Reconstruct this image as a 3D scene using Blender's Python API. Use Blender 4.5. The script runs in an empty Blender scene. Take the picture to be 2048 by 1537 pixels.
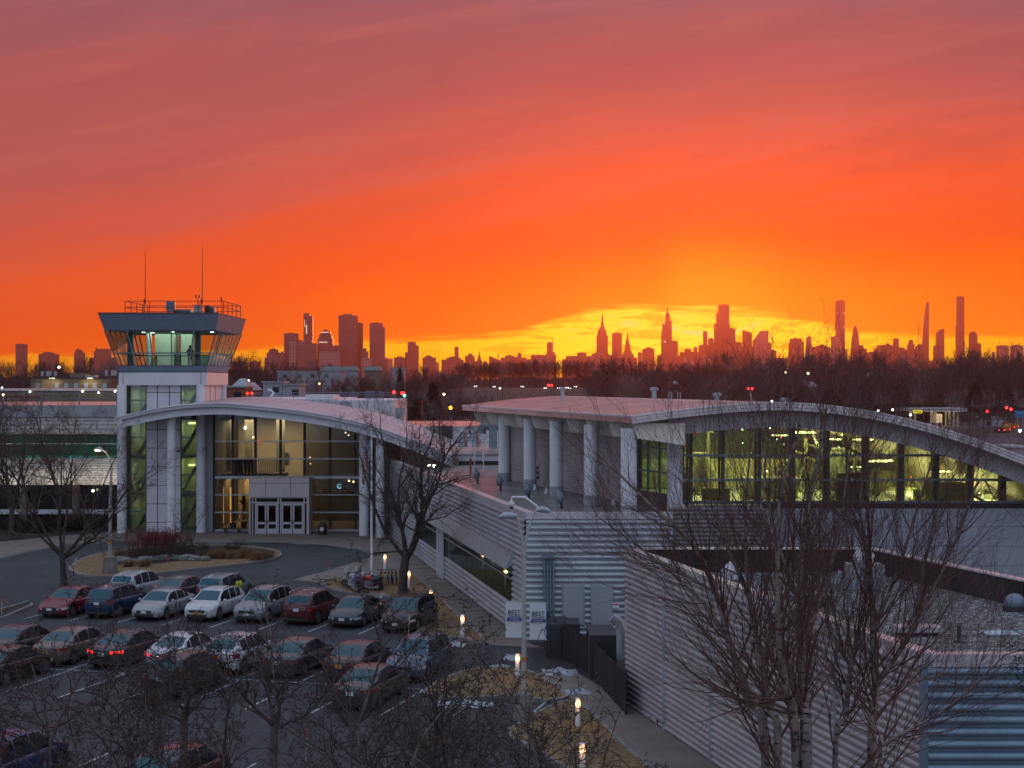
import bpy, math, random
import numpy as np
from mathutils import Vector, Matrix
rad = math.radians
sc = bpy.context.scene
COL = sc.collection
EYE = 13.0      # eye height above the car park, metres
FOC = 3100.0    # focal length expressed in photo pixels
HX, HY = 1024.0, 765.0

# ---------------------------------------------------------------- camera
cd = bpy.data.cameras.new('camera'); cam = bpy.data.objects.new('camera', cd); COL.objects.link(cam)
cam.location = (0, 0, EYE); cam.rotation_euler = (rad(90), 0, 0)
cd.sensor_width = 36; cd.lens = FOC * 36 / 2048; cd.shift_y = -3.5 / 2048
cd.clip_start = 0.5; cd.clip_end = 30000
sc.camera = cam
sc.view_settings.view_transform = 'Standard'; sc.view_settings.look = 'None'
sc.view_settings.exposure = 0; sc.view_settings.gamma = 1
sc.render.engine = 'CYCLES'
cy = sc.cycles
cy.max_bounces = 6; cy.diffuse_bounces = 2; cy.glossy_bounces = 3; cy.transmission_bounces = 4
cy.transparent_max_bounces = 12; cy.volume_bounces = 0
cy.use_denoising = True
cy.caustics_reflective = False; cy.caustics_refractive = False
cy.sample_clamp_indirect = 4

def lin(c):
    return tuple(((x / 255) / 12.92 if x / 255 <= .04045 else ((x / 255 + .055) / 1.055) ** 2.4) for x in c)

# ---------------------------------------------------------------- node helper
class NT:
    def __init__(s, tree): s.t = tree; s.n = tree.nodes; s.l = tree.links
    def put(s, sock, v):
        if isinstance(v, bpy.types.NodeSocket): s.l.new(v, sock)
        elif v is not None:
            if sock.type == 'RGBA' and not isinstance(v, float) and len(v) == 3: v = (*v, 1)
            sock.default_value = v
    def m(s, op, a, b=None, c=None, clamp=False):
        n = s.n.new('ShaderNodeMath'); n.operation = op; n.use_clamp = clamp
        for i, v in enumerate((a, b, c)):
            if v is not None: s.put(n.inputs[i], v)
        return n.outputs[0]
    def ss(s, x, a, b, smooth=True):          # smoothstep a..b -> 0..1
        n = s.n.new('ShaderNodeMapRange'); n.interpolation_type = 'SMOOTHSTEP' if smooth else 'LINEAR'
        s.put(n.inputs[0], x); s.put(n.inputs[1], a); s.put(n.inputs[2], b)
        return n.outputs[0]
    def mix(s, f, a, b, mode='MIX'):
        n = s.n.new('ShaderNodeMix'); n.data_type = 'RGBA'; n.blend_type = mode
        s.put(n.inputs[0], f); s.put(n.inputs[6], a); s.put(n.inputs[7], b)
        return n.outputs[2]
    def ramp(s, f, stops):
        n = s.n.new('ShaderNodeValToRGB'); e = n.color_ramp.elements
        while len(e) < len(stops): e.new(0.5)
        for i, (p, c) in enumerate(stops): e[i].position = p; e[i].color = (*c, 1)
        s.put(n.inputs[0], f); return n.outputs[0]
    def noise(s, vec, scale, detail=3, rough=.5, dist=0):
        n = s.n.new('ShaderNodeTexNoise'); s.put(n.inputs['Vector'], vec)
        n.inputs['Scale'].default_value = scale; n.inputs['Detail'].default_value = detail
        n.inputs['Roughness'].default_value = rough; n.inputs['Distortion'].default_value = dist
        return n.outputs[0]
    def vec(s, x, y, z):
        n = s.n.new('ShaderNodeCombineXYZ')
        for i, v in enumerate((x, y, z)): s.put(n.inputs[i], v)
        return n.outputs[0]

# ---------------------------------------------------------------- world: dusk sky after sundown
SUN_AZ = math.atan2(376, FOC)          # to the right of straight ahead
W = bpy.data.worlds.new('World'); sc.world = W; W.use_nodes = True
T = NT(W.node_tree); T.n.clear()
tc = T.n.new('ShaderNodeTexCoord'); sp = T.n.new('ShaderNodeSeparateXYZ'); T.l.new(tc.outputs['Generated'], sp.inputs[0])
dx, dy, dz = sp.outputs
yy = T.m('MAXIMUM', dy, .25)
A = T.m('MULTIPLY_ADD', T.m('DIVIDE', dx, yy), 3.1, 1.024)      # direction across the horizon
E = T.m('MULTIPLY_ADD', T.m('DIVIDE', dz, yy), -3.1, .765)      # .765 at the horizon, smaller higher up
wv = T.vec(A, T.m('MULTIPLY', E, 4.5), 0.0)
n1 = T.m('SUBTRACT', T.noise(T.vec(T.m('MULTIPLY_ADD', E, .9, A), T.m('MULTIPLY_ADD', A, .75, T.m('MULTIPLY', E, 5.0)), .3), 1.15, 5, .55, .6), .5)
n2 = T.m('SUBTRACT', T.noise(T.vec(A, T.m('MULTIPLY', E, 9.0), 4.0), 5.0, 5, .6, .8), .5)
du = T.m('DIVIDE', T.m('SUBTRACT', A, 1.42), .95); dv = T.m('DIVIDE', T.m('SUBTRACT', E, .68), .40)
r2 = T.m('ADD', T.m('MULTIPLY', du, du), T.m('MULTIPLY', dv, dv))
glow = T.m('EXPONENT', T.m('MULTIPLY', r2, -1.2))
Ee = T.m('ADD', T.m('ADD', T.m('MULTIPLY_ADD', T.m('SUBTRACT', A, 1.0), T.m('MULTIPLY', T.ss(E, -.05, .35), .10), E), T.m('MULTIPLY', glow, .11)), T.m('ADD', T.m('MULTIPLY', n1, .26), T.m('MULTIPLY', n2, .05)))
base = T.ramp(Ee, [(0.0, lin((150, 88, 97))), (.14, lin((172, 88, 92))), (.26, lin((192, 92, 88))), (.38, lin((220, 92, 76))),
                   (.48, lin((246, 90, 50))), (.58, lin((255, 88, 26))), (.68, lin((255, 104, 0))), (.78, lin((255, 124, 0))), (.90, lin((255, 146, 0)))])
hot = T.m('EXPONENT', T.m('MULTIPLY', T.m('ADD', T.m('POWER', T.m('ABSOLUTE', T.m('DIVIDE', T.m('SUBTRACT', A, 1.42), .30)), 2.0),
                                          T.m('POWER', T.m('ABSOLUTE', T.m('DIVIDE', T.m('SUBTRACT', E, .66), .12)), 2.0)), -1.0))
wp = T.noise(T.vec(T.m('MULTIPLY_ADD', E, 1.2, A), T.m('MULTIPLY_ADD', A, 1.1, T.m('MULTIPLY', E, 7.0)), 2.0), 1.9, 6, .6, .9)
hi_ = T.ss(E, .60, .30)
base = T.mix(T.m('MULTIPLY', T.m('MULTIPLY', T.ss(wp, .46, .74), hi_), .24), base, lin((214, 116, 108)))
base = T.mix(T.m('MULTIPLY', T.m('MULTIPLY', T.ss(wp, .50, .28), hi_), .22), base, lin((150, 66, 78)))
base = T.mix(T.m('MULTIPLY', hot, .8), base, lin((255, 158, 12)))
# one pale shaft of light standing over the place where the sun went down
shaft = T.m('MULTIPLY', T.m('MULTIPLY', T.ss(A, 1.29, 1.385), T.ss(A, 1.64, 1.42)), T.m('MULTIPLY', T.ss(E, .42, .60), T.ss(E, .66, .60)))
base = T.mix(T.m('MULTIPLY', shaft, .45), base, lin((255, 178, 30)))
# the clear yellow slot under the cloud deck
hump = T.m('MULTIPLY', T.ss(A, .98, 1.22), T.ss(A, 1.80, 1.46))
edge = T.m('ADD', T.m('MULTIPLY_ADD', hump, -.054, T.m('MULTIPLY_ADD', T.ss(A, 1.0, .3), .028, .668)), T.m('ADD', T.m('MULTIPLY', n2, .050), T.m('MULTIPLY', T.m('ABSOLUTE', T.m('SUBTRACT', A, 1.35)), .008)))
slot = T.ss(T.m('SUBTRACT', E, edge), -.006, .014)
far = T.m('MINIMUM', T.m('DIVIDE', T.m('ABSOLUTE', T.m('SUBTRACT', A, 1.36)), .95), 1.0)
ycol = T.ramp(far, [(0, lin((255, 222, 72))), (.28, lin((255, 208, 44))), (.55, lin((255, 172, 18))), (1, lin((255, 138, 6)))])
ycol = T.mix(1.0, ycol, (1.15, 1.45, 1.6), 'MULTIPLY')
ycol = T.mix(T.ss(E, .70, .765), ycol, lin((255, 160, 4)))
n3 = T.noise(T.vec(A, T.m('MULTIPLY', E, 5.0), 9.0), 11.0, 6, .62, .5)
streak = T.m('MULTIPLY', T.ss(n3, .50, .60), T.ss(far, .7, .3))
ycol = T.mix(T.m('MULTIPLY', streak, .6), ycol, lin((255, 165, 15)))
ycol = T.mix(T.m('MULTIPLY', T.m('MULTIPLY', T.ss(n3, .44, .36), T.m('EXPONENT', T.m('MULTIPLY', T.m('POWER', T.m('DIVIDE', far, .22), 2.0), -1.0))), T.m('MULTIPLY', T.ss(E, .62, .64), T.ss(E, .69, .66))), ycol, lin((255, 246, 176)))
front = T.mix(slot, base, ycol)
up = T.ss(dz, .20, .60)
front = T.mix(T.m('MULTIPLY', T.ss(E, .45, .72), .55), front, T.mix(1.0, front, (1.85, 2.25, 1.0), 'MULTIPLY'))
front = T.mix(up, front, (.41, .45, .58))
nb = T.noise(T.vec(dx, dy, T.m('MULTIPLY', dz, 3.0)), 2.0, 4, .5, .4)
back = T.mix(T.ss(nb, .35, .65), (.46, .60, .84), (.54, .62, .78))
fm = T.ss(dy, .25, .85)
back = T.mix(T.m('MULTIPLY', T.m('MULTIPLY', T.ss(dx, .25, .85), T.ss(dy, -.55, .1)), T.ss(dz, .45, .05)), back, (1.9, .50, .20))
col = T.mix(fm, back, front)
below = T.ss(dz, -.01, -.05)
col = T.mix(below, col, (.05, .04, .05))
sky = T.n.new('ShaderNodeTexSky'); sky.sky_type = 'NISHITA'; sky.sun_disc = False
sky.sun_elevation = rad(.8); sky.sun_rotation = SUN_AZ
bg1 = T.n.new('ShaderNodeBackground'); T.put(bg1.inputs[0], col); bg1.inputs[1].default_value = 1.0
bg2 = T.n.new('ShaderNodeBackground'); T.l.new(sky.outputs[0], bg2.inputs[0]); bg2.inputs[1].default_value = .004
ad = T.n.new('ShaderNodeAddShader'); T.l.new(bg1.outputs[0], ad.inputs[0]); T.l.new(bg2.outputs[0], ad.inputs[1])
wo = T.n.new('ShaderNodeOutputWorld'); T.l.new(ad.outputs[0], wo.inputs[0])
W.cycles.sampling_method = 'MANUAL'; W.cycles.sample_map_resolution = 1024

sl = bpy.data.lights.new('sun', 'SUN'); so = bpy.data.objects.new('sun', sl); COL.objects.link(so)
sl.energy = .5; sl.angle = rad(6); sl.color = (1, .24, .08)
_d = Vector((math.sin(SUN_AZ) * 1.0, math.cos(SUN_AZ), math.tan(rad(2.2))))
so.rotation_euler = _d.to_track_quat('Z', 'Y').to_euler()

# ---------------------------------------------------------------- materials
MATS = {}
def mat(name, col, rough=.65, metal=0, var=.12, scale=2.0, bump=0, bscale=20, streak=0, emit=None, es=1, spec=.5, coat=0, col2=None):
    if name in MATS: return MATS[name]
    m = bpy.data.materials.new(name); m.use_nodes = True; N = NT(m.node_tree)
    b = m.node_tree.nodes['Principled BSDF']
    tc = N.n.new('ShaderNodeTexCoord').outputs['Object']
    f = N.noise(tc, scale, 4, .6)
    c2 = col2 or tuple(x * (1 - 2 * var) for x in col)
    c = N.mix(N.ss(f, .35, .68), col, c2) if var else N.mix(0.0, col, col)
    if streak:
        mp = N.n.new('ShaderNodeMapping'); N.l.new(tc, mp.inputs[0]); mp.inputs['Scale'].default_value = (3, 3, .25)
        g = N.noise(mp.outputs[0], 1.3, 5, .65)
        c = N.mix(N.m('MULTIPLY', N.ss(g, .48, .75), streak), c, tuple(x * .45 for x in col))
    N.put(b.inputs['Base Color'], c)
    b.inputs['Metallic'].default_value = metal; b.inputs['Specular IOR Level'].default_value = spec
    b.inputs['Coat Weight'].default_value = coat; b.inputs['Coat Roughness'].default_value = .06
    N.put(b.inputs['Roughness'], N.m('MULTIPLY_ADD', f, rough * .3, rough * .85, clamp=True))
    if bump:
        bn = N.n.new('ShaderNodeBump'); bn.inputs['Strength'].default_value = bump; bn.inputs['Distance'].default_value = .05
        N.l.new(N.noise(tc, bscale, 4, .6), bn.inputs['Height']); N.l.new(bn.outputs[0], b.inputs['Normal'])
    if emit:
        N.put(b.inputs['Emission Color'], emit); b.inputs['Emission Strength'].default_value = es
    MATS[name] = m; return m
def glass(name, tint, refl=1.0, rough=.02):
    if name in MATS: return MATS[name]
    m = bpy.data.materials.new(name); m.use_nodes = True; N = NT(m.node_tree); N.n.clear()
    tr = N.n.new('ShaderNodeBsdfTransparent'); N.put(tr.inputs[0], tint)
    gl = N.n.new('ShaderNodeBsdfGlossy'); gl.inputs['Roughness'].default_value = rough; N.put(gl.inputs[0], (.85, 1, 1))
    fr = N.n.new('ShaderNodeFresnel'); fr.inputs[0].default_value = 1.6
    mx = N.n.new('ShaderNodeMixShader'); N.put(mx.inputs[0], N.m('MULTIPLY', fr.outputs[0], refl, clamp=True))
    N.l.new(tr.outputs[0], mx.inputs[1]); N.l.new(gl.outputs[0], mx.inputs[2])
    o = N.n.new('ShaderNodeOutputMaterial'); N.l.new(mx.outputs[0], o.inputs[0])
    MATS[name] = m; return m
def lamp(name, col, s): return mat(name, col, var=0, emit=col, es=s)

# ---------------------------------------------------------------- geometry helpers
def G(px, py, z=0.0):                       # a point of the level z seen in that direction
    D = FOC * (EYE - z) / (py - HY); return Vector(((px - HX) * D / FOC, D, z))
def P(px, py, D): return Vector(((px - HX) * D / FOC, D, EYE - (py - HY) * D / FOC))
def PX(px, D): return (px - HX) * D / FOC
def PZ(py, D): return EYE - (py - HY) * D / FOC
ORG = {}
class MB:
    def __init__(s): s.v = []; s.f = []; s.m = []; s.c = 0
    def add(s, vs, fs):
        n = len(s.v); s.v += [tuple(v) for v in vs]; s.f += [tuple(i + n for i in f) for f in fs]; s.m += [s.c] * len(fs); return s
    def box(s, x0, x1, y0, y1, z0, z1):
        return s.add([(x0,y0,z0),(x1,y0,z0),(x1,y1,z0),(x0,y1,z0),(x0,y0,z1),(x1,y0,z1),(x1,y1,z1),(x0,y1,z1)],
                     [(0,3,2,1),(4,5,6,7),(0,1,5,4),(1,2,6,5),(2,3,7,6),(3,0,4,7)])
    def hexa(s, lo, hi):                    # two quads joined
        return s.add(list(lo) + list(hi), [(0,3,2,1),(4,5,6,7),(0,1,5,4),(1,2,6,5),(2,3,7,6),(3,0,4,7)])
    def bar(s, a, b, w, z0, z1):            # upright slab along a line
        a = Vector((a[0], a[1])); b = Vector((b[0], b[1])); d = (b - a).normalized(); n = Vector((-d.y, d.x)) * w / 2
        q = [a - n, b - n, b + n, a + n]
        return s.prism([(p.x, p.y) for p in q], z0, z1)
    def prism(s, poly, z0, z1):
        n = len(poly)
        ar = sum(poly[i][0] * poly[(i + 1) % n][1] - poly[(i + 1) % n][0] * poly[i][1] for i in range(n))
        if ar < 0: poly = list(poly)[::-1]
        vs = [(p[0], p[1], z0) for p in poly] + [(p[0], p[1], z1) for p in poly]
        fs = [tuple(range(n - 1, -1, -1)), tuple(range(n, 2 * n))] + [(i, (i + 1) % n, n + (i + 1) % n, n + i) for i in range(n)]
        return s.add(vs, fs)
    def slabxz(s, poly, y0, y1):            # polygon in x,z pushed along y
        n = len(poly)
        vs = [(p[0], y0, p[1]) for p in poly] + [(p[0], y1, p[1]) for p in poly]
        return s.add(vs, [tuple(range(n)), tuple(range(2 * n - 1, n - 1, -1))] + [(i, n + i, n + (i + 1) % n, (i + 1) % n) for i in range(n)])
    def tube(s, pts, rs, n=8, cap=True):
        pts = [Vector(p) for p in pts]
        if not hasattr(rs, '__len__'): rs = [rs] * len(pts)
        ref = None; k0 = len(s.v)
        for i, p in enumerate(pts):
            d = (pts[min(i + 1, len(pts) - 1)] - pts[max(i - 1, 0)]).normalized()
            if ref is None: ref = Vector((1, 0, 0)) if abs(d.x) < .9 else Vector((0, 1, 0))
            u = (ref - d * ref.dot(d)).normalized(); w = d.cross(u); ref = u
            for j in range(n):
                a = 2 * math.pi * j / n; s.v.append(tuple(p + (u * math.cos(a) + w * math.sin(a)) * rs[i]))
        fs = []
        for i in range(len(pts) - 1):
            for j in range(n):
                a = k0 + i * n + j; b = k0 + i * n + (j + 1) % n; fs.append((a, b, b + n, a + n))
        if cap: fs += [tuple(k0 + j for j in range(n - 1, -1, -1)), tuple(k0 + (len(pts) - 1) * n + j for j in range(n))]
        s.f += fs; s.m += [s.c] * len(fs); return s
    def cyl(s, x, y, z0, z1, r, n=16, r2=None): return s.tube([(x, y, z0), (x, y, z1)], [r, r if r2 is None else r2], n)
    def ball(s, c, r, n=10, k=6, sq=(1, 1, 1)):
        vs = []; 
        for i in range(k + 1):
            t = math.pi * i / k
            for j in range(n):
                a = 2 * math.pi * j / n
                vs.append((c[0] + r * sq[0] * math.sin(t) * math.cos(a), c[1] + r * sq[1] * math.sin(t) * math.sin(a), c[2] + r * sq[2] * math.cos(t)))
        return s.add(vs, [(i * n + j, (i + 1) * n + j, (i + 1) * n + (j + 1) % n, i * n + (j + 1) % n) for i in range(k) for j in range(n)])
    def build(s, name, mats, parent=None, loc=None, smooth=False):
        org = ORG[parent.name] if parent else Vector(loc or (0, 0, 0))
        me = bpy.data.meshes.new(name)
        me.from_pydata([(v[0] - org[0], v[1] - org[1], v[2] - org[2]) for v in s.v], [], s.f)
        for m in (mats if isinstance(mats, (list, tuple)) else [mats]): me.materials.append(m)
        me.polygons.foreach_set('material_index', s.m)
        me.validate(); me.update()
        if smooth:
            me.polygons.foreach_set('use_smooth', [True] * len(me.polygons))
            try: me.set_sharp_from_angle(angle=rad(smooth if smooth > 1 else 40))
            except Exception: pass
        o = bpy.data.objects.new(name, me); COL.objects.link(o)
        if parent: o.parent = parent
        else: o.location = org
        ORG[o.name] = org
        return o
def tag(o, label=None, cat=None, group=None, kind=None):
    if label: o['label'] = label
    if cat: o['category'] = cat
    if group: o['group'] = group
    if kind: o['kind'] = kind
    return o
def thing(name, label, cat, loc=(0, 0, 0), group=None):
    o = bpy.data.objects.new(name, None); COL.objects.link(o); o.location = loc; o.empty_display_size = .2
    ORG[o.name] = Vector(loc); return tag(o, label, cat, group)
def copy_tree(o, parent=None):
    c = o.copy(); COL.objects.link(c); c.parent = parent
    for ch in o.children: copy_tree(ch, c)
    return c
def lerp(a, b, t): return a + (b - a) * t
def interp(tab, x):
    if x <= tab[0][0]: return tab[0][1]
    for (a, u), (b, v) in zip(tab, tab[1:]):
        if x <= b: return u + (v - u) * (x - a) / (b - a)
    return tab[-1][1]
def smooth_curve(tab, n):                  # resample control points with a Catmull-Rom spline
    pts = [Vector(t) for t in tab]; pts = [2 * pts[0] - pts[1]] + pts + [2 * pts[-1] - pts[-2]]; out = []
    m = len(pts) - 3
    for k in range(n + 1):
        t = k / n * m; i = min(int(t), m - 1); t -= i
        a, b, c, d = pts[i:i + 4]
        out.append(.5 * ((2 * b) + (c - a) * t + (2 * a - 5 * b + 4 * c - d) * t * t + (3 * b - a - 3 * c + d) * t ** 3))
    return out
def corrugated(mb, a, b, z0, z1, pitch=.3, depth=.07, side=1):
    a = Vector((a[0], a[1])); b = Vector((b[0], b[1])); d = (b - a).normalized(); n = Vector((d.y, -d.x)) * side
    k = max(1, round((z1 - z0) / pitch)); prof = []
    for i in range(k):
        z = z0 + (z1 - z0) * i / k; h = (z1 - z0) / k
        prof += [(z, 0), (z + h * .18, .0), (z + h * .30, depth), (z + h * .42, depth * 1.15), (z + h * .70, depth * 1.1), (z + h * .86, depth * .7), (z + h * .97, 0)]
    prof.append((z1, 0)); vs = []
    for z, o in prof:
        for p in (a, b): q = p + n * o; vs.append((q.x, q.y, z))
    fs = [(2 * i, 2 * i + 1, 2 * i + 3, 2 * i + 2) if side > 0 else (2 * i, 2 * i + 2, 2 * i + 3, 2 * i + 1) for i in range(len(prof) - 1)]
    mb.add(vs, fs)

M = dict(
    white=mat('white_panel', (.66, .63, .66), .45, var=.05, streak=.12, scale=.6),
    grey=mat('grey_panel', (.34, .35, .38), .4, var=.05, streak=.15, scale=.6),
    slate=mat('slate_metal', (.16, .20, .26), .35, var=.06, streak=.2, scale=.6),
    column=mat('painted_column', (.72, .72, .75), .4, var=.06, streak=.18, scale=1.2),
    corr=mat('ribbed_metal', (.46, .48, .52), .38, metal=.35, var=.12, streak=.25, scale=.5),
    corrwarm=mat('ribbed_metal_pale', (.62, .60, .60), .45, metal=.2, var=.12, streak=.25, scale=.5),
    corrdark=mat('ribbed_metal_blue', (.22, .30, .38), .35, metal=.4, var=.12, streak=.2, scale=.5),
    roof=mat('roof_membrane', (.82, .64, .60), .30, metal=.85, var=.14, scale=.35, bump=.12, bscale=.8, spec=.8),  # salmon tint put into the colour for the sunset sheen
    roofgrey=mat('roof_grey_metal', (.50, .47, .50), .42, metal=.15, var=.10, scale=.35, bump=.12, bscale=.8),
    coping=mat('coping_metal', (.62, .58, .60), .32, metal=.3, var=.06),
    conc=mat('concrete', (.30, .28, .26), .8, var=.12, scale=1.5, streak=.2),
    darkmet=mat('dark_metal', (.035, .035, .04), .5, var=.1),
    steel=mat('galvanised_steel', (.42, .45, .48), .35, metal=.6, var=.1),
    teal=mat('teal_mullion', (.05, .14, .14), .4, var=.1),
    black=mat('black_trim', (.02, .02, .022), .6, var=.1),
)
# ================================================================ ground
def smst(t): t = max(0, min(1, t)); return t * t * (3 - 2 * t)
def ground_z(x, y): return 9.0 * smst((y - 500) / 300)
xs = [-6000, -3000, -1500, -800, -400, -200, -100, -50, 0, 50, 100, 200, 400, 800, 1500, 3000, 6000]
ys = [-60, 0, 50, 100, 200, 300, 400, 450] + [500 + 25 * i for i in range(13)] + [900, 1200, 2000, 4000, 7000, 10500]
g = MB(); g.add([(x, y, ground_z(x, y) - .03) for y in ys for x in xs],
                [(j * len(xs) + i, j * len(xs) + i + 1, (j + 1) * len(xs) + i + 1, (j + 1) * len(xs) + i) for j in range(len(ys) - 1) for i in range(len(xs) - 1)])
tag(g.build('ground', mat('bare_ground', (.045, .038, .032), .9, var=.3, scale=.05, bump=.3, bscale=.5)), kind='structure')

def asphalt_mat(name, base, seed):
    m = mat(name, base, .75, var=.18, scale=.22, bump=.5, bscale=40)
    N = NT(m.node_tree); b = m.node_tree.nodes['Principled BSDF']
    src = b.inputs['Base Color'].links[0].from_socket
    tc = N.n.new('ShaderNodeTexCoord').outputs['Object']
    v = N.n.new('ShaderNodeTexVoronoi'); v.feature = 'DISTANCE_TO_EDGE'; v.inputs['Scale'].default_value = .14
    nn = N.n.new('ShaderNodeTexNoise'); N.l.new(tc, nn.inputs['Vector']); nn.inputs['Scale'].default_value = .8
    ad = N.n.new('ShaderNodeVectorMath'); ad.operation = 'ADD'; N.l.new(tc, ad.inputs[0]); N.l.new(nn.outputs['Color'], ad.inputs[1])
    N.l.new(ad.outputs[0], v.inputs['Vector'])
    c = N.mix(N.m('MULTIPLY', N.ss(v.outputs['Distance'], .022, .004), .75), src, (.016, .018, .02))
    c = N.mix(N.m('MULTIPLY', N.ss(N.noise(tc, 90, 2), .56, .68), .5), c, tuple(x * 2.0 for x in base))
    c = N.mix(N.m('MULTIPLY', N.ss(N.noise(tc, .6, 5, .7), .50, .62), .6), c, tuple(x * 1.35 for x in base))
    N.put(b.inputs['Base Color'], c); return m
ASPH = asphalt_mat('asphalt', (.034, .039, .046), 1)
def sheet(name, poly, z, m, kind='structure'):
    b = MB(); n = len(poly); ar = sum(poly[i][0] * poly[(i + 1) % n][1] - poly[(i + 1) % n][0] * poly[i][1] for i in range(n))
    if ar < 0: poly = poly[::-1]
    b.add([(p[0], p[1], z) for p in poly], [tuple(range(n))])
    return tag(b.build(name, m), kind=kind)
sheet('car_park', [(-75, 18), (12, 18), (3, 60), (2, 76), (-9, 128), (-36, 134), (-75, 134)], 0.0, ASPH)
def gp(*pts, z=0.0): return [tuple(G(x, y, z).xy) for x, y in pts]
def round_poly(pts, n): 
    q = [Vector((p[0], p[1])) for p in pts]; m = len(q); out = []
    for k in range(n * m):
        i = k // n; t = (k % n) / n; a, b, c, d = (q[(i + j - 1) % m] for j in range(4))
        v = .5 * ((2 * b) + (c - a) * t + (2 * a - 5 * b + 4 * c - d) * t * t + (3 * b - a - 3 * c + d) * t ** 3); out.append((v.x, v.y))
    return out
KERB = mat('kerb_concrete', (.24, .23, .22), .8, var=.15, scale=1.2)
GRASS = mat('winter_grass', (.27, .175, .078), .95, var=.25, scale=5, bump=.8, bscale=25, col2=(.10, .066, .034))
PATH = mat('path_concrete', (.20, .17, .145), .85, var=.12, scale=.7)
MULCH = mat('mulch', (.040, .026, .020), .95, var=.3, scale=3, bump=.6, bscale=30)
def kerbed(poly, h, surf_name, surf_mat, w=.16):
    q = [Vector(p) for p in poly]; m = len(q)
    if sum(q[i].x * q[(i + 1) % m].y - q[(i + 1) % m].x * q[i].y for i in range(m)) < 0: q.reverse()
    inn = []
    for i in range(m):
        d = (q[(i + 1) % m] - q[i - 1]).normalized(); inn.append(q[i] + Vector((-d.y, d.x)) * w)
    b = MB(); vs = []
    for a, c in zip(q, inn): vs += [(a.x, a.y, 0), (a.x, a.y, h), (c.x, c.y, h), (c.x, c.y, 0)]
    fs = []
    for i in range(m):
        j = (i + 1) % m
        for k in range(3): fs.append((4 * i + k, 4 * j + k, 4 * j + k + 1, 4 * i + k + 1))
    b.add(vs, fs); tag(b.build('kerb', KERB), kind='structure')
    return sheet(surf_name, [(c.x, c.y) for c in inn], h - .02, surf_mat), inn

# planted island in front of the entrance
isl = round_poly(gp((140, 1136), (190, 1112), (300, 1097), (440, 1092), (545, 1102), (560, 1116), (500, 1129), (400, 1140), (280, 1153), (190, 1156), (148, 1148)), 5)
kerbed(isl, .15, 'island_lawn', GRASS)
bed = round_poly(gp((225, 1128), (245, 1106), (320, 1098), (440, 1096), (535, 1104), (543, 1113), (470, 1121), (380, 1123), (300, 1133), (240, 1134)), 4)
sheet('island_bed', bed, .16, MULCH)
# apron in front of the doors, left walk, long walk along the ribbed wall
sheet('entrance_apron', gp((228, 1086), (345, 1088), (470, 1087), (600, 1089), (700, 1098), (745, 1108), (830, 1103), (785, 1075), (752, 1065), (225, 1062)), .10, PATH)
kb = MB(); pts = smooth_curve([(*G(*p).xy, 0) for p in ((-60, 1128), (0, 1120), (60, 1106), (130, 1093), (228, 1086), (345, 1088), (470, 1087), (600, 1089), (700, 1098), (745, 1108))], 40)
for a, b_ in zip(pts, pts[1:]): kb.bar(a, b_, .18, 0, .125)
tag(kb.build('kerb', KERB), kind='structure')
sheet('left_walk', gp((-60, 1126), (0, 1118), (60, 1104), (130, 1091), (228, 1084), (225, 1066), (100, 1076), (-60, 1092)), .10, PATH)
sheet('left_planting_bed', gp((-80, 1092), (100, 1076), (225, 1066), (228, 1052), (-80, 1052)), .12, MULCH)
sheet('drive_crossing', gp((585, 1160), (650, 1143), (735, 1117), (800, 1100), (835, 1103), (835, 1135), (800, 1143), (700, 1152), (640, 1166)), .006, PATH)
wallp = lambda D: (.7 - .205 * (D - 77.5) - .02, D)
verge = gp((640, 1168), (700, 1154), (800, 1145), (826, 1148), (880, 1198), (930, 1246), (978, 1292), (905, 1276), (822, 1278), (858, 1240), (812, 1200), (700, 1190))
kerbed(round_poly(verge, 2), .14, 'verge_lawn', GRASS)
PW = gp((786, 1100), (826, 1148), (880, 1198), (930, 1246), (978, 1291), (1090, 1298)) + [wallp(77.6), wallp(90), wallp(105), wallp(119)]
sheet('long_walk', PW, .02, PATH)
jn = MB()
for k in range(24):
    a = G(lerp(800, 978, k / 24), lerp(1118, 1288, k / 24)); D2 = a.y + .5; jn.bar(a, (wallp(D2)[0] - .1, D2), .05, .021, .026)
tag(jn.build('walk_joints', MULCH), kind='structure')
lawn2 = gp((842, 1392), (900, 1356), (960, 1340), (1048, 1342), (1100, 1368), (1138, 1398), (1092, 1406), (1010, 1398), (930, 1402))
kerbed(round_poly(lawn2, 2), .14, 'lamp_lawn', GRASS)
sheet('lower_walk', gp((1072, 1344), (1138, 1398), (1190, 1430), (1260, 1500), (1420, 1640), (1700, 1800), (1560, 1600), (1400, 1490), (1290, 1420), (1150, 1345)), .02, PATH)
lawn3 = gp((1012, 1466), (1110, 1412), (1150, 1408), (1188, 1432), (1262, 1505), (1420, 1660), (1330, 1800), (1180, 1620), (1130, 1545), (1040, 1490))
kerbed(round_poly(lawn3, 2), .14, 'lower_lawn', GRASS)
kerbed(gp((-60, 1236), (0, 1222), (58, 1206), (66, 1214), (10, 1238), (-60, 1254)), .14, 'kerb_island', MULCH)
sheet('service_yard', gp((1060, 1300), (1100, 1300), (1180, 1330), (1252, 1420), (1200, 1415), (1140, 1350), (1075, 1345)), .006, mat('yard_asphalt', (.025, .025, .028), .8))
SNOW = mat('old_snow', (.40, .45, .50), .6, var=.2, scale=6, bump=.6, bscale=12)
rs = random.Random(4)
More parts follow.
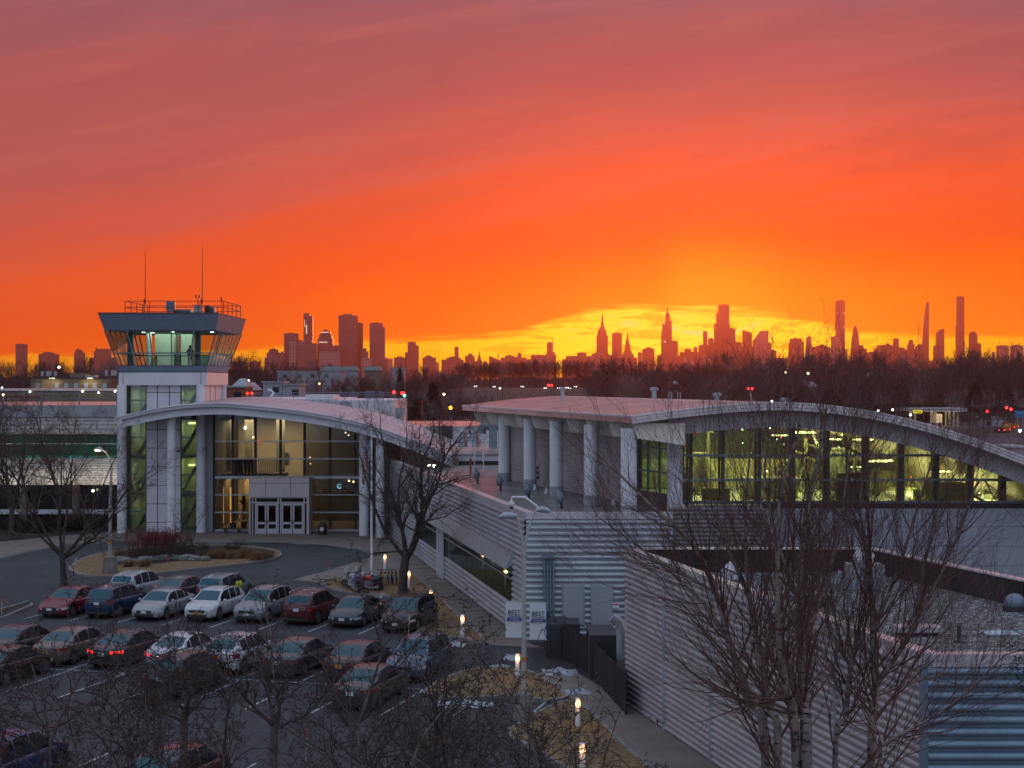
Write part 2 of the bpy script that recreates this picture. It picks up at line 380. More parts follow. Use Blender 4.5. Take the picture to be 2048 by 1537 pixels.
for (x, y, w, h, lab) in ((925, 1409, 70, 7, 'thin bank of old snow along the kerb below the lamp post lawn'), (905, 1290, 30, 5, 'small snow patch by the verge kerb'),
                     (1030, 1316, 26, 6, 'snow smear on the service drive left of the bollard'), (1120, 1345, 42, 8, 'snow patch beside the dark fence'), (1062, 1474, 26, 8, 'snow heap at the lower lawn corner'),
                     (1000, 1335, 24, 3, 'thin line of snow above the lamp post lawn'), (765, 1192, 16, 4, 'snow patch beside the motorcycles'), (684, 1175, 12, 3, 'small snow heap by the bicycle area'), (1150, 1385, 40, 6, 'snow strip at the edge of the lower walk')):
    c = G(x, y); rx = w * c.y / FOC; ry = abs(G(x, y - h).y - c.y); b = MB(); nx, ny = 26, 8; vs = []
    for j in range(ny + 1):
        for i in range(nx + 1):
            u = i / nx * 2 - 1; v = j / ny * 2 - 1
            k = (1 - u * u) * (1 - v * v); q = rs.random()
            vs.append((c.x + u * rx + rs.uniform(-.06, .06), c.y + v * ry + math.sin(u * 7 + x) * .25 * ry, -.03 + (.16 * k * (.4 + q) if k > 0.02 else -.05)))
    b.add(vs, [(j * (nx + 1) + i, j * (nx + 1) + i + 1, (j + 1) * (nx + 1) + i + 1, (j + 1) * (nx + 1) + i) for j in range(ny) for i in range(nx)])
    tag(b.build('snow_patch', SNOW, smooth=80), lab, 'snow', kind='stuff')
# stall lines
LINE = mat('line_paint', (.42, .45, .47), .7, var=.3, scale=4)
RD = Vector((.965, -.262)); CDn = Vector((.262, .965))      # along the rows, along the cars
b = MB()
def stripe(p, L, w=.11): p = Vector(p); q = p + CDn * L; b.bar(p, q, w, .002, .008)
A0 = G(98, 1239).xy; B0 = Vector((-21.3, 70.7)); C0 = Vector((-6.4, 61.1))
for k in range(-1, 9): stripe(A0 + RD * 2.8 * (k - .5) - CDn * .3, 5.4)
for k in range(-1, 7): stripe(B0 + RD * 2.8 * (k - .5) - CDn * .5, 5.6)
for k in range(-8, 4): stripe(C0 + RD * 2.8 * (k - .5) - CDn * .6, 5.6)
for k in range(-6, 4): stripe(Vector((-11.4, 48.4)) + RD * 2.8 * (k - .5) - CDn * .6, 5.6)
a = C0 + CDn * 5.0 - RD * 24; c = C0 + CDn * 5.0 + RD * 5; b.bar(a, c, .11, .010, .014)
tag(b.build('stall_lines', LINE), kind='structure')
# far road, forecourt and meadow
FR = mat('far_asphalt', (.05, .05, .055), .8, var=.2, scale=.05)
sheet('far_street', [(60, 330), (400, 330), (400, 372), (60, 372)], .01, FR)
sheet('far_forecourt', [(100, 415), (260, 415), (260, 470), (100, 470)], .015, FR)
sheet('far_meadow', [(55, 215), (300, 215), (300, 326), (70, 326)], .01, mat('dry_meadow', (.12, .085, .04), .9, var=.2, scale=.1))
sheet('highway', [(-60, 560), (-45, 590), (150, 610), (400, 620), (400, 590), (150, 580)], 4.2, FR)
# ================================================================ control tower
TW = thing('control_tower', 'tall pale control tower with a flared glazed cab, rising behind the curved entrance roof', 'control tower', (-30, 137, 0))
GL_T = glass('shaft_glass', (.50, .62, .55), 1.3); GL_C = glass('cab_glass', (.74, .86, .82), .7)
def shaft_x(px): return PX(px, 133.6)
b = MB()
b.box(shaft_x(292), shaft_x(362), 133.6, 134.0, .1, 12.75)
b.box(-33.2, -26.7, 141.2, 141.6, .1, 12.75)
b.box(-33.2, -32.95, 133.9, 141.2, .1, 12.75)
b.box(-26.75, -26.5, 134.3, 141.2, .1, 12.75)
b.box(-26.75, -26.5, 141.2, 141.6, .1, 12.75)
b.build('wall', M['white'], TW)
b = MB()
for px in (315, 339): b.box(shaft_x(px) - .03, shaft_x(px) + .03, 133.58, 133.62, .12, 12.7)
for i in range(8): b.box(shaft_x(292) + .004, shaft_x(362) - .004, 133.585, 133.62, .9 + 1.6 * i, .95 + 1.6 * i)
for yy_ in (136, 138.3): b.box(-26.52, -26.47, yy_, yy_ + .06, .1, 12.7)
b.build('panel_joint', M['darkmet'], TW)
STAIRW = mat('stair_wall', (.62, .60, .36), .8, var=.05)
for a, c in ((253, 292), (362, 398)):
    g_ = MB(); g_.box(shaft_x(a) + .06, shaft_x(c) - .06, 133.70, 133.72, .2, 12.7); w = g_.build('window', GL_T, TW)
    f = MB(); xs_ = (shaft_x(a), shaft_x(c))
    for x in xs_: f.box(x - .05, x + .05, 133.60, 133.80, .15, 12.72)
    for i in range(9): z = .25 + 1.6 * i; f.box(xs_[0] + .05, xs_[1] - .05, 133.62, 133.78, z - .04, z + .05)
    f.build('frame', M['teal'], w)
b = MB(); b.box(-32.9, -26.8, 137.6, 137.7, .2, 12.6)
for i in range(4):
    b.box(-32.9, -26.8, 134.0, 137.6, 3.2 * i + .0 + .1, 3.2 * i + .25)
b.box(-31.0, -30.9, 134.05, 137.6, .25, 12.6); b.box(-29.1, -29.0, 134.05, 137.6, .25, 12.6)
b.build('stairwell', STAIRW, TW)
b = MB()
for i in range(4):
    z = 3.2 * i + .3
    for x0 in (-32.7, -28.9):
        b.hexa([(x0, 135, z), (x0 + .1, 135, z), (x0 + .1, 136.4, z), (x0, 136.4, z)], [(x0 + 1.5, 135, z + 2.6), (x0 + 1.6, 135, z + 2.6), (x0 + 1.6, 136.4, z + 2.6), (x0 + 1.5, 136.4, z + 2.6)])
b.build('stair_flight', mat('stair_steel', (.06, .09, .07), .6), TW)
TUBE = lamp('fluorescent_tube', (1, .86, .45), 3.2)
b = MB()
for z in (2.6, 7.2, 11.9): b.box(-31.9, -31.15, 136.9, 137.3, z, z + .18)
for z in (9.3, 5.6): b.box(-28.6, -28.0, 136.9, 137.3, z, z + .15)
b.build('stair_light', TUBE, TW)
for x, y in ((-33.45, 132.9), (-26.75, 133.3), (-26.6, 142.2), (-33.4, 142.2)):
    c = MB(); c.cyl(x, y, .1, 12.75, .40, 20); c.build('round_column', M['column'], TW, smooth=True)
b = MB(); b.box(-33.75, -26.2, 133, 143, 12.75, 13.86); b.build('collar', M['white'], TW)
b = MB()
for px in (246, 402): b.box(PX(px, 133) - .02, PX(px, 133) + .02, 132.985, 133.01, 12.78, 18.4 if 0 else 13.85)
b.box(-33.76, -26.19, 132.99, 143.01, 13.84, 13.90)
b.build('collar_joint', M['black'], TW)
def ring(x0, x1, y0, y1, z): return [(x0, y0, z), (x1, y0, z), (x1, y1, z), (x0, y1, z)]
b = MB(); b.hexa(ring(-33.74, -26.22, 133.02, 142.98, 13.90), ring(-33.86, -26.1, 132.9, 143.1, 14.40)); b.build('sill_band', M['slate'], TW)
lo = ring(-33.8, -26.15, 132.95, 143.1, 14.42); hi = ring(-34.72, -25.2, 132.0, 144.3, 17.42)
b = MB(); b.hexa(hi, ring(-35.12, -24.9, 131.5, 145.0, 18.82)); b.box(-35.1, -24.92, 131.52, 144.98, 18.825, 18.86)
cr = b.build('cab_roof', M['slate'], TW)
b = MB(); b.box(-35.16, -24.86, 131.46, 145.04, 18.84, 18.92); b.build('roof_edge', M['darkmet'], cr)
b = MB()
for x in (-33.6, -26.5):
    b.slabxz([(x, 18.8), (x + .05, 18.8), (x + .06, 17.5), (x + .01, 17.5)], 131.55, 131.62)
b = MB()
glassf = [(0, 1), (1, 2), (2, 3), (3, 0)]
for i, j in glassf:
    gb = MB(); gb.add([lo[i], lo[j], hi[j], hi[i]], [(0, 1, 2, 3)]); gw = gb.build('cab_window', GL_C, TW)
    fb = MB(); n = 5 if i in (0, 2) else 7
    for k in range(n + 1):
        t = k / n; a = Vector(lo[i]).lerp(Vector(lo[j]), t); c = Vector(hi[i]).lerp(Vector(hi[j]), t); fb.tube([a, c], .055, 4)
    t = .36; fb.tube([Vector(lo[i]).lerp(Vector(hi[i]), t), Vector(lo[j]).lerp(Vector(hi[j]), t)], .05, 4)
    fb.build('mullion', mat('cab_mullion', (.20, .28, .31), .45, metal=.2), gw)
b = MB(); b.box(-33.75, -26.25, 133.1, 142.9, 14.41, 14.46); b.build('cab_floor', mat('cab_floor', (.12, .14, .14), .8), TW)
b = MB(); b.box(-34.4, -25.5, 132.3, 143.9, 17.36, 17.41); b.build('cab_ceiling', mat('cab_ceiling', (.5, .55, .5), .8), TW)
b = MB(); b.box(PX(310, 138), PX(345, 138), 138, 140.6, 14.46, 17.36); b.box(PX(362, 139), PX(384, 139), 139, 140.2, 14.46, 17.36)
b.build('core_wall', mat('core_wall', (.52, .60, .50), .8, var=.03), TW)
b = MB()
for x, y in ((-33.0, 134.0), (-27.2, 134.2)): b.cyl(x, y, 14.46, 17.36, .26, 12)
b.build('cab_post', mat('cab_post', (.04, .17, .20), .5), TW)
b = MB(); b.cyl(PX(298, 136.5), 136.5, 14.46, 17.36, .24, 14); b.build('cab_column', M['column'], TW, smooth=True)
b = MB()
for x0, x1 in ((-33, -31.2), (-30.9, -29.1), (-28.8, -27.2)):
    b.box(x0, x1, 134.2, 134.7, 15.25, 15.33); b.box(x0, x0 + .06, 134.25, 134.65, 14.46, 15.25); b.box(x1 - .06, x1, 134.25, 134.65, 14.46, 15.25)
b.box(-29.7, -29.2, 136.2, 136.8, 14.46, 15.5); b.box(-27.9, -27.0, 139, 140, 14.46, 15.4)
b.build('control_desk', mat('desk_green', (.10, .22, .20), .6), TW)
b = MB()
for x in (PX(356, 137), PX(362, 137)): b.tube([(x, 137, 14.46), (x, 137, 17.3)], .03, 5)
for k in range(10): b.tube([(PX(356, 137), 137, 14.7 + .27 * k), (PX(362, 137), 137, 14.7 + .27 * k)], .02, 4)
b.build('cab_ladder', M['steel'], TW)
b = MB()
for px, y in ((287, 135), (305, 136), (424, 134.2), (345, 134)): b.cyl(PX(px, y), y, 17.33, 17.355, .16, 10)
b.build('downlight', lamp('cool_downlight', (.85, 1, .85), 6), TW)
def area(name, loc, sx, sy, e, col, rot=(0, 0, 0), parent=None):
    l = bpy.data.lights.new(name, 'AREA'); l.shape = 'RECTANGLE'; l.size = sx; l.size_y = sy; l.energy = e; l.color = col
    o = bpy.data.objects.new(name, l); COL.objects.link(o); o.rotation_euler = rot
    if parent: o.parent = parent; o.location = Vector(loc) - ORG[parent.name]
    else: o.location = loc
    return o
area('cab_ceiling_light', (-29.8, 137, 17.3), 5, 5, 170, (.85, 1, .82), parent=TW)
for z, e in ((3.0, 22), (6.3, 40), (9.5, 48), (12.4, 48)):
    area('stairwell_light', (-31.8, 135.8, z), 1, 2, e, (1, .88, .5), parent=TW)
    area('stairwell_light', (-28.2, 135.8, z), 1, 2, e, (1, .9, .55), parent=TW)
def camera_box(x, y, z, label):
    t = thing('security_camera', label, 'camera', (x, y, z))
    b = MB(); b.box(x - .12, x + .12, y - .5, y, z - .13, z + .1); b.build('housing', M['slate'], t)
    b = MB(); b.tube([(x, y, z), (x, y + .35, z + .1)], .04, 6); b.build('bracket', M['slate'], t)
camera_box(PX(353, 132.5) + .2, 132.5, PZ(902, 132.5), 'small grey security camera beside the middle round column of the tower')
camera_box(PX(410, 132.6), 132.7, PZ(898, 132.6), 'dark camera box on the round column nearest the lobby glass')

# roof railing and roof machinery
RL = thing('roof_railing', 'rusty red railing around the tower cab roof', 'railing', (-30, 137, 18.92))
b = MB(); rx = [PX(249, 133), PX(446, 133)]; ry = [133.2, 141.5]
cor = [(rx[0], ry[0]), (rx[1], ry[0]), (rx[1], ry[1]), (rx[0], ry[1])]
for i in range(4):
    a = Vector(cor[i]); c = Vector(cor[(i + 1) % 4])
    for z in (19.97, 19.45): b.tube([(a.x, a.y, z), (c.x, c.y, z)], .03, 5)
b.build('rail', mat('railing_rust', (.10, .045, .04), .6), RL)
for i in range(4):
    a = Vector(cor[i]); c = Vector(cor[(i + 1) % 4])
    for k in range(4):
        p = a.lerp(c, k / 4); q = MB(); q.tube([(p.x, p.y, 18.92), (p.x, p.y, 19.97)], .035, 5); q.build('post', MATS['railing_rust'], RL)
def roofbox(name, label, cat, px0, px1, py0, D, dep, legs=0, m='slate', zb=18.92):
    t = thing(name, label, cat, (PX((px0 + px1) / 2, D), D, zb)); zt = PZ(py0, D)
    b = MB(); x0, x1 = PX(px0, D), PX(px1, D); b.box(x0, x1, D, D + dep, zb + legs, zt); cab_ = b.build('cabinet', M[m], t)
    q = MB()
    for k in range(5): z = lerp(zb + legs, zt, .2 + .14 * k); q.box(x0 + .08, x1 - .08, D - .02, D - .001, z, z + .03)
    q.build('louvre', M['darkmet'], cab_)
    if legs:
        q = MB()
        for x in (x0 + .05, x1 - .12):
            for y in (D + .05, D + dep - .12): q.box(x, x + .07, y, y + .07, zb, zb + legs)
        q.build('leg', M['darkmet'], t)
    return t
roofbox('antenna_cabinet', 'grey box on short legs standing on the tower roof', 'cabinet', 332, 348, 603, 135, .8, .3)
roofbox('condenser_unit', 'low wide grey condenser on the tower roof beside the legged box', 'air conditioner', 346, 382, 619, 136, 1, 0, 'grey')
roofbox('condenser_unit', 'dark tall cabinet on the tower roof next to the right antenna', 'air conditioner', 409, 419, 611, 137, .9, 0, 'darkmet')
roofbox('condenser_unit', 'pale slim cabinet at the right end of the tower roof', 'air conditioner', 421, 429, 614, 138, .9, 0, 'grey')
t = thing('roof_tank', 'round pale drum on the tower roof', 'tank', (PX(396, 135.5), 135.5, 18.92)); b = MB(); b.cyl(PX(396, 135.5), 135.5, 18.92, 19.68, .38, 18); d_ = b.build('drum', M['grey'], t, smooth=True)
b = MB(); b.cyl(PX(396, 135.5), 135.5, 19.68, 19.74, .42, 18); b.build('lid', M['slate'], t)
for px, ty, lab in ((290.5, 503, 'left whip antenna on the tower roof'), (404.5, 493, 'right whip antenna on the tower roof, the taller one')):
    D = 136; x = PX(px, D); t = thing('whip_antenna', lab, 'antenna', (x, D, 18.92)); zt = PZ(ty, D)
    b = MB(); b.tube([(x - .1, D, 18.92), (x - .1, D, 20.3)], .05, 6); b.build('mast', MATS['railing_rust'], t)
    b = MB(); b.tube([(x, D, 19.9), (x, D, 21.5), (x, D, zt)], [.045, .035, .018], 6); b.build('whip', MATS['railing_rust'], t)
x = PX(395, 135); t = thing('wind_sensor', 'two-cup wind sensor on a thin mast above the tower roof drum', 'wind sensor', (x, 135, 18.92))
b = MB(); b.tube([(x, 135, 18.92), (x, 135, 20.25)], .025, 5); b.tube([(x - .13, 135, 20.35), (x, 135, 20.22), (x + .13, 135, 20.35)], .02, 5); b.build('mast', MATS['railing_rust'], t)
for s in (-1, 1): b = MB(); b.tube([(x + .14 * s, 135, 20.35), (x + .14 * s, 135, 20.5), (x + .14 * s, 135, 20.66)], [.06, .07, .03], 8); b.build('cup', MATS['railing_rust'], t)
x = PX(443.5, 133.2); t = thing('stub_antenna', 'short thick antenna at the right corner of the tower roof railing', 'antenna', (x, 133.2, 18.92))
b = MB(); b.tube([(x, 133.2, 18.92), (x, 133.2, 19.95)], .03, 5); b.build('mast', MATS['railing_rust'], t)
b = MB(); b.tube([(x - .03, 133.2, 19.9), (x - .04, 133.2, 20.3)], .065, 8); b.build('radome', M['darkmet'], t)

# ================================================================ entrance hall under the arched roof
EN = thing('entrance_hall', 'glass-fronted entrance hall beneath a low curved white roof, next to the tower', 'building', (-22, 134, 0))
D = 127.0
prof = smooth_curve([(PX(px, D), PZ(py, D)) for px, py in ((229, 836), (290, 822), (350, 812), (400, 808), (450, 807), (510, 812), (600, 822), (690, 838), (760, 857), (830, 882), (905, 912))], 48)
def arch_roof(prof, y0, y1, dz1, dxdy, th, name, mats, parent, inset=0.0):
    b = MB(); n = len(prof); vs = []; k = y1 - y0
    for (yv, dz, ddx) in ((y0, 0, 0), (y1, dz1, dxdy * k)):
        for o in (0, -th):
            for p in prof: vs.append((p.x + ddx, yv, p.y + dz + o))
    A_, B_, C_, D_ = 0, n, 2 * n, 3 * n; fs = []
    for i in range(n - 1):
        fs.append((A_ + i, A_ + i + 1, C_ + i + 1, C_ + i)); fs.append((B_ + i, D_ + i, D_ + i + 1, B_ + i + 1))
        fs.append((A_ + i, B_ + i, B_ + i + 1, A_ + i + 1)); fs.append((C_ + i, C_ + i + 1, D_ + i + 1, D_ + i))
    fs += [(A_, C_, D_, B_), (A_ + n - 1, B_ + n - 1, D_ + n - 1, C_ + n - 1)]
    b.add(vs, fs); return b.build(name, mats, parent, smooth=35)
er = arch_roof(prof, 127, 146, .35, 0, .30, 'roof', M['roofgrey'], EN)
bm_ = [p - Vector((0, .31)) for p in prof[1:]]
arch_roof([p for p in bm_], 127.5, 127.9, 0, 0, .62, 'fascia_beam', M['column'], er)
b = MB()
for p, q in zip(prof, prof[1:]): b.tube([(p.x, 126.98, p.y - .02), (q.x, 126.98, q.y - .02)], .06, 5, cap=False)
b.build('gutter', M['coping'], er)
b = MB()
for k in range(1, 47, 2): p = prof[k]; b.tube([(p.x, 127.1, p.y + .01), (p.x, 145.9, p.y + .355)], .022, 4)
b.build('standing_seam', M['roofgrey'], er)
def eroof(x): 
    return interp([(p.x, p.y) for p in prof], x)
gx0, gx1 = PX(428, 134), PX(733, 134)
GLE = glass('lobby_glass', (.66, .66, .60), 1.0)
b = MB(); pts = [(gx0, .15)] + [(gx1, .15)] + [(x, eroof(x) - .2) for x in np.linspace(gx1, gx0, 14)]; b.slabxz(pts, 134.05, 134.07)
gw = b.build('curtain_window', GLE, EN)
b = MB()
for px in (428, 465, 511, 561, 609, 660, 711, 733): x = PX(px, 134); b.box(x - .10, x + .10, 133.95, 134.2, .15, eroof(x) - .25)
b.build('mullion', M['black'], gw)
b = MB()
for py, h in ((883, .05), (918, .05), (955, .12), (990, .05), (1025, .06), (1061, .1)): z = PZ(py, 134); b.box(gx0 + .1, gx1 - .1, 133.88, 133.94, z - h, z + h)
b.build('transom', M['steel'], gw)
b = MB(); b.box(PX(406, 134), gx0 - .1, 134, 134.3, .1, 10.4); b.build('side_wall', M['grey'], EN)
b = MB(); b.box(gx1 + .1, PX(800, 134), 134, 134.3, .1, 7.8); b.build('side_wall', mat('brown_panel', (.10, .085, .075), .7), EN)
for px, Dc, top in ((343, 129, 10.7), (728, 130.5, 9.0), (760, 128.8, 8.6)):
    b = MB(); x = PX(px, Dc); b.cyl(x, Dc, .1, eroof(x) - .3, .36 if px != 728 else .42, 20); b.build('round_column', M['column'], EN, smooth=True)
# lobby interior
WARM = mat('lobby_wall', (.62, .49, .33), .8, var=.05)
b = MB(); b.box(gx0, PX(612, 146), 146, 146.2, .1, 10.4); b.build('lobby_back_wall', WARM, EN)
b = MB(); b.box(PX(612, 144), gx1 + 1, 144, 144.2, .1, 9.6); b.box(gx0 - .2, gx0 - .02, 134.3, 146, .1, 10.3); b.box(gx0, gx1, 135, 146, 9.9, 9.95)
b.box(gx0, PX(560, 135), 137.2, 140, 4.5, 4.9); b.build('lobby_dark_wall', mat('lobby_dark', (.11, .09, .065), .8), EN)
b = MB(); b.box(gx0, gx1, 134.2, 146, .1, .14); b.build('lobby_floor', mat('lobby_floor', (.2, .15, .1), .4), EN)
b = MB()
for px in (497, 560): x = PX(px, 141); b.box(x - .35, x + .35, 141, 141.6, .15, 9.9)
b.box(PX(428, 140), PX(462, 140), 140, 140.2, 5, 9.9)
b.build('lobby_pillar', mat('lobby_pillar', (.35, .32, .22), .7), EN)
b = MB(); x0 = PX(517, 138)
for k in range(11): b.box(x0 + .14 * k, x0 + .14 * k + .06, 138 + .1 * k, 138.05 + .1 * k, 4.9, 6.2)
b.box(x0, x0 + 1.6, 137.95, 138.0, 6.15, 6.22); b.build('balustrade', M['black'], EN)
b = MB(); b.box(PX(563, 145.8), PX(577, 145.8), 145.8, 145.95, 5.4, 6.4); b.build('picture_frame', mat('frame_blue', (.06, .09, .1), .6), EN)
b = MB(); b.box(PX(515, 145.8), PX(520, 145.8), 145.8, 145.95, 7.3, 7.55); b.build('exit_sign', lamp('exit_red', (1, .12, .04), 1.2), EN)
b = MB()
for i, px in enumerate((472, 478, 484, 491, 498, 505)): x = PX(px, 136.5); b.tube([(x, 136.5, PZ(917, 136.5)), (x, 136.5, PZ(948, 136.5)), (x, 136.5, PZ(966 - 3 * (i % 3), 136.5))], [.16, .12, .01], 6)
b.build('red_pennants', mat('pennant_red', (.16, .02, .015), .8), EN)
area('lobby_light', (-22, 141, 9.6), 7, 4, 900, (1, .86, .66), parent=EN); area('lobby_light', (-24.3, 141, 4.2), 3, 3, 260, (1, .62, .28), parent=EN)
area('lobby_light', (-15.5, 140, 8), 3, 3, 14, (1, .7, .4), parent=EN)
rs = random.Random(2)
b = MB()
for px, py, r in ((507, 875, .10), (691, 866, .07), (697, 871, .06), (722, 889, .08), (620, 915, .05), (621, 928, .05), (698, 962, .09), (707, 964, .09), (735, 868, .08)): 
    p = P(px, py, 137.5); b.ball(p, r, 8, 5)
b.build('lobby_lamp', lamp('lobby_lamp', (1, .75, .45), 6), EN)
b = MB()
for px, py, h in ((434, 990, 30), (446, 990, 28), (461, 990, 22)):
    p = P(px, py, 138.5); b.box(p.x - .05, p.x + .05, 138.5, 138.6, .4, 3.6)
b.box(PX(718, 139), PX(729, 139), 139, 139.1, 2.6, 5.6)
b.build('lobby_strip_light', lamp('warm_strip', (1, .5, .16), 1.6), EN)
def plant(px, py, D, h, w, lab):
    p = P(px, py, D); t = thing('potted_plant', lab, 'plant', (p.x, D, .14)); b = MB(); b.tube([(p.x, D, .14), (p.x, D, .7)], [.22, .3], 10); b.build('pot', mat('plant_pot', (.10, .05, .03), .7), t)
    b = MB(); r_ = random.Random(int(px))
    for k in range(60):
        a = r_.uniform(0, 6.3); e = r_.uniform(.2, 1.5); L = r_.uniform(.4, 1) * w; z = .7 + r_.random() * h * .6
        q = Vector((p.x, D, z)); e1 = q + Vector((math.cos(a) * math.cos(e), math.sin(a) * math.cos(e), math.sin(e))) * L; s_ = Vector((-math.sin(a), math.cos(a), 0)) * .09
        md = (q + e1) / 2 + Vector((0, 0, .06)); b.add([q, md + s_, e1, md - s_], [(0, 1, 2, 3)])
    b.build('foliage', mat('indoor_leaf', (.03, .05, .02), .6, var=.2), t)
plant(466, 1040, 136, 1.6, .7, 'leafy potted plant inside the lobby glass left of the white doors'); plant(488, 1040, 137, 3.2, .8, 'tall indoor plant inside the lobby beside the white door box')
b = MB(); b.box(PX(447, 133), PX(494, 133), 132.6, 133.0, .42, .50); t = thing('bench', 'dark bench on the apron in front of the lobby glass', 'bench', (PX(470, 133), 132.8, .1)); b.build('seat', mat('bench_wood', (.06, .035, .025), .7), t)
for px in (452, 479): b = MB(); x = PX(px, 133); b.box(x - .12, x + .12, 132.62, 132.98, .1, .42); b.build('leg', MATS['bench_wood'], t)
# door vestibule
VB = thing('entrance_vestibule', 'white boxed door porch with two pairs of glazed doors', 'porch', (-20, 131, .1))
x0, x1 = PX(498, 131.6), PX(618, 131.6)
b = MB(); b.box(x0, x1, 131.6, 133.85, 3.25, 4.85); b.box(x0, x0 + .12, 131.6, 133.85, .1, 3.25); b.box(x1 - .12, x1, 131.6, 133.85, .1, 3.25); w = b.build('wall', mat('porch_panel', (.52, .46, .44), .6, var=.04, streak=.1), VB)
b = MB()
for px in (531, 581): x = PX(px, 131.6); b.box(x - .015, x + .015, 131.59, 131.61, 3.3, 4.85)
b.box(x0, x1, 131.59, 131.61, 4.42, 4.45); b.build('joint', M['black'], w)
FRM = mat('door_frame', (.46, .44, .44), .5, var=.03)
b = MB(); zc = 2.72
for px in (505, 511, 556, 561, 608, 614): x = PX(px, 131.7); b.box(x - .05, x + .05, 131.72, 131.86, .1, 3.25)
b.box(x0 + .12, x1 - .12, 131.71, 131.87, zc, zc + .1); b.box(x0 + .12, x1 - .12, 131.71, 131.87, 3.15, 3.25); b.build('frame', FRM, VB)
b = MB(); b.box(x0 + .12, x1 - .12, 131.95, 131.97, .1, 3.2); b.build('side_glass', glass('door_glass', (.18, .24, .24), 1.6), VB)
for a, c in ((512.5, 532.5), (534, 554.5), (563, 584), (585.5, 606.5)):
    xa, xc = PX(a, 131.7), PX(c, 131.7); t = .13; b = MB()
    b.box(xa, xa + t, 131.74, 131.82, .12, 2.7); b.box(xc - t, xc, 131.74, 131.82, .12, 2.7)
    b.box(xa + t, xc - t, 131.74, 131.82, .12, .55); b.box(xa + t, xc - t, 131.74, 131.82, .93, 1.12); b.box(xa + t, xc - t, 131.74, 131.82, 2.52, 2.7); dr = b.build('door', FRM, VB)
    hx = xc - .07 if a in (512.5, 563) else xa + .07
    q = MB(); q.box(hx - .02, hx + .02, 131.66, 131.74, .95, 1.3); q.build('handle', M['darkmet'], dr)
b = MB(); b.box(x0 + .2, x1 - .2, 133.4, 133.5, .1, 3.2); b.build('inner_screen', mat('inner_screen', (.05, .08, .08), .5, var=.3, scale=3), VB)
# litter bin, clock, flag
p = G(653, 1066); t = thing('litter_bin', 'black round litter bin with a white disc, right of the entrance doors', 'litter bin', (p.x, 131, .1))
b = MB(); b.tube([(p.x, 131, .1), (p.x, 131, .9), (p.x, 131, 1.15)], [.38, .40, .26], 16); b.build('body', M['black'], t)
b = MB(); b.tube([(p.x, 130.59, .62), (p.x, 130.57, .62)], .17, 16); b.build('badge', mat('badge_white', (.6, .62, .65), .5), t)
p = P(679, 973, 133.8); t = thing('round_sign', 'pale blue glowing round sign on the lobby glass', 'sign', p)
b = MB(); b.tube([(p.x, 133.85, p.z), (p.x, 133.8, p.z)], .27, 18); b.build('disc', mat('sign_disc', (.03, .05, .06), .4), t)
b = MB(); b.tube([(p.x + .18 * math.cos(a / 10 * 6.3), 133.78, p.z + .18 * math.sin(a / 10 * 6.3)) for a in range(1, 10)], .045, 5); b.box(p.x - .02, p.x + .12, 133.76, 133.79, p.z - .03, p.z + .03); b.build('ring', lamp('sign_cyan', (.25, .7, .8), .8), t)
D = 107; x = PX(743, D); t = thing('flagpole', 'white flagpole in front of the entrance, standing behind the motorcycles', 'flagpole', (x, D, 0))
b = MB(); b.tube([(x, D, 0), (x, D, PZ(852, D))], [.09, .055], 10); b.build('pole', M['column'], t, smooth=True)
b = MB(); b.ball((x, D, PZ(852, D) + .08), .1, 8, 6); b.build('finial', mat('finial', (.5, .35, .1), .3, metal=.8), t)
fl = thing('flag', 'limp stars and stripes flag hanging from the white flagpole', 'flag', (x, D, PZ(870, D)))
b = MB(); nu, nv = 40, 26; zt = PZ(874, D); vs = []
for j in range(nv + 1):
    for i in range(nu + 1):
        u, v = i / nu, j / nv; fold = math.sin(u * 19 + v * 1.5)
        vs.append((x - .08 - .52 * min(u * 1.7, 1) * (1 - .25 * v) + .11 * fold * u - .10 * v * u, D + .16 * math.cos(u * 19 + v) * min(1, u * 3), zt - v * 1.45 - 2.0 * u ** .85))
b.add(vs, [])
def colr(u, v): return 0 if (u < .42 and v < .54) else (1 if int(v * 13) % 2 == 0 else 2)
for j in range(nv):
    for i in range(nu):
        b.c = colr((i + .5) / nu, (j + .5) / nv); a_ = j * (nu + 1) + i; b.f.append((a_, a_ + 1, a_ + nu + 2, a_ + nu + 1)); b.m.append(b.c)
b.build('cloth', [mat('flag_blue', (.03, .045, .14), .8, var=.3, scale=9, col2=(.3, .3, .34)), mat('flag_red', (.26, .02, .03), .8, var=.1), mat('flag_white', (.5, .48, .5), .8)], fl, smooth=70)

# ================================================================ left wing
LW = thing('left_wing', 'long pale ribbed building left of the tower with a dark window band', 'building', (-45, 140, 0))
x0, x1 = -72, PX(251, 136)
b = MB(); b.box(x0, x1, 136, 160, 8.45, 10.6); b.build('upper_wall', M['corrwarm'], LW)
b = MB(); corrugated(b, (x0, 135.97), (x1, 135.97), 8.45, 9.95, .36, .08); b.build('ribbed_cladding', M['corrwarm'], LW, smooth=50)
b = MB(); b.box(x0 - .1, x1 + .05, 135.7, 160, 9.96, 10.96); rf = b.build('roof', mat('left_parapet', (.34, .36, .39), .5, var=.08, streak=.2), LW)
b = MB(); b.box(x0, x1, 135.65, 160, 10.965, 11.0); b.build('membrane', M['roof'], rf)
b = MB(); b.box(x0, x1, 136.1, 160, 4.0, 6.3); b.build('lower_wall', M['corrwarm'], LW)
b = MB(); corrugated(b, (x0, 136.08), (x1, 136.08), 4.02, 6.3, .20, .05); b.build('ribbed_cladding', M['corrwarm'], LW, smooth=50)
b = MB(); b.box(x0, x1, 136.35, 136.37, 6.3, 8.45); ww = b.build('window', glass('band_glass', (.22, .42, .36), 1.2), LW)
b = MB()
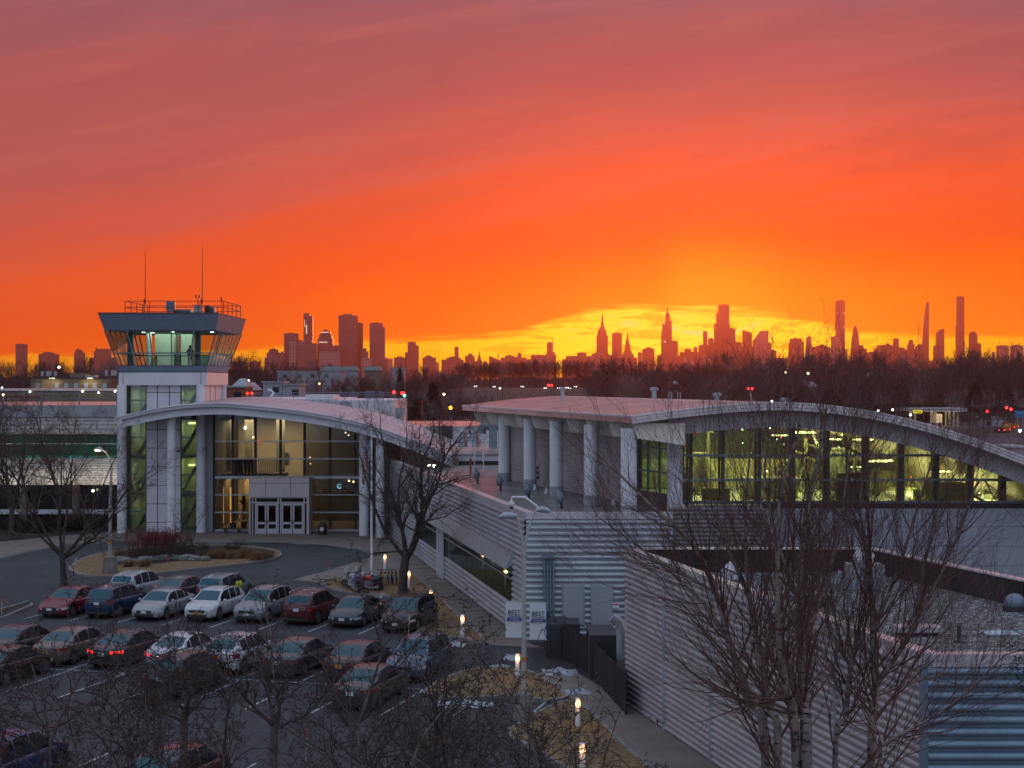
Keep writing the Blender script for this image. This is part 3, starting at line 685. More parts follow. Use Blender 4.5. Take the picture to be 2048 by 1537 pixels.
for k in range(22): x = x1 - 1.75 * k; b.box(x - .06, x + .06, 136.2, 136.34, 6.3, 8.45)
b.build('mullion', M['teal'], ww)
b = MB(); b.box(x0, x1, 136.12, 136.2, 7.55, 7.64); b.box(x0, x1, 136.1, 136.3, 6.28, 6.36); b.build('transom', M['column'], ww)
b = MB(); r_ = random.Random(5)
for k in range(21):
    if r_.random() < .55: x = x1 - 1.75 * k; b.box(x - 1.7, x - .1, 137.4, 137.6, 6.4, 8.4)
b.build('blind', mat('green_blind', (.16, .42, .28), .8, var=.3, scale=.5), LW)
b = MB(); b.box(x0, x1, 142, 142.2, 4.0, 8.4); b.build('rear_wall', mat('office_dark', (.16, .30, .22), .8), LW)
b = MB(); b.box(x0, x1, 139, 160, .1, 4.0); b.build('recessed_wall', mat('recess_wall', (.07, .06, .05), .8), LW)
b = MB(); b.box(x0, x1, 137.2, 137.24, 1.8, 3.9); lw = b.build('window', glass('ground_glass', (.16, .22, .12), 1.6), LW)
b = MB(); 
for k in range(12): x = x1 - 3.1 * k; b.box(x - .08, x + .08, 137.1, 137.3, 1.8, 3.95)
b.build('mullion', M['black'], lw)
b = MB(); b.box(x0, x1, 136.9, 137.4, 1.35, 1.75); b.build('sill', M['column'], LW)
for k in range(6): x = x1 - 4.5 - 4.6 * k; b = MB(); b.box(x - .28, x + .28, 136.3, 136.9, .1, 4.0); b.build('pier', mat('pier_brick', (.20, .15, .12), .8), LW)
b = MB()
for px, py in ((186, 982), (6, 790)): p = P(px, py, 136.5); b.ball(p, .12, 8, 5)
b.build('wall_lamp', lamp('wall_lamp', (1, .9, .6), 8), LW)
area('band_fill_light', (-48, 139.5, 8.2), 40, 2, 1300, (.75, 1, .9), parent=LW)  # added fill lamp that brightens the window band
area('wall_washer', (-40, 134.9, 3.9), 26, .3, 270, (1, .86, .62), rot=(rad(-205), 0, 0), parent=LW)
t = thing('roof_railing', 'thin steel railing along the roof of the long left building', 'railing', (-45, 137, 11))
b = MB()
for z in (11.55, 12.0): b.tube([(x0, 137, z), (x1, 137, z)], .03, 4)
b.build('rail', M['slate'], t)
for k in range(11): x = x1 - 1.0 - 3.35 * k; b = MB(); b.box(x - .06, x + .06, 136.95, 137.05, 11, 12.05); b.build('post', M['slate'], t)

# ================================================================ wedge building with terrace
WB = thing('wedge_building', 'sharp-cornered ribbed metal building with a roof terrace in the middle of the picture', 'building', (2, 90, 0))
def wx(D): return .7 - .205 * (D - 77.5)
Zp = 6.5
wseg = [(77.5, 80.6), (80.6, 113.5), (113.5, 131)]
b = MB(); corrugated(b, (wx(131), 131), (wx(77.5), 77.5), 3.55, Zp - .35, .30, .09)
corrugated(b, (wx(131), 131), (wx(77.5), 77.5), .0, 1.5, .30, .09)
corrugated(b, (wx(80.6), 80.6), (wx(77.5), 77.5), 1.5, 3.55, .30, .09); corrugated(b, (wx(131), 131), (wx(113.5), 113.5), 1.5, 3.55, .30, .09)
b.build('ribbed_wall', M['corr'], WB, smooth=50)
b = MB(); corrugated(b, (.7, 77.5), (PX(1345, 77.5), 77.5), 0, Zp - .35, .30, .09); b.build('ribbed_wall', M['corr'], WB, smooth=50)
b = MB()
for x in (2.9, 6.1): b.box(x, x + .05, 77.38, 77.5, 0, Zp - .36)
for D in (84, 90, 96, 102, 108, 114, 120): b.box(wx(D) - .115, wx(D) - .03, D, D + .06, 3.6 if D < 113 else 0, Zp - .36); 
b.build('cover_strip', M['corr'], WB)
b = MB(); corrugated(b, (PX(1345, 77.5) + .02, 80), (PX(1525, 80), 80), 0, 6.55, .22, .06); b.build('ribbed_wall', mat('ribbed_brownish', (.26, .23, .23), .5, metal=.2, var=.1, streak=.2), WB, smooth=50)
b = MB(); b.prism([(wx(131) + .25, 131), (wx(77.8) + .2, 77.75), (PX(1345, 77.5) - .02, 77.75), (PX(1345, 77.5) - .02, 80.3), (PX(1525, 80) - .02, 80.3), (PX(1525, 80) - .02, 83.4), (8.4, 84), (6, 90), (6, 131)], .0, 5.96)
b.build('core', M['grey'], WB)
b = MB(); b.prism([(wx(131) + .3, 131), (wx(77.8) + .3, 77.85), (PX(1345, 77.5) - .12, 77.85), (PX(1345, 77.5) - .12, 83.5), (8, 84.5), (6, 90), (6, 131)], 5.965, 6.0)
b.build('terrace', mat('terrace_slab', (.22, .21, .21), .35, var=.25, scale=.35, spec=.7), WB)
b = MB(); b.bar((wx(131) + .17, 131), (wx(77.5) + .17, 77.62), .46, Zp - .34, Zp); pp = b.build('coping', M['coping'], WB)
b = MB(); b.bar((wx(77.5) - .02, 77.60), (PX(1345, 77.5), 77.60), .40, Zp - .34, Zp - .003); b.build('coping', M['coping'], WB)
b = MB(); b.bar((wx(113.5) + .02, 113.5), (wx(80.6) + .02, 80.6), .06, 1.5, 3.55); wn = b.build('window', glass('strip_glass', (.16, .30, .26), .75), WB)
b = MB()
for k in range(34): D = 81 + k * .97; b.box(wx(D) - .03 + .05, wx(D) + .06, D, D + .05, 1.5, 3.55)
b.build('mullion', M['teal'], wn)
b = MB(); b.tube([(wx(113.5) - .06, 113.5, 2.75), (wx(80.6) - .06, 80.6, 2.75)], .05, 6); b.build('transom', M['steel'], wn)
b = MB(); b.bar((wx(112) + 2.2, 112), (wx(81) + 2.2, 81), .1, .1, 4); b.build('inner_wall', mat('strip_inner', (.06, .10, .07), .8, var=.3, scale=.4), WB)
b = MB(); q0, q1 = (wx(113.5), 113.5), (wx(80.5), 80.5); b.hexa([(q0[0] - .45, 113.5, 3.30), (q1[0] - .45, 80.4, 3.30), (q1[0], 80.4, 3.55), (q0[0], 113.5, 3.55)], [(q0[0] - .45, 113.5, 3.36), (q1[0] - .45, 80.4, 3.36), (q1[0], 80.4, 4.3), (q0[0], 113.5, 4.3)])
b.build('window_hood', mat('hood_metal', (.40, .40, .43), .35, metal=.3, streak=.15), WB)
D = 104
b = MB(); b.bar((wx(D) - .10, D), (wx(D - 1.3) - .10, D - 1.3), .12, .05, 3.2); dd = b.build('door', M['steel'], WB)
b = MB()
for dd_ in (D + .3, D - .8, D - 1.8): b.box(wx(dd_) - .3, wx(dd_) - .15, dd_, dd_ + .12, .0, 3.3)
b.build('door_frame', M['column'], WB)
for a, c in ((1127, 1167), (1184, 1224)):
    b = MB(); b.box(PX(a, 77.3), PX(c, 77.3), 77.30, 77.42, .9, 2.85); dr = b.build('service_door', M['grey'], WB)
    b = MB(); b.box(PX(a, 77.3) - .06, PX(c, 77.3) + .06, 77.34, 77.41, 2.85, 2.93); b.box(PX(a, 77.3) - .07, PX(a, 77.3) - .004, 77.34, 77.41, .8, 2.85); b.box(PX(c, 77.3) + .004, PX(c, 77.3) + .07, 77.34, 77.41, .8, 2.85); b.build('door_frame', M['corr'], dr)
PC = mat('conduit_blue', (.17, .25, .30), .45, metal=.2)
t = thing('conduit_riser', 'four vertical grey-blue conduits under a small hood on the ribbed wall', 'pipes', (PX(1096, 77.2), 77.2, 1))
for px in (1089, 1095, 1101, 1107): b = MB(); b.tube([(PX(px, 77.2), 77.25, .8), (PX(px, 77.2), 77.25, 4.25)], .055, 8); b.build('conduit', PC, t, smooth=True)
b = MB(); b.box(PX(1085, 77.2), PX(1109, 77.2), 77.05, 77.41, 4.25, 4.42); b.build('hood', PC, t)
b = MB(); b.box(PX(1083, 77.2), PX(1110, 77.2), 77.22, 77.36, 3.5, 3.56); b.build('clamp', M['darkmet'], t)
x = PX(1234, 77.2); t = thing('notice_plate', 'small white and red notice plate on the ribbed wall right of the service doors', 'sign', (x, 77.3, 1.9))
b = MB(); b.box(x - .22, x + .12, 77.28, 77.34, 1.72, 1.98); b.build('plate', M['column'], t); b = MB(); b.box(x - .2, x + .1, 77.26, 77.28, 1.90, 1.95); b.build('red_bar', mat('sign_red', (.5, .05, .04), .5), t)
# bracket lamp on the parapet corner
x, y = .9, 78.3; t = thing('bracket_lamp', 'white swan bracket with a round globe lamp at the terrace corner', 'lamp', (x, y, 6))
b = MB(); b.tube([(x + .45, y, 6.0), (x + .45, y, 6.55), (x + .35, y, 6.75), (x - .25, y, 7.2), (x - .9, y, 7.2), (x - .93, y, 7.0)], .055, 8); b.build('arm', M['column'], t, smooth=True)
b = MB(); b.ball((x - .93, y, 6.85), .16, 12, 8); b.build('globe', mat('globe_white', (.7, .7, .7), .3), t, smooth=True)
b = MB(); b.cyl(x - .93, y, 6.6, 6.72, .1, 10); b.build('cap', M['darkmet'], t)
# terrace uplights
for i, (px, py, lab) in enumerate(((953, 960, 'farthest of the four grey floodlights along the terrace edge'), (999, 974, 'second farthest grey floodlight on the terrace'), (1055, 992, 'grey floodlight on the terrace just behind the white bracket lamp'), (1120, 1010, 'nearest and rightmost grey floodlight on the terrace'))):
    D = FOC * 7 / (py + 8 - HY); x = PX(px, D); s = 1.0
    t = thing('floodlight', lab, 'floodlight', (x, D, 6), 'floodlights along the terrace edge')
    b = MB(); b.cyl(x + .08, D, 6, 6.35, .07, 8); b.build('stem', M['darkmet'], t)
    b = MB(); b.tube([(x, D, 6.30), (x, D, 6.42), (x, D, 6.66), (x - .03, D, 6.86), (x - .10, D, 7.08)], [.09, .20, .25, .18, .05], 12)
    b.build('hood', mat('flood_cover', (.17, .21, .25), .5, var=.15), t, smooth=60)
    b = MB(); b.tube([(x - .1, D, 7.02), (x - .12, D, 7.14)], [.06, .01], 6); b.build('tip', MATS['flood_cover'], t)
for px, py, h in ((1070, 981, 14), (1093, 989, 13), (1227, 1012, 14)):
    D = FOC * 7 / (py - HY); x = PX(px, D); t = thing('roof_cone', 'small pale vent cone on the terrace at about %s' % {1070: 'the foot of the third column', 1093: 'the foot of the middle column', 1227: 'the front right column'}[px], 'vent', (x, D, 6)); b = MB(); b.tube([(x, D, 6), (x, D, 6.4)], [.14, .05], 10); b.build('cone', M['column'], t)
    b = MB(); b.cyl(x, D, 6, 6.06, .22, 10); b.build('flange', M['grey'], t)

# ================================================================ arched hall
AH = thing('arched_hall', 'large hall with a shallow arched white roof and lit greenish glass front', 'building', (18, 95, 6))
D = 80.0
hp = smooth_curve([(PX(px, D), PZ(py, D)) for px, py in ((1264, 833), (1330, 824), (1400, 816), (1480, 809), (1560, 806), (1650, 811), (1750, 825), (1850, 848), (1950, 879), (2048, 915), (2200, 980), (2330, 1040))], 60)
SK = -.268
hr = arch_roof(hp, 80, 117, 0, SK, .36, 'roof', M['roof'], AH)
b = MB()
for k, (oz, r_) in enumerate(((-.02, .06), (-.20, .05), (-.36, .05))):
    b.tube([(p.x, 79.97, p.y + oz) for p in hp], r_, 5)
b.tube([(hp[0].x, 80, hp[0].y - .02), (hp[0].x + SK * 37, 117, hp[0].y - .02)], .08, 5)
b.build('gutter', M['coping'], hr)
b = MB()
for k in range(1, 60): p = hp[k]; b.tube([(p.x, 80.05, p.y + .008), (p.x + SK * 36.9, 116.9, p.y + .008)], .024, 4)
b.build('standing_seam', M['roof'], hr)
def hz(x, y=80): return interp([(p.x, p.y) for p in hp], x - SK * (y - 80))
fb = [Vector((8.2, interp([(p.x, p.y) for p in hp], 8.2) - .37))] + [p - Vector((0, .37)) for p in hp if p.x > 8.3]
arch_roof(fb, 81.2, 81.7, 0, 0, .95, 'front_beam', mat('beam_panel', (.50, .45, .46), .5, var=.03, streak=.08), hr)
b = MB()
for px in (1524, 1669, 1810, 1955):
    x = PX(px, 81.2); z = hz(x); b.box(x - .015, x + .015, 81.18, 81.22, z - 1.3, z - .4)
b.build('beam_joint', M['black'], hr)
def sx(D): return -.3 + (110.5 - D) * .335
S0, S1, S2 = (-.3, 110.5), (sx(88.2), 88.2), (sx(84), 84)
zs = 10.55
b = MB(); corrugated(b, S0, S1, 6.0, zs, .16, .045); b.build('side_wall', mat('ribbed_side', (.40, .36, .35), .5, metal=.15, var=.12, streak=.35, scale=.5), AH, smooth=50)
b = MB(); b.bar((S0[0] + .2, S0[1]), (S1[0] + .2, S1[1]), .1, 6, 11.2); b.build('side_core', M['grey'], AH)
b = MB()
for k, D in enumerate(np.linspace(80.45, 114.5, 10)):
    ze = hp[0].y - .37; xe = hp[0].x + SK * (D - 80); xw = sx(max(D, 84)) + .1
    b2 = MB(); b2.slabxz([(xe + .18, ze), (xe + .45, ze - .80), (xw + .3, ze - 1.15), (xw + .3, ze)], D, D + .3); b2.build('roof_fin', mat('fin_lit_tone', (.78, .70, .60), .5, var=.04, streak=.1), AH)  # fins painted lighter than the wall, for the light falling on them
for D in (110, 102.4, 95.6, 87.9, 80.9):
    X_ = 2.74 + (95.6 - D) * .228; b2 = MB(); b2.cyl(X_, D, 6.6, 10.6, .42, 20); c = b2.build('round_column', M['column'], AH, smooth=True)
    b2 = MB(); b2.cyl(X_, D, 6.0, 6.6, .44, 20); b2.build('base', M['grey'], c)
b2 = MB(); b2.cyl(PX(1350, 83.2), 83.2, 6.0, 10.9, .42, 20); c = b2.build('round_column', M['column'], AH, smooth=True)
b = MB(); b.box(PX(1336, 83.0), PX(1372, 83.0), 82.6, 83.9, 9.9, hz(PX(1355, 83), 83) - .36); b.box(PX(1338, 83), PX(1362, 83), 82.62, 83.4, 9.0, 9.9); b.build('corner_panel', MATS['beam_panel'], AH)
b = MB(); D = 103.6; b.bar((sx(D) - .06, D), (sx(D - 1.3) - .06, D - 1.3), .06, 6.02, 8.3); dr = b.build('side_door', mat('side_door', (.36, .34, .30), .6), AH)
b = MB(); D = 105.2
for i in range(2):
    for j in range(3): b.bar((sx(D - .7 * i) - .06, D - .7 * i), (sx(D - .4 - .7 * i) - .06, D - .4 - .7 * i), .04, 6.5 + .32 * j, 6.7 + .32 * j)
b.build('vent_grid', M['black'], AH)
# glass front
YG = 84.0; gx = np.linspace(S2[0] + .3, 37, 24)
HG = glass('hall_glass', (.84, .86, .64), .6)
b = MB(); b.slabxz([(S2[0] + .3, 6.5), (37, 6.5)] + [(x, max(6.6, hz(x, 84) - .5)) for x in gx[::-1]], YG, YG + .02); hw = b.build('front_window', HG, AH)
b = MB()
for px in (1366, 1383, 1447, 1520, 1588, 1657, 1735, 1806, 1876, 1945, 2010, 2078, 2146, 2215):
    x = PX(px, YG); zt = hz(x, 84) - .45
    if zt > 6.6:
        b.box(x - .10, x + .06, YG - .06, YG + .35, 6.5, zt); b.box(x - .24, x - .15, YG + .1, YG + .5, 6.5, zt)
b.build('mullion', mat('hall_mullion', (.025, .075, .07), .4), hw)
for py in (911, 960, 1004):
    z = PZ(py, YG); xe = 37
    for x in np.linspace(12, 37, 200):
        if hz(x, 84) - .5 < z + .1: xe = x; break
    b = MB(); b.box(S2[0] + .3, xe, YG - .22, YG - .07, z - .07, z + .07); b.build('transom', M['slate'] if py > 1000 else mat('transom_metal', (.25, .33, .34), .4, metal=.3), hw)
b = MB(); b.add([(*S1, 6.95), (*S2, 6.95), (*S2, 11), (*S1, 11)], [(0, 1, 2, 3)]); sw = b.build('side_window', glass('side_glass_dark', (.30, .45, .18), 1.2), AH)
b = MB()
for D in (88.1, 86.7, 85.2, 84.1): b.box(sx(D) - .12, sx(D), D, D + .12, 6.95, 11)
for z in (8.05, 9.4): b.bar((S1[0] - .1, S1[1]), (S2[0] - .1, S2[1]), .08, z - .05, z + .05)
b.build('mullion', M['teal'], sw)
b = MB(); b.bar((S1[0], S1[1]), (S2[0], S2[1]), .3, 6.0, 6.93); b.build('dado_panel', mat('dado_brown', (.09, .07, .08), .6), AH)
b = MB(); b.box(PX(1378, 82.3), 45, 83.55, 83.95, 6.2, 6.46); b.build('sill_dark_strip', M['black'], AH)  # black strip between the glass sill and the panel wall
b = MB(); b.box(PX(1525, 83.5), 48, 83.5, 84, 0, 6.2); gwl = b.build('lower_wall', mat('lower_panel', (.40, .41, .46), .45, var=.05, streak=.12, scale=.4), AH)
b = MB()
for z in (5.2, 4.15, 3.1, 2.05): b.box(PX(1525, 83.5), 48, 83.485, 83.51, z, z + .03)
b.build('panel_joint', M['slate'], gwl)
b = MB(); b.box(PX(1378, 82.5), PX(1525, 82.5), 82.6, 83.5, 6.0, 6.45); b.build('sill_wall', MATS['ribbed_brownish'], AH)
# interior
HI = mat('hall_interior', (.58, .60, .44), .85, var=.12, scale=.25)
b = MB(); b.slabxz([(2.5, 6)] + [(34, 6)] + [(x, max(6.1, hz(x, 107) - .5)) for x in np.linspace(34, 2.5, 20)], 107, 107.2); b.prism([(sx(84.3) + .4, 84.3), (36, 84.3), (36, 107), (sx(107) + .4, 107)], 5.99, 6.03); b.build('hall_back_wall', HI, AH)
b = MB()
for D in (88, 94, 100):
    for x in (12, 20, 27): zc = hz(x, D) - 1.9; b.hexa([(x, D, zc), (x + .3, D, zc), (x + .3, D + .3, zc), (x, D + .3, zc)], [(x - 2, D, zc + 1), (x - 1.7, D, zc + 1), (x - 1.7, D + .3, zc + 1), (x - 2, D + .3, zc + 1)])
for k, x in enumerate(np.linspace(9, 30, 8)): b.box(x, x + .12, 95, 95.5, 6, max(6.2, hz(x, 95) - .6))
b.box(8, 20, 101, 101.5, 6.1, 8.0); b.box(22, 34, 98, 98.4, 6.1, 7.4)
b.build('hall_truss', mat('truss_cream', (.45, .42, .22), .7), AH)
b = MB(); r_ = random.Random(8)
b.box(10.5, 12.2, 96, 97.5, 6.5, 8.6); b.box(13.8, 17.0, 92, 94, 6.1, 7.3); b.box(24, 26.5, 90, 92, 6.1, 7.1); b.box(19, 20.3, 93, 95, 6.5, 9.0); b.box(29, 31, 95, 97, 6.5, 8)
for k in range(26): x = r_.uniform(9, 34); y = r_.uniform(86, 104); b.box(x, x + r_.uniform(.3, 1.6), y, y + .5, 6.05, 6.05 + r_.uniform(.5, 1.8))
b.build('hall_equipment', mat('hall_equipment', (.34, .34, .20), .7, var=.3, scale=.6), AH)
b = MB()
for k in range(15):
    x = r_.uniform(9, 26); y = r_.uniform(88, 102); z = hz(x, y) - .9 - r_.random() * .5; b.box(x, x + 1.2, y, y + .3, z, z + .08)
b.build('hall_ceiling_light', lamp('hall_tube', (1, 1, .6), 5), AH)
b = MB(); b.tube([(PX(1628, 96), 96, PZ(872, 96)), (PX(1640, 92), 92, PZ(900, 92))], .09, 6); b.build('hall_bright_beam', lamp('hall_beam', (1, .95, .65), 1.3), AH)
for c_, nm, e_ in (((.6, 1, .9), 'hall_spark', 5), ((1, .08, .06), 'hall_red_lamp', 2.5)):
    b = MB()
    for k in range(22 if nm == 'hall_spark' else 14): x = r_.uniform(9.5, 31); y = r_.uniform(86, 103); b.ball((x, y, min(r_.uniform(7.3, 10.3), hz(x, y) - 1)), .05, 6, 4)
    b.build(nm, lamp(nm, c_, e_), AH)
for x, e in ((12, 1000), (19, 1300), (27, 1100), (34, 520)):
    area('hall_light', (x, 95, hz(x, 95) - .8), 6, 10, e, (.97, 1, .74), parent=AH)
# roof vents on the hall
for px, py0, py1, D, w, lab in ((1125, 775, 803, 104, .22, 'tall thin vent pipe on the hall roof, the leftmost'), (1308, 775, 806, 98, .28, 'mushroom topped vent standing on the pink part of the hall roof'), (1434, 786, 806, 96, .26, 'short mushroom vent on the hall roof right of the two loops'), (1569, 796, 808, 90, .30, 'squat round vent on the crest of the hall roof')):
    x = PX(px, D); zt = PZ(py0, D); zb = hz(x, D) - .05; t = thing('roof_vent', lab, 'vent', (x, D, zb))
    b = MB(); b.cyl(x, D, zb, zt - .15, w * .55, 12); b.build('pipe', M['steel'], t, smooth=True)
    b = MB(); b.tube([(x, D, zt - .22), (x, D, zt - .06), (x, D, zt)], [w, w, w * .5], 14); b.build('cap', M['grey'], t)
for px, lab in ((1340, 'left of two thin metal loops on the hall roof'), (1358, 'right of two thin metal loops on the hall roof')):
    D = 97; x = PX(px, D); zb = hz(x, D) - .05; t = thing('roof_loop', lab, 'metal loop', (x, D, zb)); zt = PZ(785, D)
    b = MB(); b.tube([(x - .08, D, zb), (x - .08, D, zt), (x + .08, D, zt), (x + .08, D, zb)], .025, 5); b.build('loop', M['steel'], t)
D = 88; x = PX(1502, D); zb = hz(x, D) - .05; t = thing('warning_light', 'twin red obstruction lights on a bent stem above the hall roof', 'warning light', (x, D, zb))
b = MB(); b.tube([(x + .05, D, zb), (x, D, zb + .4), (x - .08, D, PZ(784, D))], .045, 6); b.build('stem', M['steel'], t)
for s in (-.16, .06): b = MB(); b.ball((x + s, D, PZ(778, D)), .085, 8, 6); b.build('red_lens', lamp('red_lens', (1, .04, .03), 2.2), t)

# ================================================================ gravel-roofed block, lower right
GB = thing('gravel_roof_block', 'low ribbed building with a gravel roof in the lower right corner', 'building', (11, 50, 0))
c1, c2, c3 = (4.63, 62.7), (10.2, 38.3), (24, 38.3)
ZT = 6.3
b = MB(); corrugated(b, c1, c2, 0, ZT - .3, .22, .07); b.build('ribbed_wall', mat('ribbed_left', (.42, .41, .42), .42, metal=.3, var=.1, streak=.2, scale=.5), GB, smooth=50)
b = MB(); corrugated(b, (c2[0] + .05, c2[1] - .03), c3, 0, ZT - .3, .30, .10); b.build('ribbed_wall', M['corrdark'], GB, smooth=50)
b = MB()
for k in range(1, 5): q = Vector(c1).lerp(Vector(c2), k / 5); b.box(q.x - .13, q.x - .02, q.y, q.y + .06, 0, ZT - .31)
for x in (13.6, 17.2): b.box(x, x + .05, 38.14, 38.27, 0, ZT - .31)
b.build('cover_strip', M['corr'], GB)
b = MB(); b.box(c2[0] - .12, c2[0] + .06, c2[1] - .12, c2[1] + .1, 0, ZT - .3); b.build('corner_trim', M['corrdark'], GB)
back = [(4.63, 62.7), (10.2, 62.7), (14.5, 64), (17.4, 52.6), (24, 46)]
body = [(4.75, 62.5), (10.3, 38.45), (24, 38.45), (24, 46), (17.4, 52.6), (14.4, 63.8), (10.2, 62.5)]
b = MB(); b.prism(body, 0, 5.3); b.build('core', M['darkmet'], GB)
gr = mat('roof_gravel', (.15, .15, .15), .9, var=.2, scale=.5, bump=1.0, bscale=14)
N = NT(gr.node_tree); bs = gr.node_tree.nodes['Principled BSDF']; tcx = N.n.new('ShaderNodeTexCoord').outputs['Object']
vo = N.n.new('ShaderNodeTexVoronoi'); vo.inputs['Scale'].default_value = 9; N.l.new(tcx, vo.inputs['Vector']); sp_ = N.n.new('ShaderNodeSeparateColor'); N.l.new(vo.outputs['Color'], sp_.inputs[0])
N.put(bs.inputs['Base Color'], N.ramp(sp_.outputs[0], [(0, (.03, .03, .03)), (.4, (.10, .10, .10)), (.8, (.22, .22, .22)), (1, (.42, .42, .42))]))
b = MB(); b.prism(body, 5.31, 5.34); b.build('gravel', gr, GB)
b = MB()
for a, c in (((4.63, 62.7), (10.2, 38.3)), ((10.2, 38.3), (24, 38.3))): b.bar((a[0] + .16, a[1] + .08), (c[0] + .16, c[1] + .12), .40, ZT - .32, ZT + (.0 if a[0] < 5 else -.004))
cp = b.build('coping', M['coping'], GB)
b = MB()
for a, c in (((4.9, 62.3), (10.4, 38.75)), ((10.4, 38.75), (24, 38.75))): b.bar(a, c, .06, 5.34, ZT - .33)
for a, c in (((4.63, 62.7), (14.5, 62.75)), ((14.5, 62.7), (17.4, 52.6)), ((17.4, 52.6), (24, 46))): b.bar(a, c, .12, 5.2, ZT - .06)
b.build('parapet', mat('parapet_tar', (.022, .02, .024), .8), GB)
b = MB()
for a, c in (((4.63, 62.7), (14.5, 62.75)), ((14.55, 62.7), (17.45, 52.6)), ((17.45, 52.6), (24, 46))): b.bar(a, c, .40, ZT - .055, ZT)
b.build('coping', M['coping'], GB)
def roofp(px, py): return G(px, py, 5.34)
p = roofp(1737, 1180); t = thing('exhaust_fan', 'boxy exhaust fan with domed top in the middle of the gravel roof', 'vent', p)
b = MB(); b.box(p.x - .7, p.x + .6, p.y, p.y + 1.0, 5.34, 6.25); b.build('box', M['grey'], t)
b = MB(); b.ball((p.x - .05, p.y + .5, 6.5), .4, 14, 8, (1, 1, .8)); b.build('dome', M['column'], t, smooth=True)
b = MB(); b.tube([(p.x - .9, p.y, 5.4), (p.x - .9, p.y, 5.9), (p.x - 1.1, p.y - .2, 6.0), (p.x - 1.3, p.y - .2, 5.6)], .13, 8); b.build('gooseneck', M['steel'], t, smooth=True)
p = roofp(1463, 1162); t = thing('turbine_vent', 'small white pointed vent near the far left parapet of the gravel roof', 'vent', p)
b = MB(); b.tube([(p.x, p.y, 5.34), (p.x, p.y, 5.8), (p.x, p.y, 6.1)], [.42, .40, .05], 12); b.build('cowl', M['white'], t); b = MB(); b.cyl(p.x, p.y, 5.34, 5.44, .5, 12); b.build('flange', M['slate'], t)
p = roofp(2030, 1222); t = thing('turbine_vent', 'round grey domed vent at the right edge of the gravel roof', 'vent', p)
b = MB(); b.cyl(p.x, p.y, 5.34, 5.5, .40, 14); b.build('flange', M['darkmet'], t); b = MB(); b.ball((p.x, p.y, 5.62), .36, 14, 8, (1, 1, .85)); b.build('dome', M['slate'], t, smooth=True)
p = roofp(1850, 1275); t = thing('roof_duct', 'flat long duct cover lying on the gravel roof near the front corner', 'duct', p)
b = MB(); b.box(p.x - .8, p.x + .55, p.y + .1, p.y + .8, 5.46, 5.62); b.build('lid', M['coping'], t); b = MB(); b.box(p.x - .7, p.x + .45, p.y + .2, p.y + .7, 5.34, 5.46); b.build('curb', M['black'], t)
b = MB()
p = roofp(1560, 1215); t = thing('roof_duct', 'dark flat hatch on the gravel roof under the birch twigs', 'duct', p)
b = MB(); b.box(p.x - 1.6, p.x + 1.8, p.y, p.y + 1.2, 5.5, 5.72); b.build('lid', M['slate'], t); b = MB(); b.box(p.x - 1.5, p.x + 1.7, p.y + .1, p.y + 1.1, 5.34, 5.5); b.build('curb', M['black'], t)
p = roofp(2002, 1272); t = thing('white_board', 'small white board lying on the gravel near the front parapet', 'board', p)
b = MB(); b.add([(p.x - .55, p.y + .3, 5.42), (p.x + .40, p.y + .3, 5.42), (p.x + .55, p.y - .1, 5.36), (p.x - .45, p.y - .1, 5.36), (p.x - .55, p.y + .3, 5.46), (p.x + .40, p.y + .3, 5.46), (p.x + .55, p.y - .1, 5.40), (p.x - .45, p.y - .1, 5.40)], [(3,2,1,0),(4,5,6,7),(0,1,5,4),(1,2,6,5),(2,3,7,6),(3,0,4,7)]); b.build('panel', mat('board_blue', (.42, .50, .55), .6), t)
b = MB(); p = roofp(1918, 1286); t = thing('pipe_stub', 'short pipe stub on the gravel roof by the front parapet', 'pipe', p); b.cyl(p.x, p.y, 5.34, 5.85, .06, 8); b.build('pipe', M['darkmet'], t); b = MB(); b.cyl(p.x, p.y, 5.34, 5.4, .16, 8); b.build('flange', M['darkmet'], t)

# ================================================================ plant rooms between tower and hall
RB = thing('rear_plant_building', 'pale lilac panelled block behind the entrance roof', 'building', (-22, 165, 0))
b = MB(); D = 160; b.box(PX(448, D), PX(666, D), D, 185, 0, PZ(799, D)); b.box(PX(666, D), PX(788, D), D - .3, 180, 0, PZ(801, D)); w = b.build('wall', M['white'], RB)
b = MB()
for k in range(22): x = PX(455, D) + .8 * k; b.box(x, x + .03, D - .33, D - .31 if x > PX(666, D) else D - .01, 8, 11.2)
b.box(PX(450, D), PX(786, D), D - .34, D - .315, 9.6, 9.63); b.build('panel_joint', M['slate'], w)
b = MB(); b.box(PX(608, D), PX(666, D), D + 1, D + 6, 11.2, PZ(790, D)); b.build('penthouse', M['white'], RB)
b = MB(); b.box(PX(738, D), PX(762, D), D - .36, D - .32, PZ(840, D), PZ(822, D)); wn = b.build('window', lamp('dim_window', (.30, .34, .22), .35), RB); b = MB(); b.box(PX(749, D), PX(751, D), D - .4, D - .36, PZ(840, D), PZ(822, D)); b.build('frame', M['column'], wn)
b = MB(); b.box(PX(682, D), PX(700, D), D - 1.2, D - .35, PZ(836, D), PZ(803, D)); b.cyl(PX(705, D), D - .8, PZ(826, D), PZ(818, D), .35); b.build('wall_unit', M['grey'], RB)
b = MB(); b.tube([(PX(533, D), D + 2, 11.2), (PX(541, D), D + 2, 11.9), (PX(536, D), D + 2, PZ(781, D)), (PX(530, D), D + 2, PZ(781, D))], .12, 8); b.build('gooseneck', M['column'], RB, smooth=True)
b = MB()
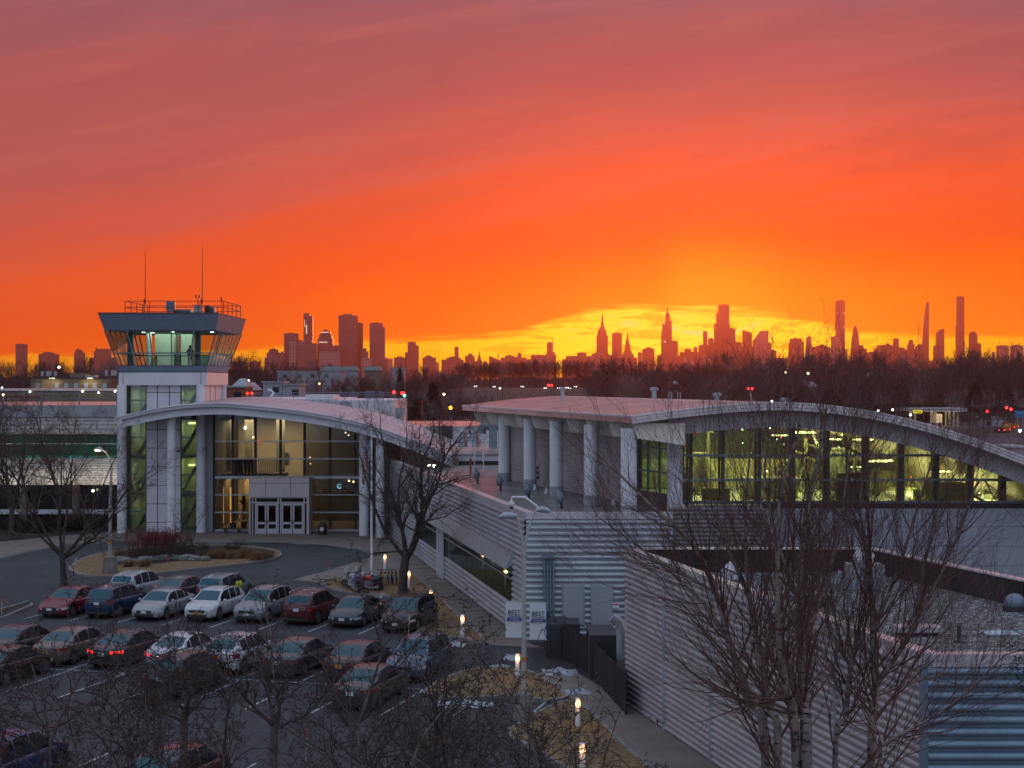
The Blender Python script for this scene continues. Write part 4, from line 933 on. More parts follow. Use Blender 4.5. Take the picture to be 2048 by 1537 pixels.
for a, c, zt in ((500, 788, 786), (725, 760, 784)):
    for yy_ in (PZ(zt, D), PZ(zt + 5, D)): b.tube([(PX(a, D), D + 3, yy_), (PX(c, D), D + 3, yy_)], .03, 4)
    for k in range(12): x = lerp(PX(a, D), PX(c, D), k / 11); b.tube([(x, D + 3, 11.1), (x, D + 3, PZ(zt, D))], .03, 4)
b.build('railing', M['slate'], RB)
for px, w, py0, py1, D, lab in ((768, 16, 822, 842, 150, 'left of the two squat silver vents behind the entrance roof'), (800, 20, 816, 845, 148, 'right and bigger of the two squat silver vents behind the entrance roof')):
    x = PX(px, D); zb = PZ(py1, D); zt = PZ(py0, D); t = thing('drum_vent', lab, 'vent', (x, D, zb - 1)); r = w / 2 * D / FOC
    b = MB(); b.cyl(x, D, zb - 1, zt, r * .8, 14); b.build('pipe', M['steel'], t, smooth=True); b = MB(); b.cyl(x, D, lerp(zb, zt, .55), zt, r, 14); b.build('drum', M['grey'], t, smooth=True)
MR = thing('middle_roof_block', 'low pink-topped flat roof block between the entrance and the arched hall', 'building', (-8, 140, 0))
b = MB(); b.box(PX(760, 150), PX(1015, 150), 146.3, 165, 0, PZ(853, 150)); b.build('upper_wall', M['white'], MR)
b = MB(); b.box(PX(758, 150), PX(1018, 150), 146.2, 165, PZ(853, 150), PZ(850, 150)); b.build('upper_roof', M['roof'], MR)
b = MB(); b.box(PX(870, 131), PX(1022, 131), 131.2, 146.2, 6.9, 7.25); b.build('lower_roof', M['roof'], MR)
b = MB(); b.box(PX(872, 131), PX(1020, 131), 131.5, 146.2, 0, 6.9); w = b.build('lower_wall', M['white'], MR)
b = MB(); b.box(PX(905, 131), PX(1020, 131), 131.3, 131.49, PZ(942, 131), PZ(923, 131)); b.build('dark_recess', M['black'], w)
b = MB(); b.box(PX(868, 131), PX(917, 131), 130.2, 131.3, 6.0, PZ(917, 131) - .0); b.build('bulkhead', mat('bulkhead_tan', (.24, .19, .17), .7), MR)
b = MB(); b.box(PX(884, 145.8), PX(905, 145.8), 145.8, 146.29, PZ(880, 146), PZ(852, 146)); b.build('dark_opening', M['black'], MR)
b = MB(); b.box(PX(860, 146), PX(883, 146), 145.6, 146.29, PZ(876, 146), PZ(852, 146)); b.build('grey_unit', mat('unit_tan', (.22, .19, .18), .7), MR)
b = MB()
for px in (866, 873): b.ball((PX(px, 145.5), 145.4, PZ(871, 145.5)), .09, 8, 5)
b.build('red_lamp', lamp('red_lamp_dim', (1, .04, .08), 1.5), MR)
for px, lab in ((926, 'left shiny cylindrical vent on the middle roof'), (952, 'right shiny cylindrical vent on the middle roof')):
    D = 138; x = PX(px, D); t = thing('cylinder_vent', lab, 'vent', (x, D, 7.25))
    b = MB(); b.cyl(x, D, 7.25, 7.9, .40, 16); b.build('lower_drum', M['steel'], t, smooth=True); b = MB(); b.cyl(x, D, 7.9, 8.6, .26, 16); b.build('neck', M['steel'], t, smooth=True)
    b = MB(); b.tube([(x - .4, D, 8.0), (x - .4, D, 8.65), (x + .4, D, 8.65), (x + .4, D, 8.0)], .03, 5); b.build('bracket', M['coping'], t)
D = 136; t = thing('roof_duct', 'big bent blue-grey air duct on the middle roof beside the hall wall', 'duct', (PX(985, D), D, 7.25))
b = MB(); b.tube([(PX(962, D), D, PZ(867, D)), (PX(963, D), D, PZ(857, D)), (PX(970, D), D, PZ(851, D)), (PX(1000, D), D, PZ(851, D))], .42, 12); b.build('elbow', mat('duct_metal', (.20, .27, .31), .4, metal=.4), t, smooth=True)
b = MB(); b.box(PX(978, D), PX(994, D), D - .5, D + .5, 7.25, PZ(855, D)); b.build('stack', MATS['duct_metal'], t)
b = MB(); b.box(PX(996, D), PX(1012, D), D - .4, D + .6, 7.25, PZ(862, D)); b.build('teal_casing', mat('teal_casing', (.03, .13, .17), .5), t)
D = 121; t = thing('crossover_ladder', 'small aluminium step-over ladder at the back of the terrace', 'ladder', (PX(957, D), D, 6))
b = MB()
for px in (947, 965): b.tube([(PX(px + 4, D), D - 1.5, 6), (PX(px, D), D, 7.6), (PX(px - 1, D), D, 8.3)], .035, 5); b.tube([(PX(px + 4, D), D - 1.5, 7.0), (PX(px, D), D, 8.3)], .03, 5)
b.build('rail', M['steel'], t)
for k in range(5): b = MB(); z = 6.3 + .3 * k; y = D - 1.3 + .28 * k; b.box(PX(949, D), PX(965, D), y, y + .22, z, z + .04); b.build('step', M['slate'], t)
x = PX(941, 119); t = thing('marker_post', 'rusty orange post beside the step-over ladder', 'post', (x, 119, 6)); b = MB(); b.cyl(x, 119, 6, 7.1, .08, 8); b.build('post', mat('rust_orange', (.25, .08, .03), .7), t); b = MB(); b.ball((x, 119, 7.1), .085, 8, 5); b.build('cap', MATS['rust_orange'], t)
x = PX(863, 117); t = thing('terrace_lamp', 'bright white twin lamp on the terrace parapet behind the bare tree', 'lamp', (x, 117.5, 6.5))
b = MB(); b.box(x - .35, x + .35, 117.5, 117.7, 6.45, 6.6); b.build('housing', M['darkmet'], t)
for s in (-.18, .18): b = MB(); b.ball((x + s, 117.4, 6.68), .12, 8, 5); b.build('bulb', lamp('white_bulb', (1, 1, .85), 9), t)

# distant institutional building at the left
TB = thing('tan_building', 'tan two-storey block with wall lights beyond the left wing', 'building', (-60, 230, 0))
TANM = mat('tan_brick', (.20, .15, .10), .8, var=.1)
D = 225; b = MB(); b.box(PX(62, D), PX(236, D), D, D + 30, 0, PZ(757, D)); w = b.build('wall', TANM, TB)
b = MB(); b.box(PX(60, D), PX(238, D), D - .1, D + 30, PZ(757, D), PZ(755.5, D)); b.build('roof', M['black'], TB)
b = MB(); b.box(PX(222, D), PX(262, D), D - .3, D - .02, 5, PZ(758, D)); b.build('brick_bay', mat('red_brick', (.22, .07, .045), .8), TB)
for px in (75, 114, 133, 152, 172, 190, 210):
    b = MB(); b.box(PX(px - 4, D), PX(px + 4, D), D - .08, D - .02, PZ(777, D), PZ(767, D)); b.build('window', mat('pale_pane', (.30, .36, .42), .25), TB)
b = MB()
for px in (105, 181): b.box(PX(px - 5, D), PX(px + 5, D), D - .5, D - .1, PZ(757.6, D), PZ(756.4, D))
b.build('wall_light', lamp('amber_wall', (1, .85, .5), 2.5), TB)
for px in (105, 181): area('wall_wash', (PX(px, D), D - .9, PZ(757.5, D)), 2, .3, 45, (1, .8, .45), parent=TB)
D = 205; T2 = thing('tan_annex', 'long low tan annex with small lights right behind the left wing roof', 'building', (-58, 205, 0))
b = MB(); b.box(PX(-40, D), PX(240, D), D, D + 14, 0, PZ(782, D)); b.build('wall', TANM, T2)
b = MB(); b.box(PX(-42, D), PX(242, D), D - .2, D + 14, PZ(782, D), PZ(778, D)); b.build('roof', M['roof'], T2)
b = MB(); b.box(PX(-40, D), PX(80, D), D - .1, D - .02, PZ(796, D), PZ(793, D)); b.build('red_band', mat('red_band', (.25, .03, .03), .7), T2)
b = MB()
for px, py in ((60, 784), (165, 783), (197, 786), (230, 783), (4, 776)): b.ball(P(px, py, D - .4), .12, 8, 5)
b.build('wall_light', lamp('cool_wall', (1, 1, .8), 7), T2)
for i, (px, w, py, lab) in enumerate(((98, 26, 743, 'rooftop frame of antennas on the tan building, the left one'), (155, 30, 747, 'beige rooftop machine room on the tan building'), (180, 20, 752, 'small gabled rooftop shed on the tan building'), (228, 30, 741, 'rooftop frame of antennas right at the tower edge'))):
    D = 240; x0, x1 = PX(px - w / 2, D), PX(px + w / 2, D); zb, zt = 13.2, PZ(py, D); t = thing('rooftop_structure', lab, 'rooftop equipment', ((x0 + x1) / 2, D, zb)); b = MB()
    if 'antennas' in lab:
        for k in range(6): x = lerp(x0, x1, k / 5); b.box(x - .06, x + .06, D, D + .1, zb, zt)
        for z in (zb + .4, lerp(zb, zt, .6)): b.box(x0, x1, D + .1, D + .2, z, z + .12)
        b.build('frame', M['darkmet'], t); b = MB()
        for k in (0, 2, 3, 5): x = lerp(x0, x1, k / 5); b.box(x - .2, x + .2, D - .15, D, lerp(zb, zt, .5), zt)
        b.build('panel_antenna', M['grey'], t)
    elif 'gabled' in lab:
        b.slabxz([(x0, zb), (x1, zb), (x1, zb + .9), ((x0 + x1) / 2, zt), (x0, zb + .9)], D, D + 2); b.build('shed', M['grey'], t)
    else: b.box(x0, x1, D, D + 3, zb, zt); b.build('box', TANM, t)
# service yard fence
t = thing('yard_fence', 'dark screened fence between the ribbed building and the gravel-roofed block', 'fence', (3.5, 70, 0))
fp = [G(1090, 1300), G(1175, 1345), G(1252, 1430)]; b = MB()
for a, c in zip(fp, fp[1:]): b.bar(a, c, .05, .05, 1.6)
b.bar((fp[0].x, fp[0].y), (fp[0].x + .2, 77.2), .05, .05, 1.6)
b.build('screen', mat('fence_mesh', (.009, .009, .011), .8, var=.3, scale=6), t)
for a, c in zip(fp, fp[1:]):
    for k in range(5): q = a.lerp(c, k / 4); b = MB(); b.cyl(q.x, q.y - .05, 0, 1.75, .045, 8); b.build('post', M['black'], t)
t = thing('yard_machine', 'dark pile of machinery with a pale bent pipe in the fenced yard', 'machinery', (4, 69, 0)); b = MB()
b.box(1.6, 3.2, 73, 75, 0, 1.6); b.build('cabinet', M['darkmet'], t); b = MB(); b.box(3.4, 4.6, 68, 71, 0, 1.9); b.build('cabinet', M['darkmet'], t)
b = MB(); p = P(1243, 1270, 66); b.tube([(p.x, 66, 1.2), (p.x, 66, 2.4), (p.x - .1, 66, 2.8), (p.x - .4, 66, 3.0)], .22, 10); b.build('bent_pipe', M['corr'], t, smooth=True)
# ================================================================ vehicles
TYRE = mat('tyre', (.015, .015, .016), .85, var=.1); RIM = mat('rim', (.30, .31, .33), .35, metal=.8, var=.1)
AUTOGL = mat('car_glass', (.010, .030, .036), .08, var=0, spec=1.0)
AUTOGL.node_tree.nodes['Principled BSDF'].inputs['Specular Tint'].default_value = (.35, .85, 1, 1)  # teal base and specular tint stand in for the reflected sky
SIDEGL = mat('side_glass', (.012, .015, .018), .08, var=0, spec=.32)
TAILR = mat('tail_lens', (.22, .012, .012), .25, var=.05); HEADL = mat('head_lens', (.50, .52, .52), .15, var=.1)
TRIM = mat('car_trim', (.02, .021, .023), .6, var=.1); CHROME = mat('chrome', (.55, .56, .58), .15, metal=1, var=0)
LITR = lamp('lit_tail_lens', (1, .03, .02), 1.3)
PLW = mat('plate_white', (.55, .55, .5), .5, var=0); PLO = mat('plate_orange', (.55, .22, .03), .5, var=0)
def paint(name, c): return mat('paint_' + name, tuple(x * .85 for x in c), .30, metal=.12, var=.08, scale=1.5, coat=.45, bump=.02, bscale=3)
KIND = {
 'sedan': dict(L=4.85, W=1.83, top=[(0, .88), (.015, .95), (.10, 1.02), (.18, 1.03), (.26, .98), (.70, .93), (.76, .96), (.90, .84), (.97, .72), (1, .64)],
               gh=[(.145, 1.02), (.24, 1.24), (.33, 1.40), (.45, 1.46), (.55, 1.455), (.62, 1.40), (.70, 1.18), (.775, .95)], pil=(.24, .315, .495, .635, .71)),
 'suv': dict(L=4.6, W=1.86, top=[(0, 1.0), (.015, 1.06), (.10, 1.08), (.70, 1.04), (.77, 1.07), (.90, .98), (.97, .86), (1, .76)],
             gh=[(.012, 1.07), (.05, 1.35), (.09, 1.58), (.25, 1.68), (.45, 1.70), (.60, 1.62), (.69, 1.34), (.78, 1.06)], pil=(.09, .26, .46, .62, .71)),
 'cross': dict(L=4.5, W=1.86, top=[(0, .98), (.015, 1.06), (.10, 1.08), (.70, 1.00), (.77, 1.03), (.90, .94), (.97, .82), (1, .72)],
             gh=[(.03, 1.10), (.09, 1.32), (.17, 1.50), (.30, 1.60), (.45, 1.62), (.60, 1.55), (.69, 1.30), (.79, 1.02)], pil=(.15, .30, .47, .63, .71)),
}
WH = {}
def wheel(parent, x, y, r, side):
    key = (round(r, 2), side)
    if key not in WH:
        n = 24; b = MB(); prof = [(-.10, r * .62), (-.11, r * .93), (-.07, r), (.07, r), (.11, r * .93), (.10, r * .62)]
        vs = []; 
        for (yy_, rr) in prof:
            for k in range(n): a = 2 * math.pi * k / n; vs.append((rr * math.cos(a), yy_, rr * math.sin(a)))
        b.add(vs, [(i * n + k, i * n + (k + 1) % n, (i + 1) * n + (k + 1) % n, (i + 1) * n + k) for i in range(5) for k in range(n)] + [tuple(range(n)), tuple(range(6 * n - 1, 5 * n - 1, -1))])
        q = MB(); yo = side * .105
        for k in range(5):
            a = 2 * math.pi * k / 5; c, s = math.cos(a), math.sin(a); w1, w2, R1 = .05, .035, r * .60
            q.add([(c * .03 - s * w1, yo, s * .03 + c * w1), (c * .03 + s * w1, yo, s * .03 - c * w1), (c * R1 + s * w2, yo, s * R1 - c * w2), (c * R1 - s * w2, yo, s * R1 + c * w2),
                   (c * .03 - s * w1, yo + side * .02, s * .03 + c * w1), (c * .03 + s * w1, yo + side * .02, s * .03 - c * w1), (c * R1 + s * w2, yo + side * .012, s * R1 - c * w2), (c * R1 - s * w2, yo + side * .012, s * R1 + c * w2)],
                  [(0,3,2,1),(4,5,6,7),(0,1,5,4),(1,2,6,5),(2,3,7,6),(3,0,4,7)])
        vs = []
        for rr, yy_ in ((r * .56, yo), (r * .64, yo), (r * .64, yo + side * .018), (r * .56, yo + side * .018)):
            for k in range(n): a = 2 * math.pi * k / n; vs.append((rr * math.cos(a), yy_, rr * math.sin(a)))
        q.add(vs, [(i * n + k, i * n + (k + 1) % n, ((i + 1) % 4) * n + (k + 1) % n, ((i + 1) % 4) * n + k) for i in range(4) for k in range(n)])
        WH[key] = (b, q)
    b, q = WH[key]; o = b.build('wheel', TYRE, parent, smooth=35); o.location = (x, y, r); ri = q.build('rim', RIM, o); return o
def car(name, label, cat, kind, color, near, ang, facing, plate='w', lit=False, rails=False, sz=1.0, group=None):
    """near = ground point under the end turned to the camera; ang = heading of the row; facing 'front' or 'rear' says which end that is."""
    K = KIND[kind]; L = K['L'] * sz; Wd = K['W'] / 2; t = thing(name, label, cat, (0, 0, 0), group)
    pm = paint(*color); gm = PLW
    def wid(x):
        d = min((L / 2 - abs(x)) / .62, 1); return Wd * (.80 + .20 * (1 - (1 - max(d, 0)) ** 2.4))
    wr = .335 if kind == 'sedan' else .365; xa = (-L / 2 + .92 * (1 if kind == 'sedan' else .9), L / 2 - .90)
    def bot(x):
        z = .24 if kind == 'sedan' else .29
        for a in xa:
            d = abs(x - a); Ra = wr + .065
            if d < Ra: z = max(z, wr + math.sqrt(Ra * Ra - d * d) - .02)
        return z
    def topz(x): return interp(K['top'], (x + L / 2) / L)
    n = 58; stx = [(-L / 2 + .02) + (L - .04) * i / n for i in range(n + 1)]
    rings = []
    for x in stx:
        w = wid(x); zb = bot(x); zt = topz(x); zb = min(zb, zt - .16); e = min((L / 2 - abs(x)) / .10, 1); e = .6 + .4 * e
        sec = [(.93, zb), (.985, zb + .10 * (zt - zb)), (1.0, lerp(zb, zt, .35)), (.995, lerp(zb, zt, .55)), (.975, lerp(zb, zt, .78)), (.93, zt - .055), (.86, zt - .015), (.60, zt + .012), (.30, zt + .025)]
        r = [(x, -w * s, z) for s, z in sec] + [(x, 0, zt + .03)] + [(x, w * s, z) for s, z in sec[::-1]]
        rings.append(r)
    b = MB(); m = len(rings[0])
    def cap(r, sg):
        out = []
        zc = (r[0][2] + r[9][2]) / 2
        for k, dx in ((.975, .03), (.88, .055), (.5, .075)):
            out.append([(p[0] + sg * dx, p[1] * k, zc + (p[2] - zc) * k) for p in r])
        return out
    allr = cap(rings[0], -1)[::-1] + rings + cap(rings[-1], 1)
    b.add([p for r in allr for p in r], [(i * m + j, (i + 1) * m + j, (i + 1) * m + j + 1, i * m + j + 1) for i in range(len(allr) - 1) for j in range(m - 1)] + [tuple(range(m)), tuple((len(allr) - 1) * m + j for j in range(m - 1, -1, -1))])
    body = b.build('body', pm, t, smooth=50)
    b = MB(); b.box(-L / 2 + .15, L / 2 - .15, -Wd * .90, Wd * .90, .20, .60); 
    b.build('underbody', TRIM, t)
    # cabin
    g0, g1 = K['gh'][0][0], K['gh'][-1][0]; ns = 44; sec = []
    for i in range(ns + 1):
        tt = lerp(g0, g1, i / ns); x = tt * L - L / 2; zr = interp([(a, c) for a, c in K['gh']], tt); zb = min(topz(x) - .01, zr)
        k = max(0, min(1, (zr - zb) / .42)); w = wid(x); wb = w * .905; wt = lerp(wb, w * .735, k)
        sec.append([(x, -wb, zb), (x, lerp(-wb, -wt, .5) - .01, lerp(zb, zr, .48)), (x, -wt, zr - .055 * k), (x, -wt * .86, zr - .012 * k), (x, -wt * .4, zr + .012 * k), (x, 0, zr + .018 * k),
                    (x, wt * .4, zr + .012 * k), (x, wt * .86, zr - .012 * k), (x, wt, zr - .055 * k), (x, lerp(wb, wt, .5) + .01, lerp(zb, zr, .48)), (x, wb, zb)])
    parts = {k: MB() for k in ('roof', 'windscreen', 'rear_window', 'side_window_l', 'side_window_r')}
    p = K['pil']
    tr0 = p[0] if kind == 'suv' else p[1]; tr1 = p[3] - .015
    for i in range(ns):
        tt = lerp(g0, g1, (i + .5) / ns)
        for j in range(10):
            q = [sec[i][j], sec[i + 1][j], sec[i + 1][j + 1], sec[i][j + 1]]
            if 3 <= j <= 6:
                tgt = 'roof' if tr0 <= tt <= tr1 else ('rear_window' if tt < tr0 else 'windscreen')
                if tgt != 'roof' and (i < 1 or i > ns - 2): tgt = 'roof'
            elif j in (2, 7): tgt = 'roof'
            else:
                if abs(tt - p[2]) < .010 or tt < p[0] - .01 + .02 * (kind != 'sedan') or tt > p[4] + .005 or (kind != 'suv' and abs(tt - p[1] + .01) < .008) or (kind == 'suv' and abs(tt - p[1]) < .012): tgt = 'roof'
                else: tgt = 'side_window_l' if j < 5 else 'side_window_r'
            parts[tgt].add(q, [(0, 1, 2, 3)])
    for k, mb in parts.items():
        if not mb.v: continue
        # weld coincident points so shading is continuous
        idx = {}; nv = []; mp = []
        for v in mb.v:
            kk = tuple(round(c, 4) for c in v)
            if kk not in idx: idx[kk] = len(nv); nv.append(v)
            mp.append(idx[kk])
        mb.v = nv; mb.f = [tuple(mp[i] for i in f) for f in mb.f]
        mb.f = [f for f in mb.f if len(set(f)) == 4]; mb.m = [0] * len(mb.f)
        mb.build(k[:11] if k.startswith('side') else k, pm if k == 'roof' else (SIDEGL if k.startswith('side') else AUTOGL), t, smooth=50)
    for x in xa:
        for s in (-1, 1): wheel(t, x, s * (Wd - .115), wr, s)
    # lamps: strips wrapped round the corners
    def strip(sg, s, x_in, y_in, back, z0, z1, dz, name_, m_):
        b = MB(); cols = []
        xe = L / 2 + .062
        for (xx, yy_) in ((xe, y_in), (xe - .015, .58 * Wd), (xe - .055, .76 * Wd), (L / 2 - .06, wid(L / 2 - .06) + .014), (L / 2 - .2, wid(L / 2 - .2) + .012), (L / 2 - back, wid(L / 2 - back) + .008)):
            cols.append((sg * xx, s * yy_))
        vs = []
        for i, (xx, yy_) in enumerate(cols): f = i / 5; vs += [(xx, yy_, z0 + dz * f * .7), (xx, yy_, z1 + dz * f)]
        fs = [(2 * i, 2 * i + 2, 2 * i + 3, 2 * i + 1) for i in range(5)]
        b.add(vs, fs); return b.build(name_, m_, t, smooth=60)
    zf = topz(L / 2) - .02
    for s in (-1, 1):
        strip(1, s, 0, .50 * Wd, .48, zf - .15, zf - .03, .05, 'headlight', HEADL)
        if kind == 'sedan': strip(-1, s, 0, .46 * Wd, .34, .72, .86, .03, 'tail_light', LITR if lit else TAILR)
        else:
            strip(-1, s, 0, .66 * Wd, .30, .80, 1.0, .02, 'tail_light', LITR if lit else TAILR)
        mx = L * (.705) - L / 2; b = MB(); b.ball((mx, s * (Wd + .09), topz(mx) + .06), .11, 8, 6, (.7, 1, .75)); mr = b.build('mirror', pm, t, smooth=True)
    zt = topz(-L / 2)
    b = MB(); xe = L / 2 + .07
    b.box(xe - .03, xe + .012, -.48 * Wd, .48 * Wd, zf - .15, zf - .04); b.box(xe - .05, xe + .008, -.62 * Wd, .62 * Wd, .30, .44); b.build('grille', TRIM, t)
    b = MB(); b.box(xe - .01, xe + .02, -.48 * Wd, .48 * Wd, zf - .035, zf - .02); b.box(xe, xe + .022, -.06, .06, zf - .13, zf - .05)
    b.box(-xe - .02, -xe + .01, -.42 * Wd, .42 * Wd, (.84 if kind == 'sedan' else .98), (.865 if kind == 'sedan' else 1.0)); b.build('chrome_trim', CHROME, t)
    b = MB(); b.box(-xe - .012, -xe + .03, -.75 * Wd, .75 * Wd, .30, .42); b.build('rear_valance', TRIM, t)
    if plate:
        pm_ = PLO if plate == 'o' else PLW
        b = MB(); b.box(-xe - .024, -xe - .014, -.16, .16, .64, .80) if kind == 'sedan' else b.box(-xe - .024, -xe - .014, -.16, .16, .78, .94); b.build('number_plate', pm_, t)
        b = MB(); b.box(xe + .014, xe + .024, -.16, .16, .44, .58); b.build('number_plate', pm_, t)
    b = MB()
    for tt in (p[2], (p[0] + p[1]) / 2 + .01 if kind == 'sedan' else p[1], .70):
        x = tt * L - L / 2
        for s in (-1, 1): b.box(x - .005, x + .005, s * (wid(x) * .995) - .012, s * (wid(x) * .995) + .012, bot(x) + .1, topz(x) - .1)
    b.build('door_seam', TRIM, body)
    b = MB()
    for tt in (p[2] - .03, p[1] + .03 if kind == 'sedan' else p[1] + .02):
        x = tt * L - L / 2
        for s in (-1, 1): b.box(x - .1, x + .1, s * (wid(x)) - .03, s * (wid(x)) + .03, topz(x) - .20, topz(x) - .165)
    b.build('door_handle', pm, body)
    if rails:
        for s in (-1, 1):
            b = MB(); ya = s * Wd * .70; zt_ = 1.70 if kind == 'suv' else 1.62
            b.tube([(-L * .38, ya, zt_ - .06), (-L * .36, ya, zt_ + .03), (L * .06, ya, zt_ + .03), (L * .08, ya, zt_ - .06)], .022, 6); b.build('roof_rail', CHROME if rails == 2 else TRIM, t)
        if rails == 2:
            for x in (-L * .28, -L * .02): b = MB(); b.box(x - .03, x + .03, -Wd * .70, Wd * .70, 1.73, 1.76); b.build('roof_bar', CHROME, t)
    h = Vector((math.sin(ang), math.cos(ang)))
    c = Vector(near[:2]) + h * (L / 2 + .07)
    yaw = math.atan2(h.y, h.x) + (math.pi if facing == 'front' else 0)
    t.location = (c.x, c.y, 0); t.rotation_euler = (0, 0, yaw)
    return t
AN = math.atan2(.262, .965)
rowA = lambda k: A0 + RD * 2.8 * k
g = 'cars parked in the car park'
def cg(px, py): return G(px, py).xy
car('parked_car', 'dark red sedan with its front to us, leftmost in the front row', 'car', 'sedan', ('red', (.20, .015, .03)), cg(98, 1238), AN, 'front', 'w', group=g)
car('parked_car', 'deep blue SUV seen from behind, beside the dark red sedan', 'SUV', 'suv', ('blue', (.004, .030, .085)), cg(193, 1239), AN, 'rear', 'w', rails=True, group=g)
car('parked_car', 'silver sedan facing us between the blue SUV and the white crossover', 'car', 'sedan', ('silver', (.36, .37, .39)), cg(287, 1244), AN, 'front', 'w', sz=.95, group=g)
car('parked_car', 'white crossover facing us with an orange plate', 'SUV', 'cross', ('pearl', (.62, .63, .66)), cg(393, 1246), AN, 'front', 'o', rails=True, group=g)
car('parked_car', 'silver-grey SUV with a dark roof, facing us, right of the white crossover', 'SUV', 'suv', ('grey', (.25, .26, .29)), cg(492, 1249), AN, 'front', 'w', rails=True, group=g)
car('parked_car', 'dark red SUV with silver roof bars seen from behind', 'SUV', 'suv', ('maroon', (.10, .012, .016)), cg(592, 1253), AN, 'rear', 'w', rails=2, group=g)
car('parked_car', 'dark blue-grey car facing us between the roof-bar SUV and the black SUV', 'car', 'sedan', ('slate', (.03, .04, .055)), cg(683, 1259), AN, 'front', 'w', sz=.92, group=g)
car('parked_car', 'black SUV facing us at the right end of the front row, below the bare tree', 'SUV', 'suv', ('black', (.012, .013, .016)), cg(790, 1269), AN, 'front', 'w', rails=True, group=g)
car('parked_car', 'pale silver SUV in the back row just under the island', 'SUV', 'suv', ('silver2', (.40, .40, .44)), cg(238, 1207), AN, 'rear', 'w', group=g)
car('parked_car', 'dark sedan in the back row behind the silver sedan', 'car', 'sedan', ('brownish', (.06, .055, .06)), cg(322, 1212), AN, 'rear', 'w', group=g)
car('parked_car', 'blue-grey SUV in the back row, the rightmost there', 'SUV', 'suv', ('steel', (.14, .18, .22)), cg(415, 1213), AN, 'rear', 'w', group=g)
lab = [('navy sedan at the left edge, partly out of the picture, behind the beige sedan', 'car', 'sedan', ('navy', (.03, .035, .05)), 'w', False),
       ('beige-brown sedan seen from behind with warm light on its bumper', 'car', 'sedan', ('bronze', (.16, .13, .11)), 'o', False),
       ('black sedan with glowing red tail lights, third from the left edge', 'car', 'sedan', ('dark', (.028, .026, .028)), 'w', True),
       ('white sedan with glowing red tail lights in the middle row', 'car', 'sedan', ('white', (.60, .62, .66)), 'w', True),
       ('white boxy hatchback behind the foreground branches', 'car', 'cross', ('white2', (.55, .56, .60)), 'o', False),
       ('dark green-grey sedan behind the foreground branches, second from the right of its row', 'car', 'sedan', ('greeng', (.045, .052, .056)), 'w', False),
       ('reddish-black sedan directly left of the blue-grey SUV that faces us', 'car', 'sedan', ('cherry', (.06, .025, .03)), 'o', False)]
for k, (l_, c_, kd, col_, pl, lt) in enumerate(lab):
    car('parked_car', l_, c_, kd, col_, B0 + RD * 2.86 * (k - 1), AN, 'rear', pl, lt, group=g)
car('parked_car', 'blue-grey SUV facing us, at the right end of the middle row', 'SUV', 'suv', ('denim', (.09, .13, .20)), cg(803, 1368), AN, 'front', None, group=g)
car('parked_car', 'black sedan cut off by the left edge with its nose and front wheel showing', 'car', 'sedan', ('jet', (.014, .013, .015)), C0 - RD * 2.8 * 6.05 , AN, 'rear', 'w', group=g)
car('parked_car', 'black SUV hidden under the densest foreground branches', 'SUV', 'suv', ('ink', (.014, .018, .022)), C0 - RD * 2.8 * 2.95, AN, 'rear', 'w', group=g)
car('parked_car', 'dark sedan with red tail lamps and silver trim, nearest the lamp post', 'car', 'sedan', ('graph', (.05, .055, .06)), C0, AN, 'rear', 'w', group=g)
car('parked_car', 'bright blue car cut off by the lower left corner', 'SUV', 'suv', ('royal', (.006, .035, .12)), Vector((-16.9, 48.2)), AN, 'rear', 'w', group=g)
car('parked_car', 'dark red hatchback with lit red tail lamps at the bottom edge', 'car', 'cross', ('wine', (.11, .03, .035)), Vector((-11.1, 46.6)), AN, 'rear', 'w', True, group=g)

# ---------------------------------------------------------------- motorcycles and bicycles
def ringmesh(b, cx, cz, r, th, y=0, n=18): b.tube([(cx + r * math.cos(2 * math.pi * k / n), y, cz + r * math.sin(2 * math.pi * k / n)) for k in range(n + 1)], th, 6, cap=False)
def motorcycle(label, col_, x, y, yaw, cover=False):
    t = thing('motorcycle', label, 'motorcycle', (0, 0, 0), 'motorcycles by the bare tree')
    for cx in (-.68, .70):
        b = MB(); ringmesh(b, cx, .31, .25, .065); w = b.build('wheel', TYRE, t, smooth=True); b = MB(); b.tube([(cx, -.05, .31), (cx, .05, .31)], .17, 12); b.build('hub', RIM, w)
    b = MB(); b.tube([(.28, 0, .80), (.12, 0, .88), (-.10, 0, .86), (-.26, 0, .76)], [.10, .17, .17, .10], 10); b.build('tank', paint(*col_), t, smooth=True)
    b = MB(); b.tube([(-.22, 0, .78), (-.5, 0, .76), (-.85, 0, .84)], [.13, .16, .08], 8); b.build('seat', TRIM, t, smooth=True)
    b = MB(); b.box(-.25, .30, -.17, .17, .28, .66); b.tube([(.3, .14, .35), (-.2, .17, .25), (-.95, .2, .38)], .05, 8); b.build('engine', M['steel'], t)
    b = MB()
    for s in (-.09, .09): b.tube([(.70, s, .31), (.42, s, .95)], .03, 6)
    b.tube([(.30, -.38, 1.02), (.42, -.2, 1.06), (.44, .2, 1.06), (.30, .38, 1.02)], .022, 6); b.build('fork', CHROME, t)
    b = MB(); b.ball((.56, 0, .90), .12, 10, 6); b.build('headlight', HEADL, t, smooth=True)
    b = MB(); b.tube([(.45, 0, .58), (.75, 0, .68), (1.0, 0, .50)], [.08, .10, .06], 8); b.build('mudguard', paint(*col_), t, smooth=True)
    if cover: b = MB(); b.tube([(.50, 0, 1.0), (.62, 0, 1.2), (.55, 0, 1.35)], [.2, .17, .08], 8); b.build('windshield', M['grey'], t, smooth=True)
    t.location = (x, y, 0); t.rotation_euler = (0, 0, yaw)
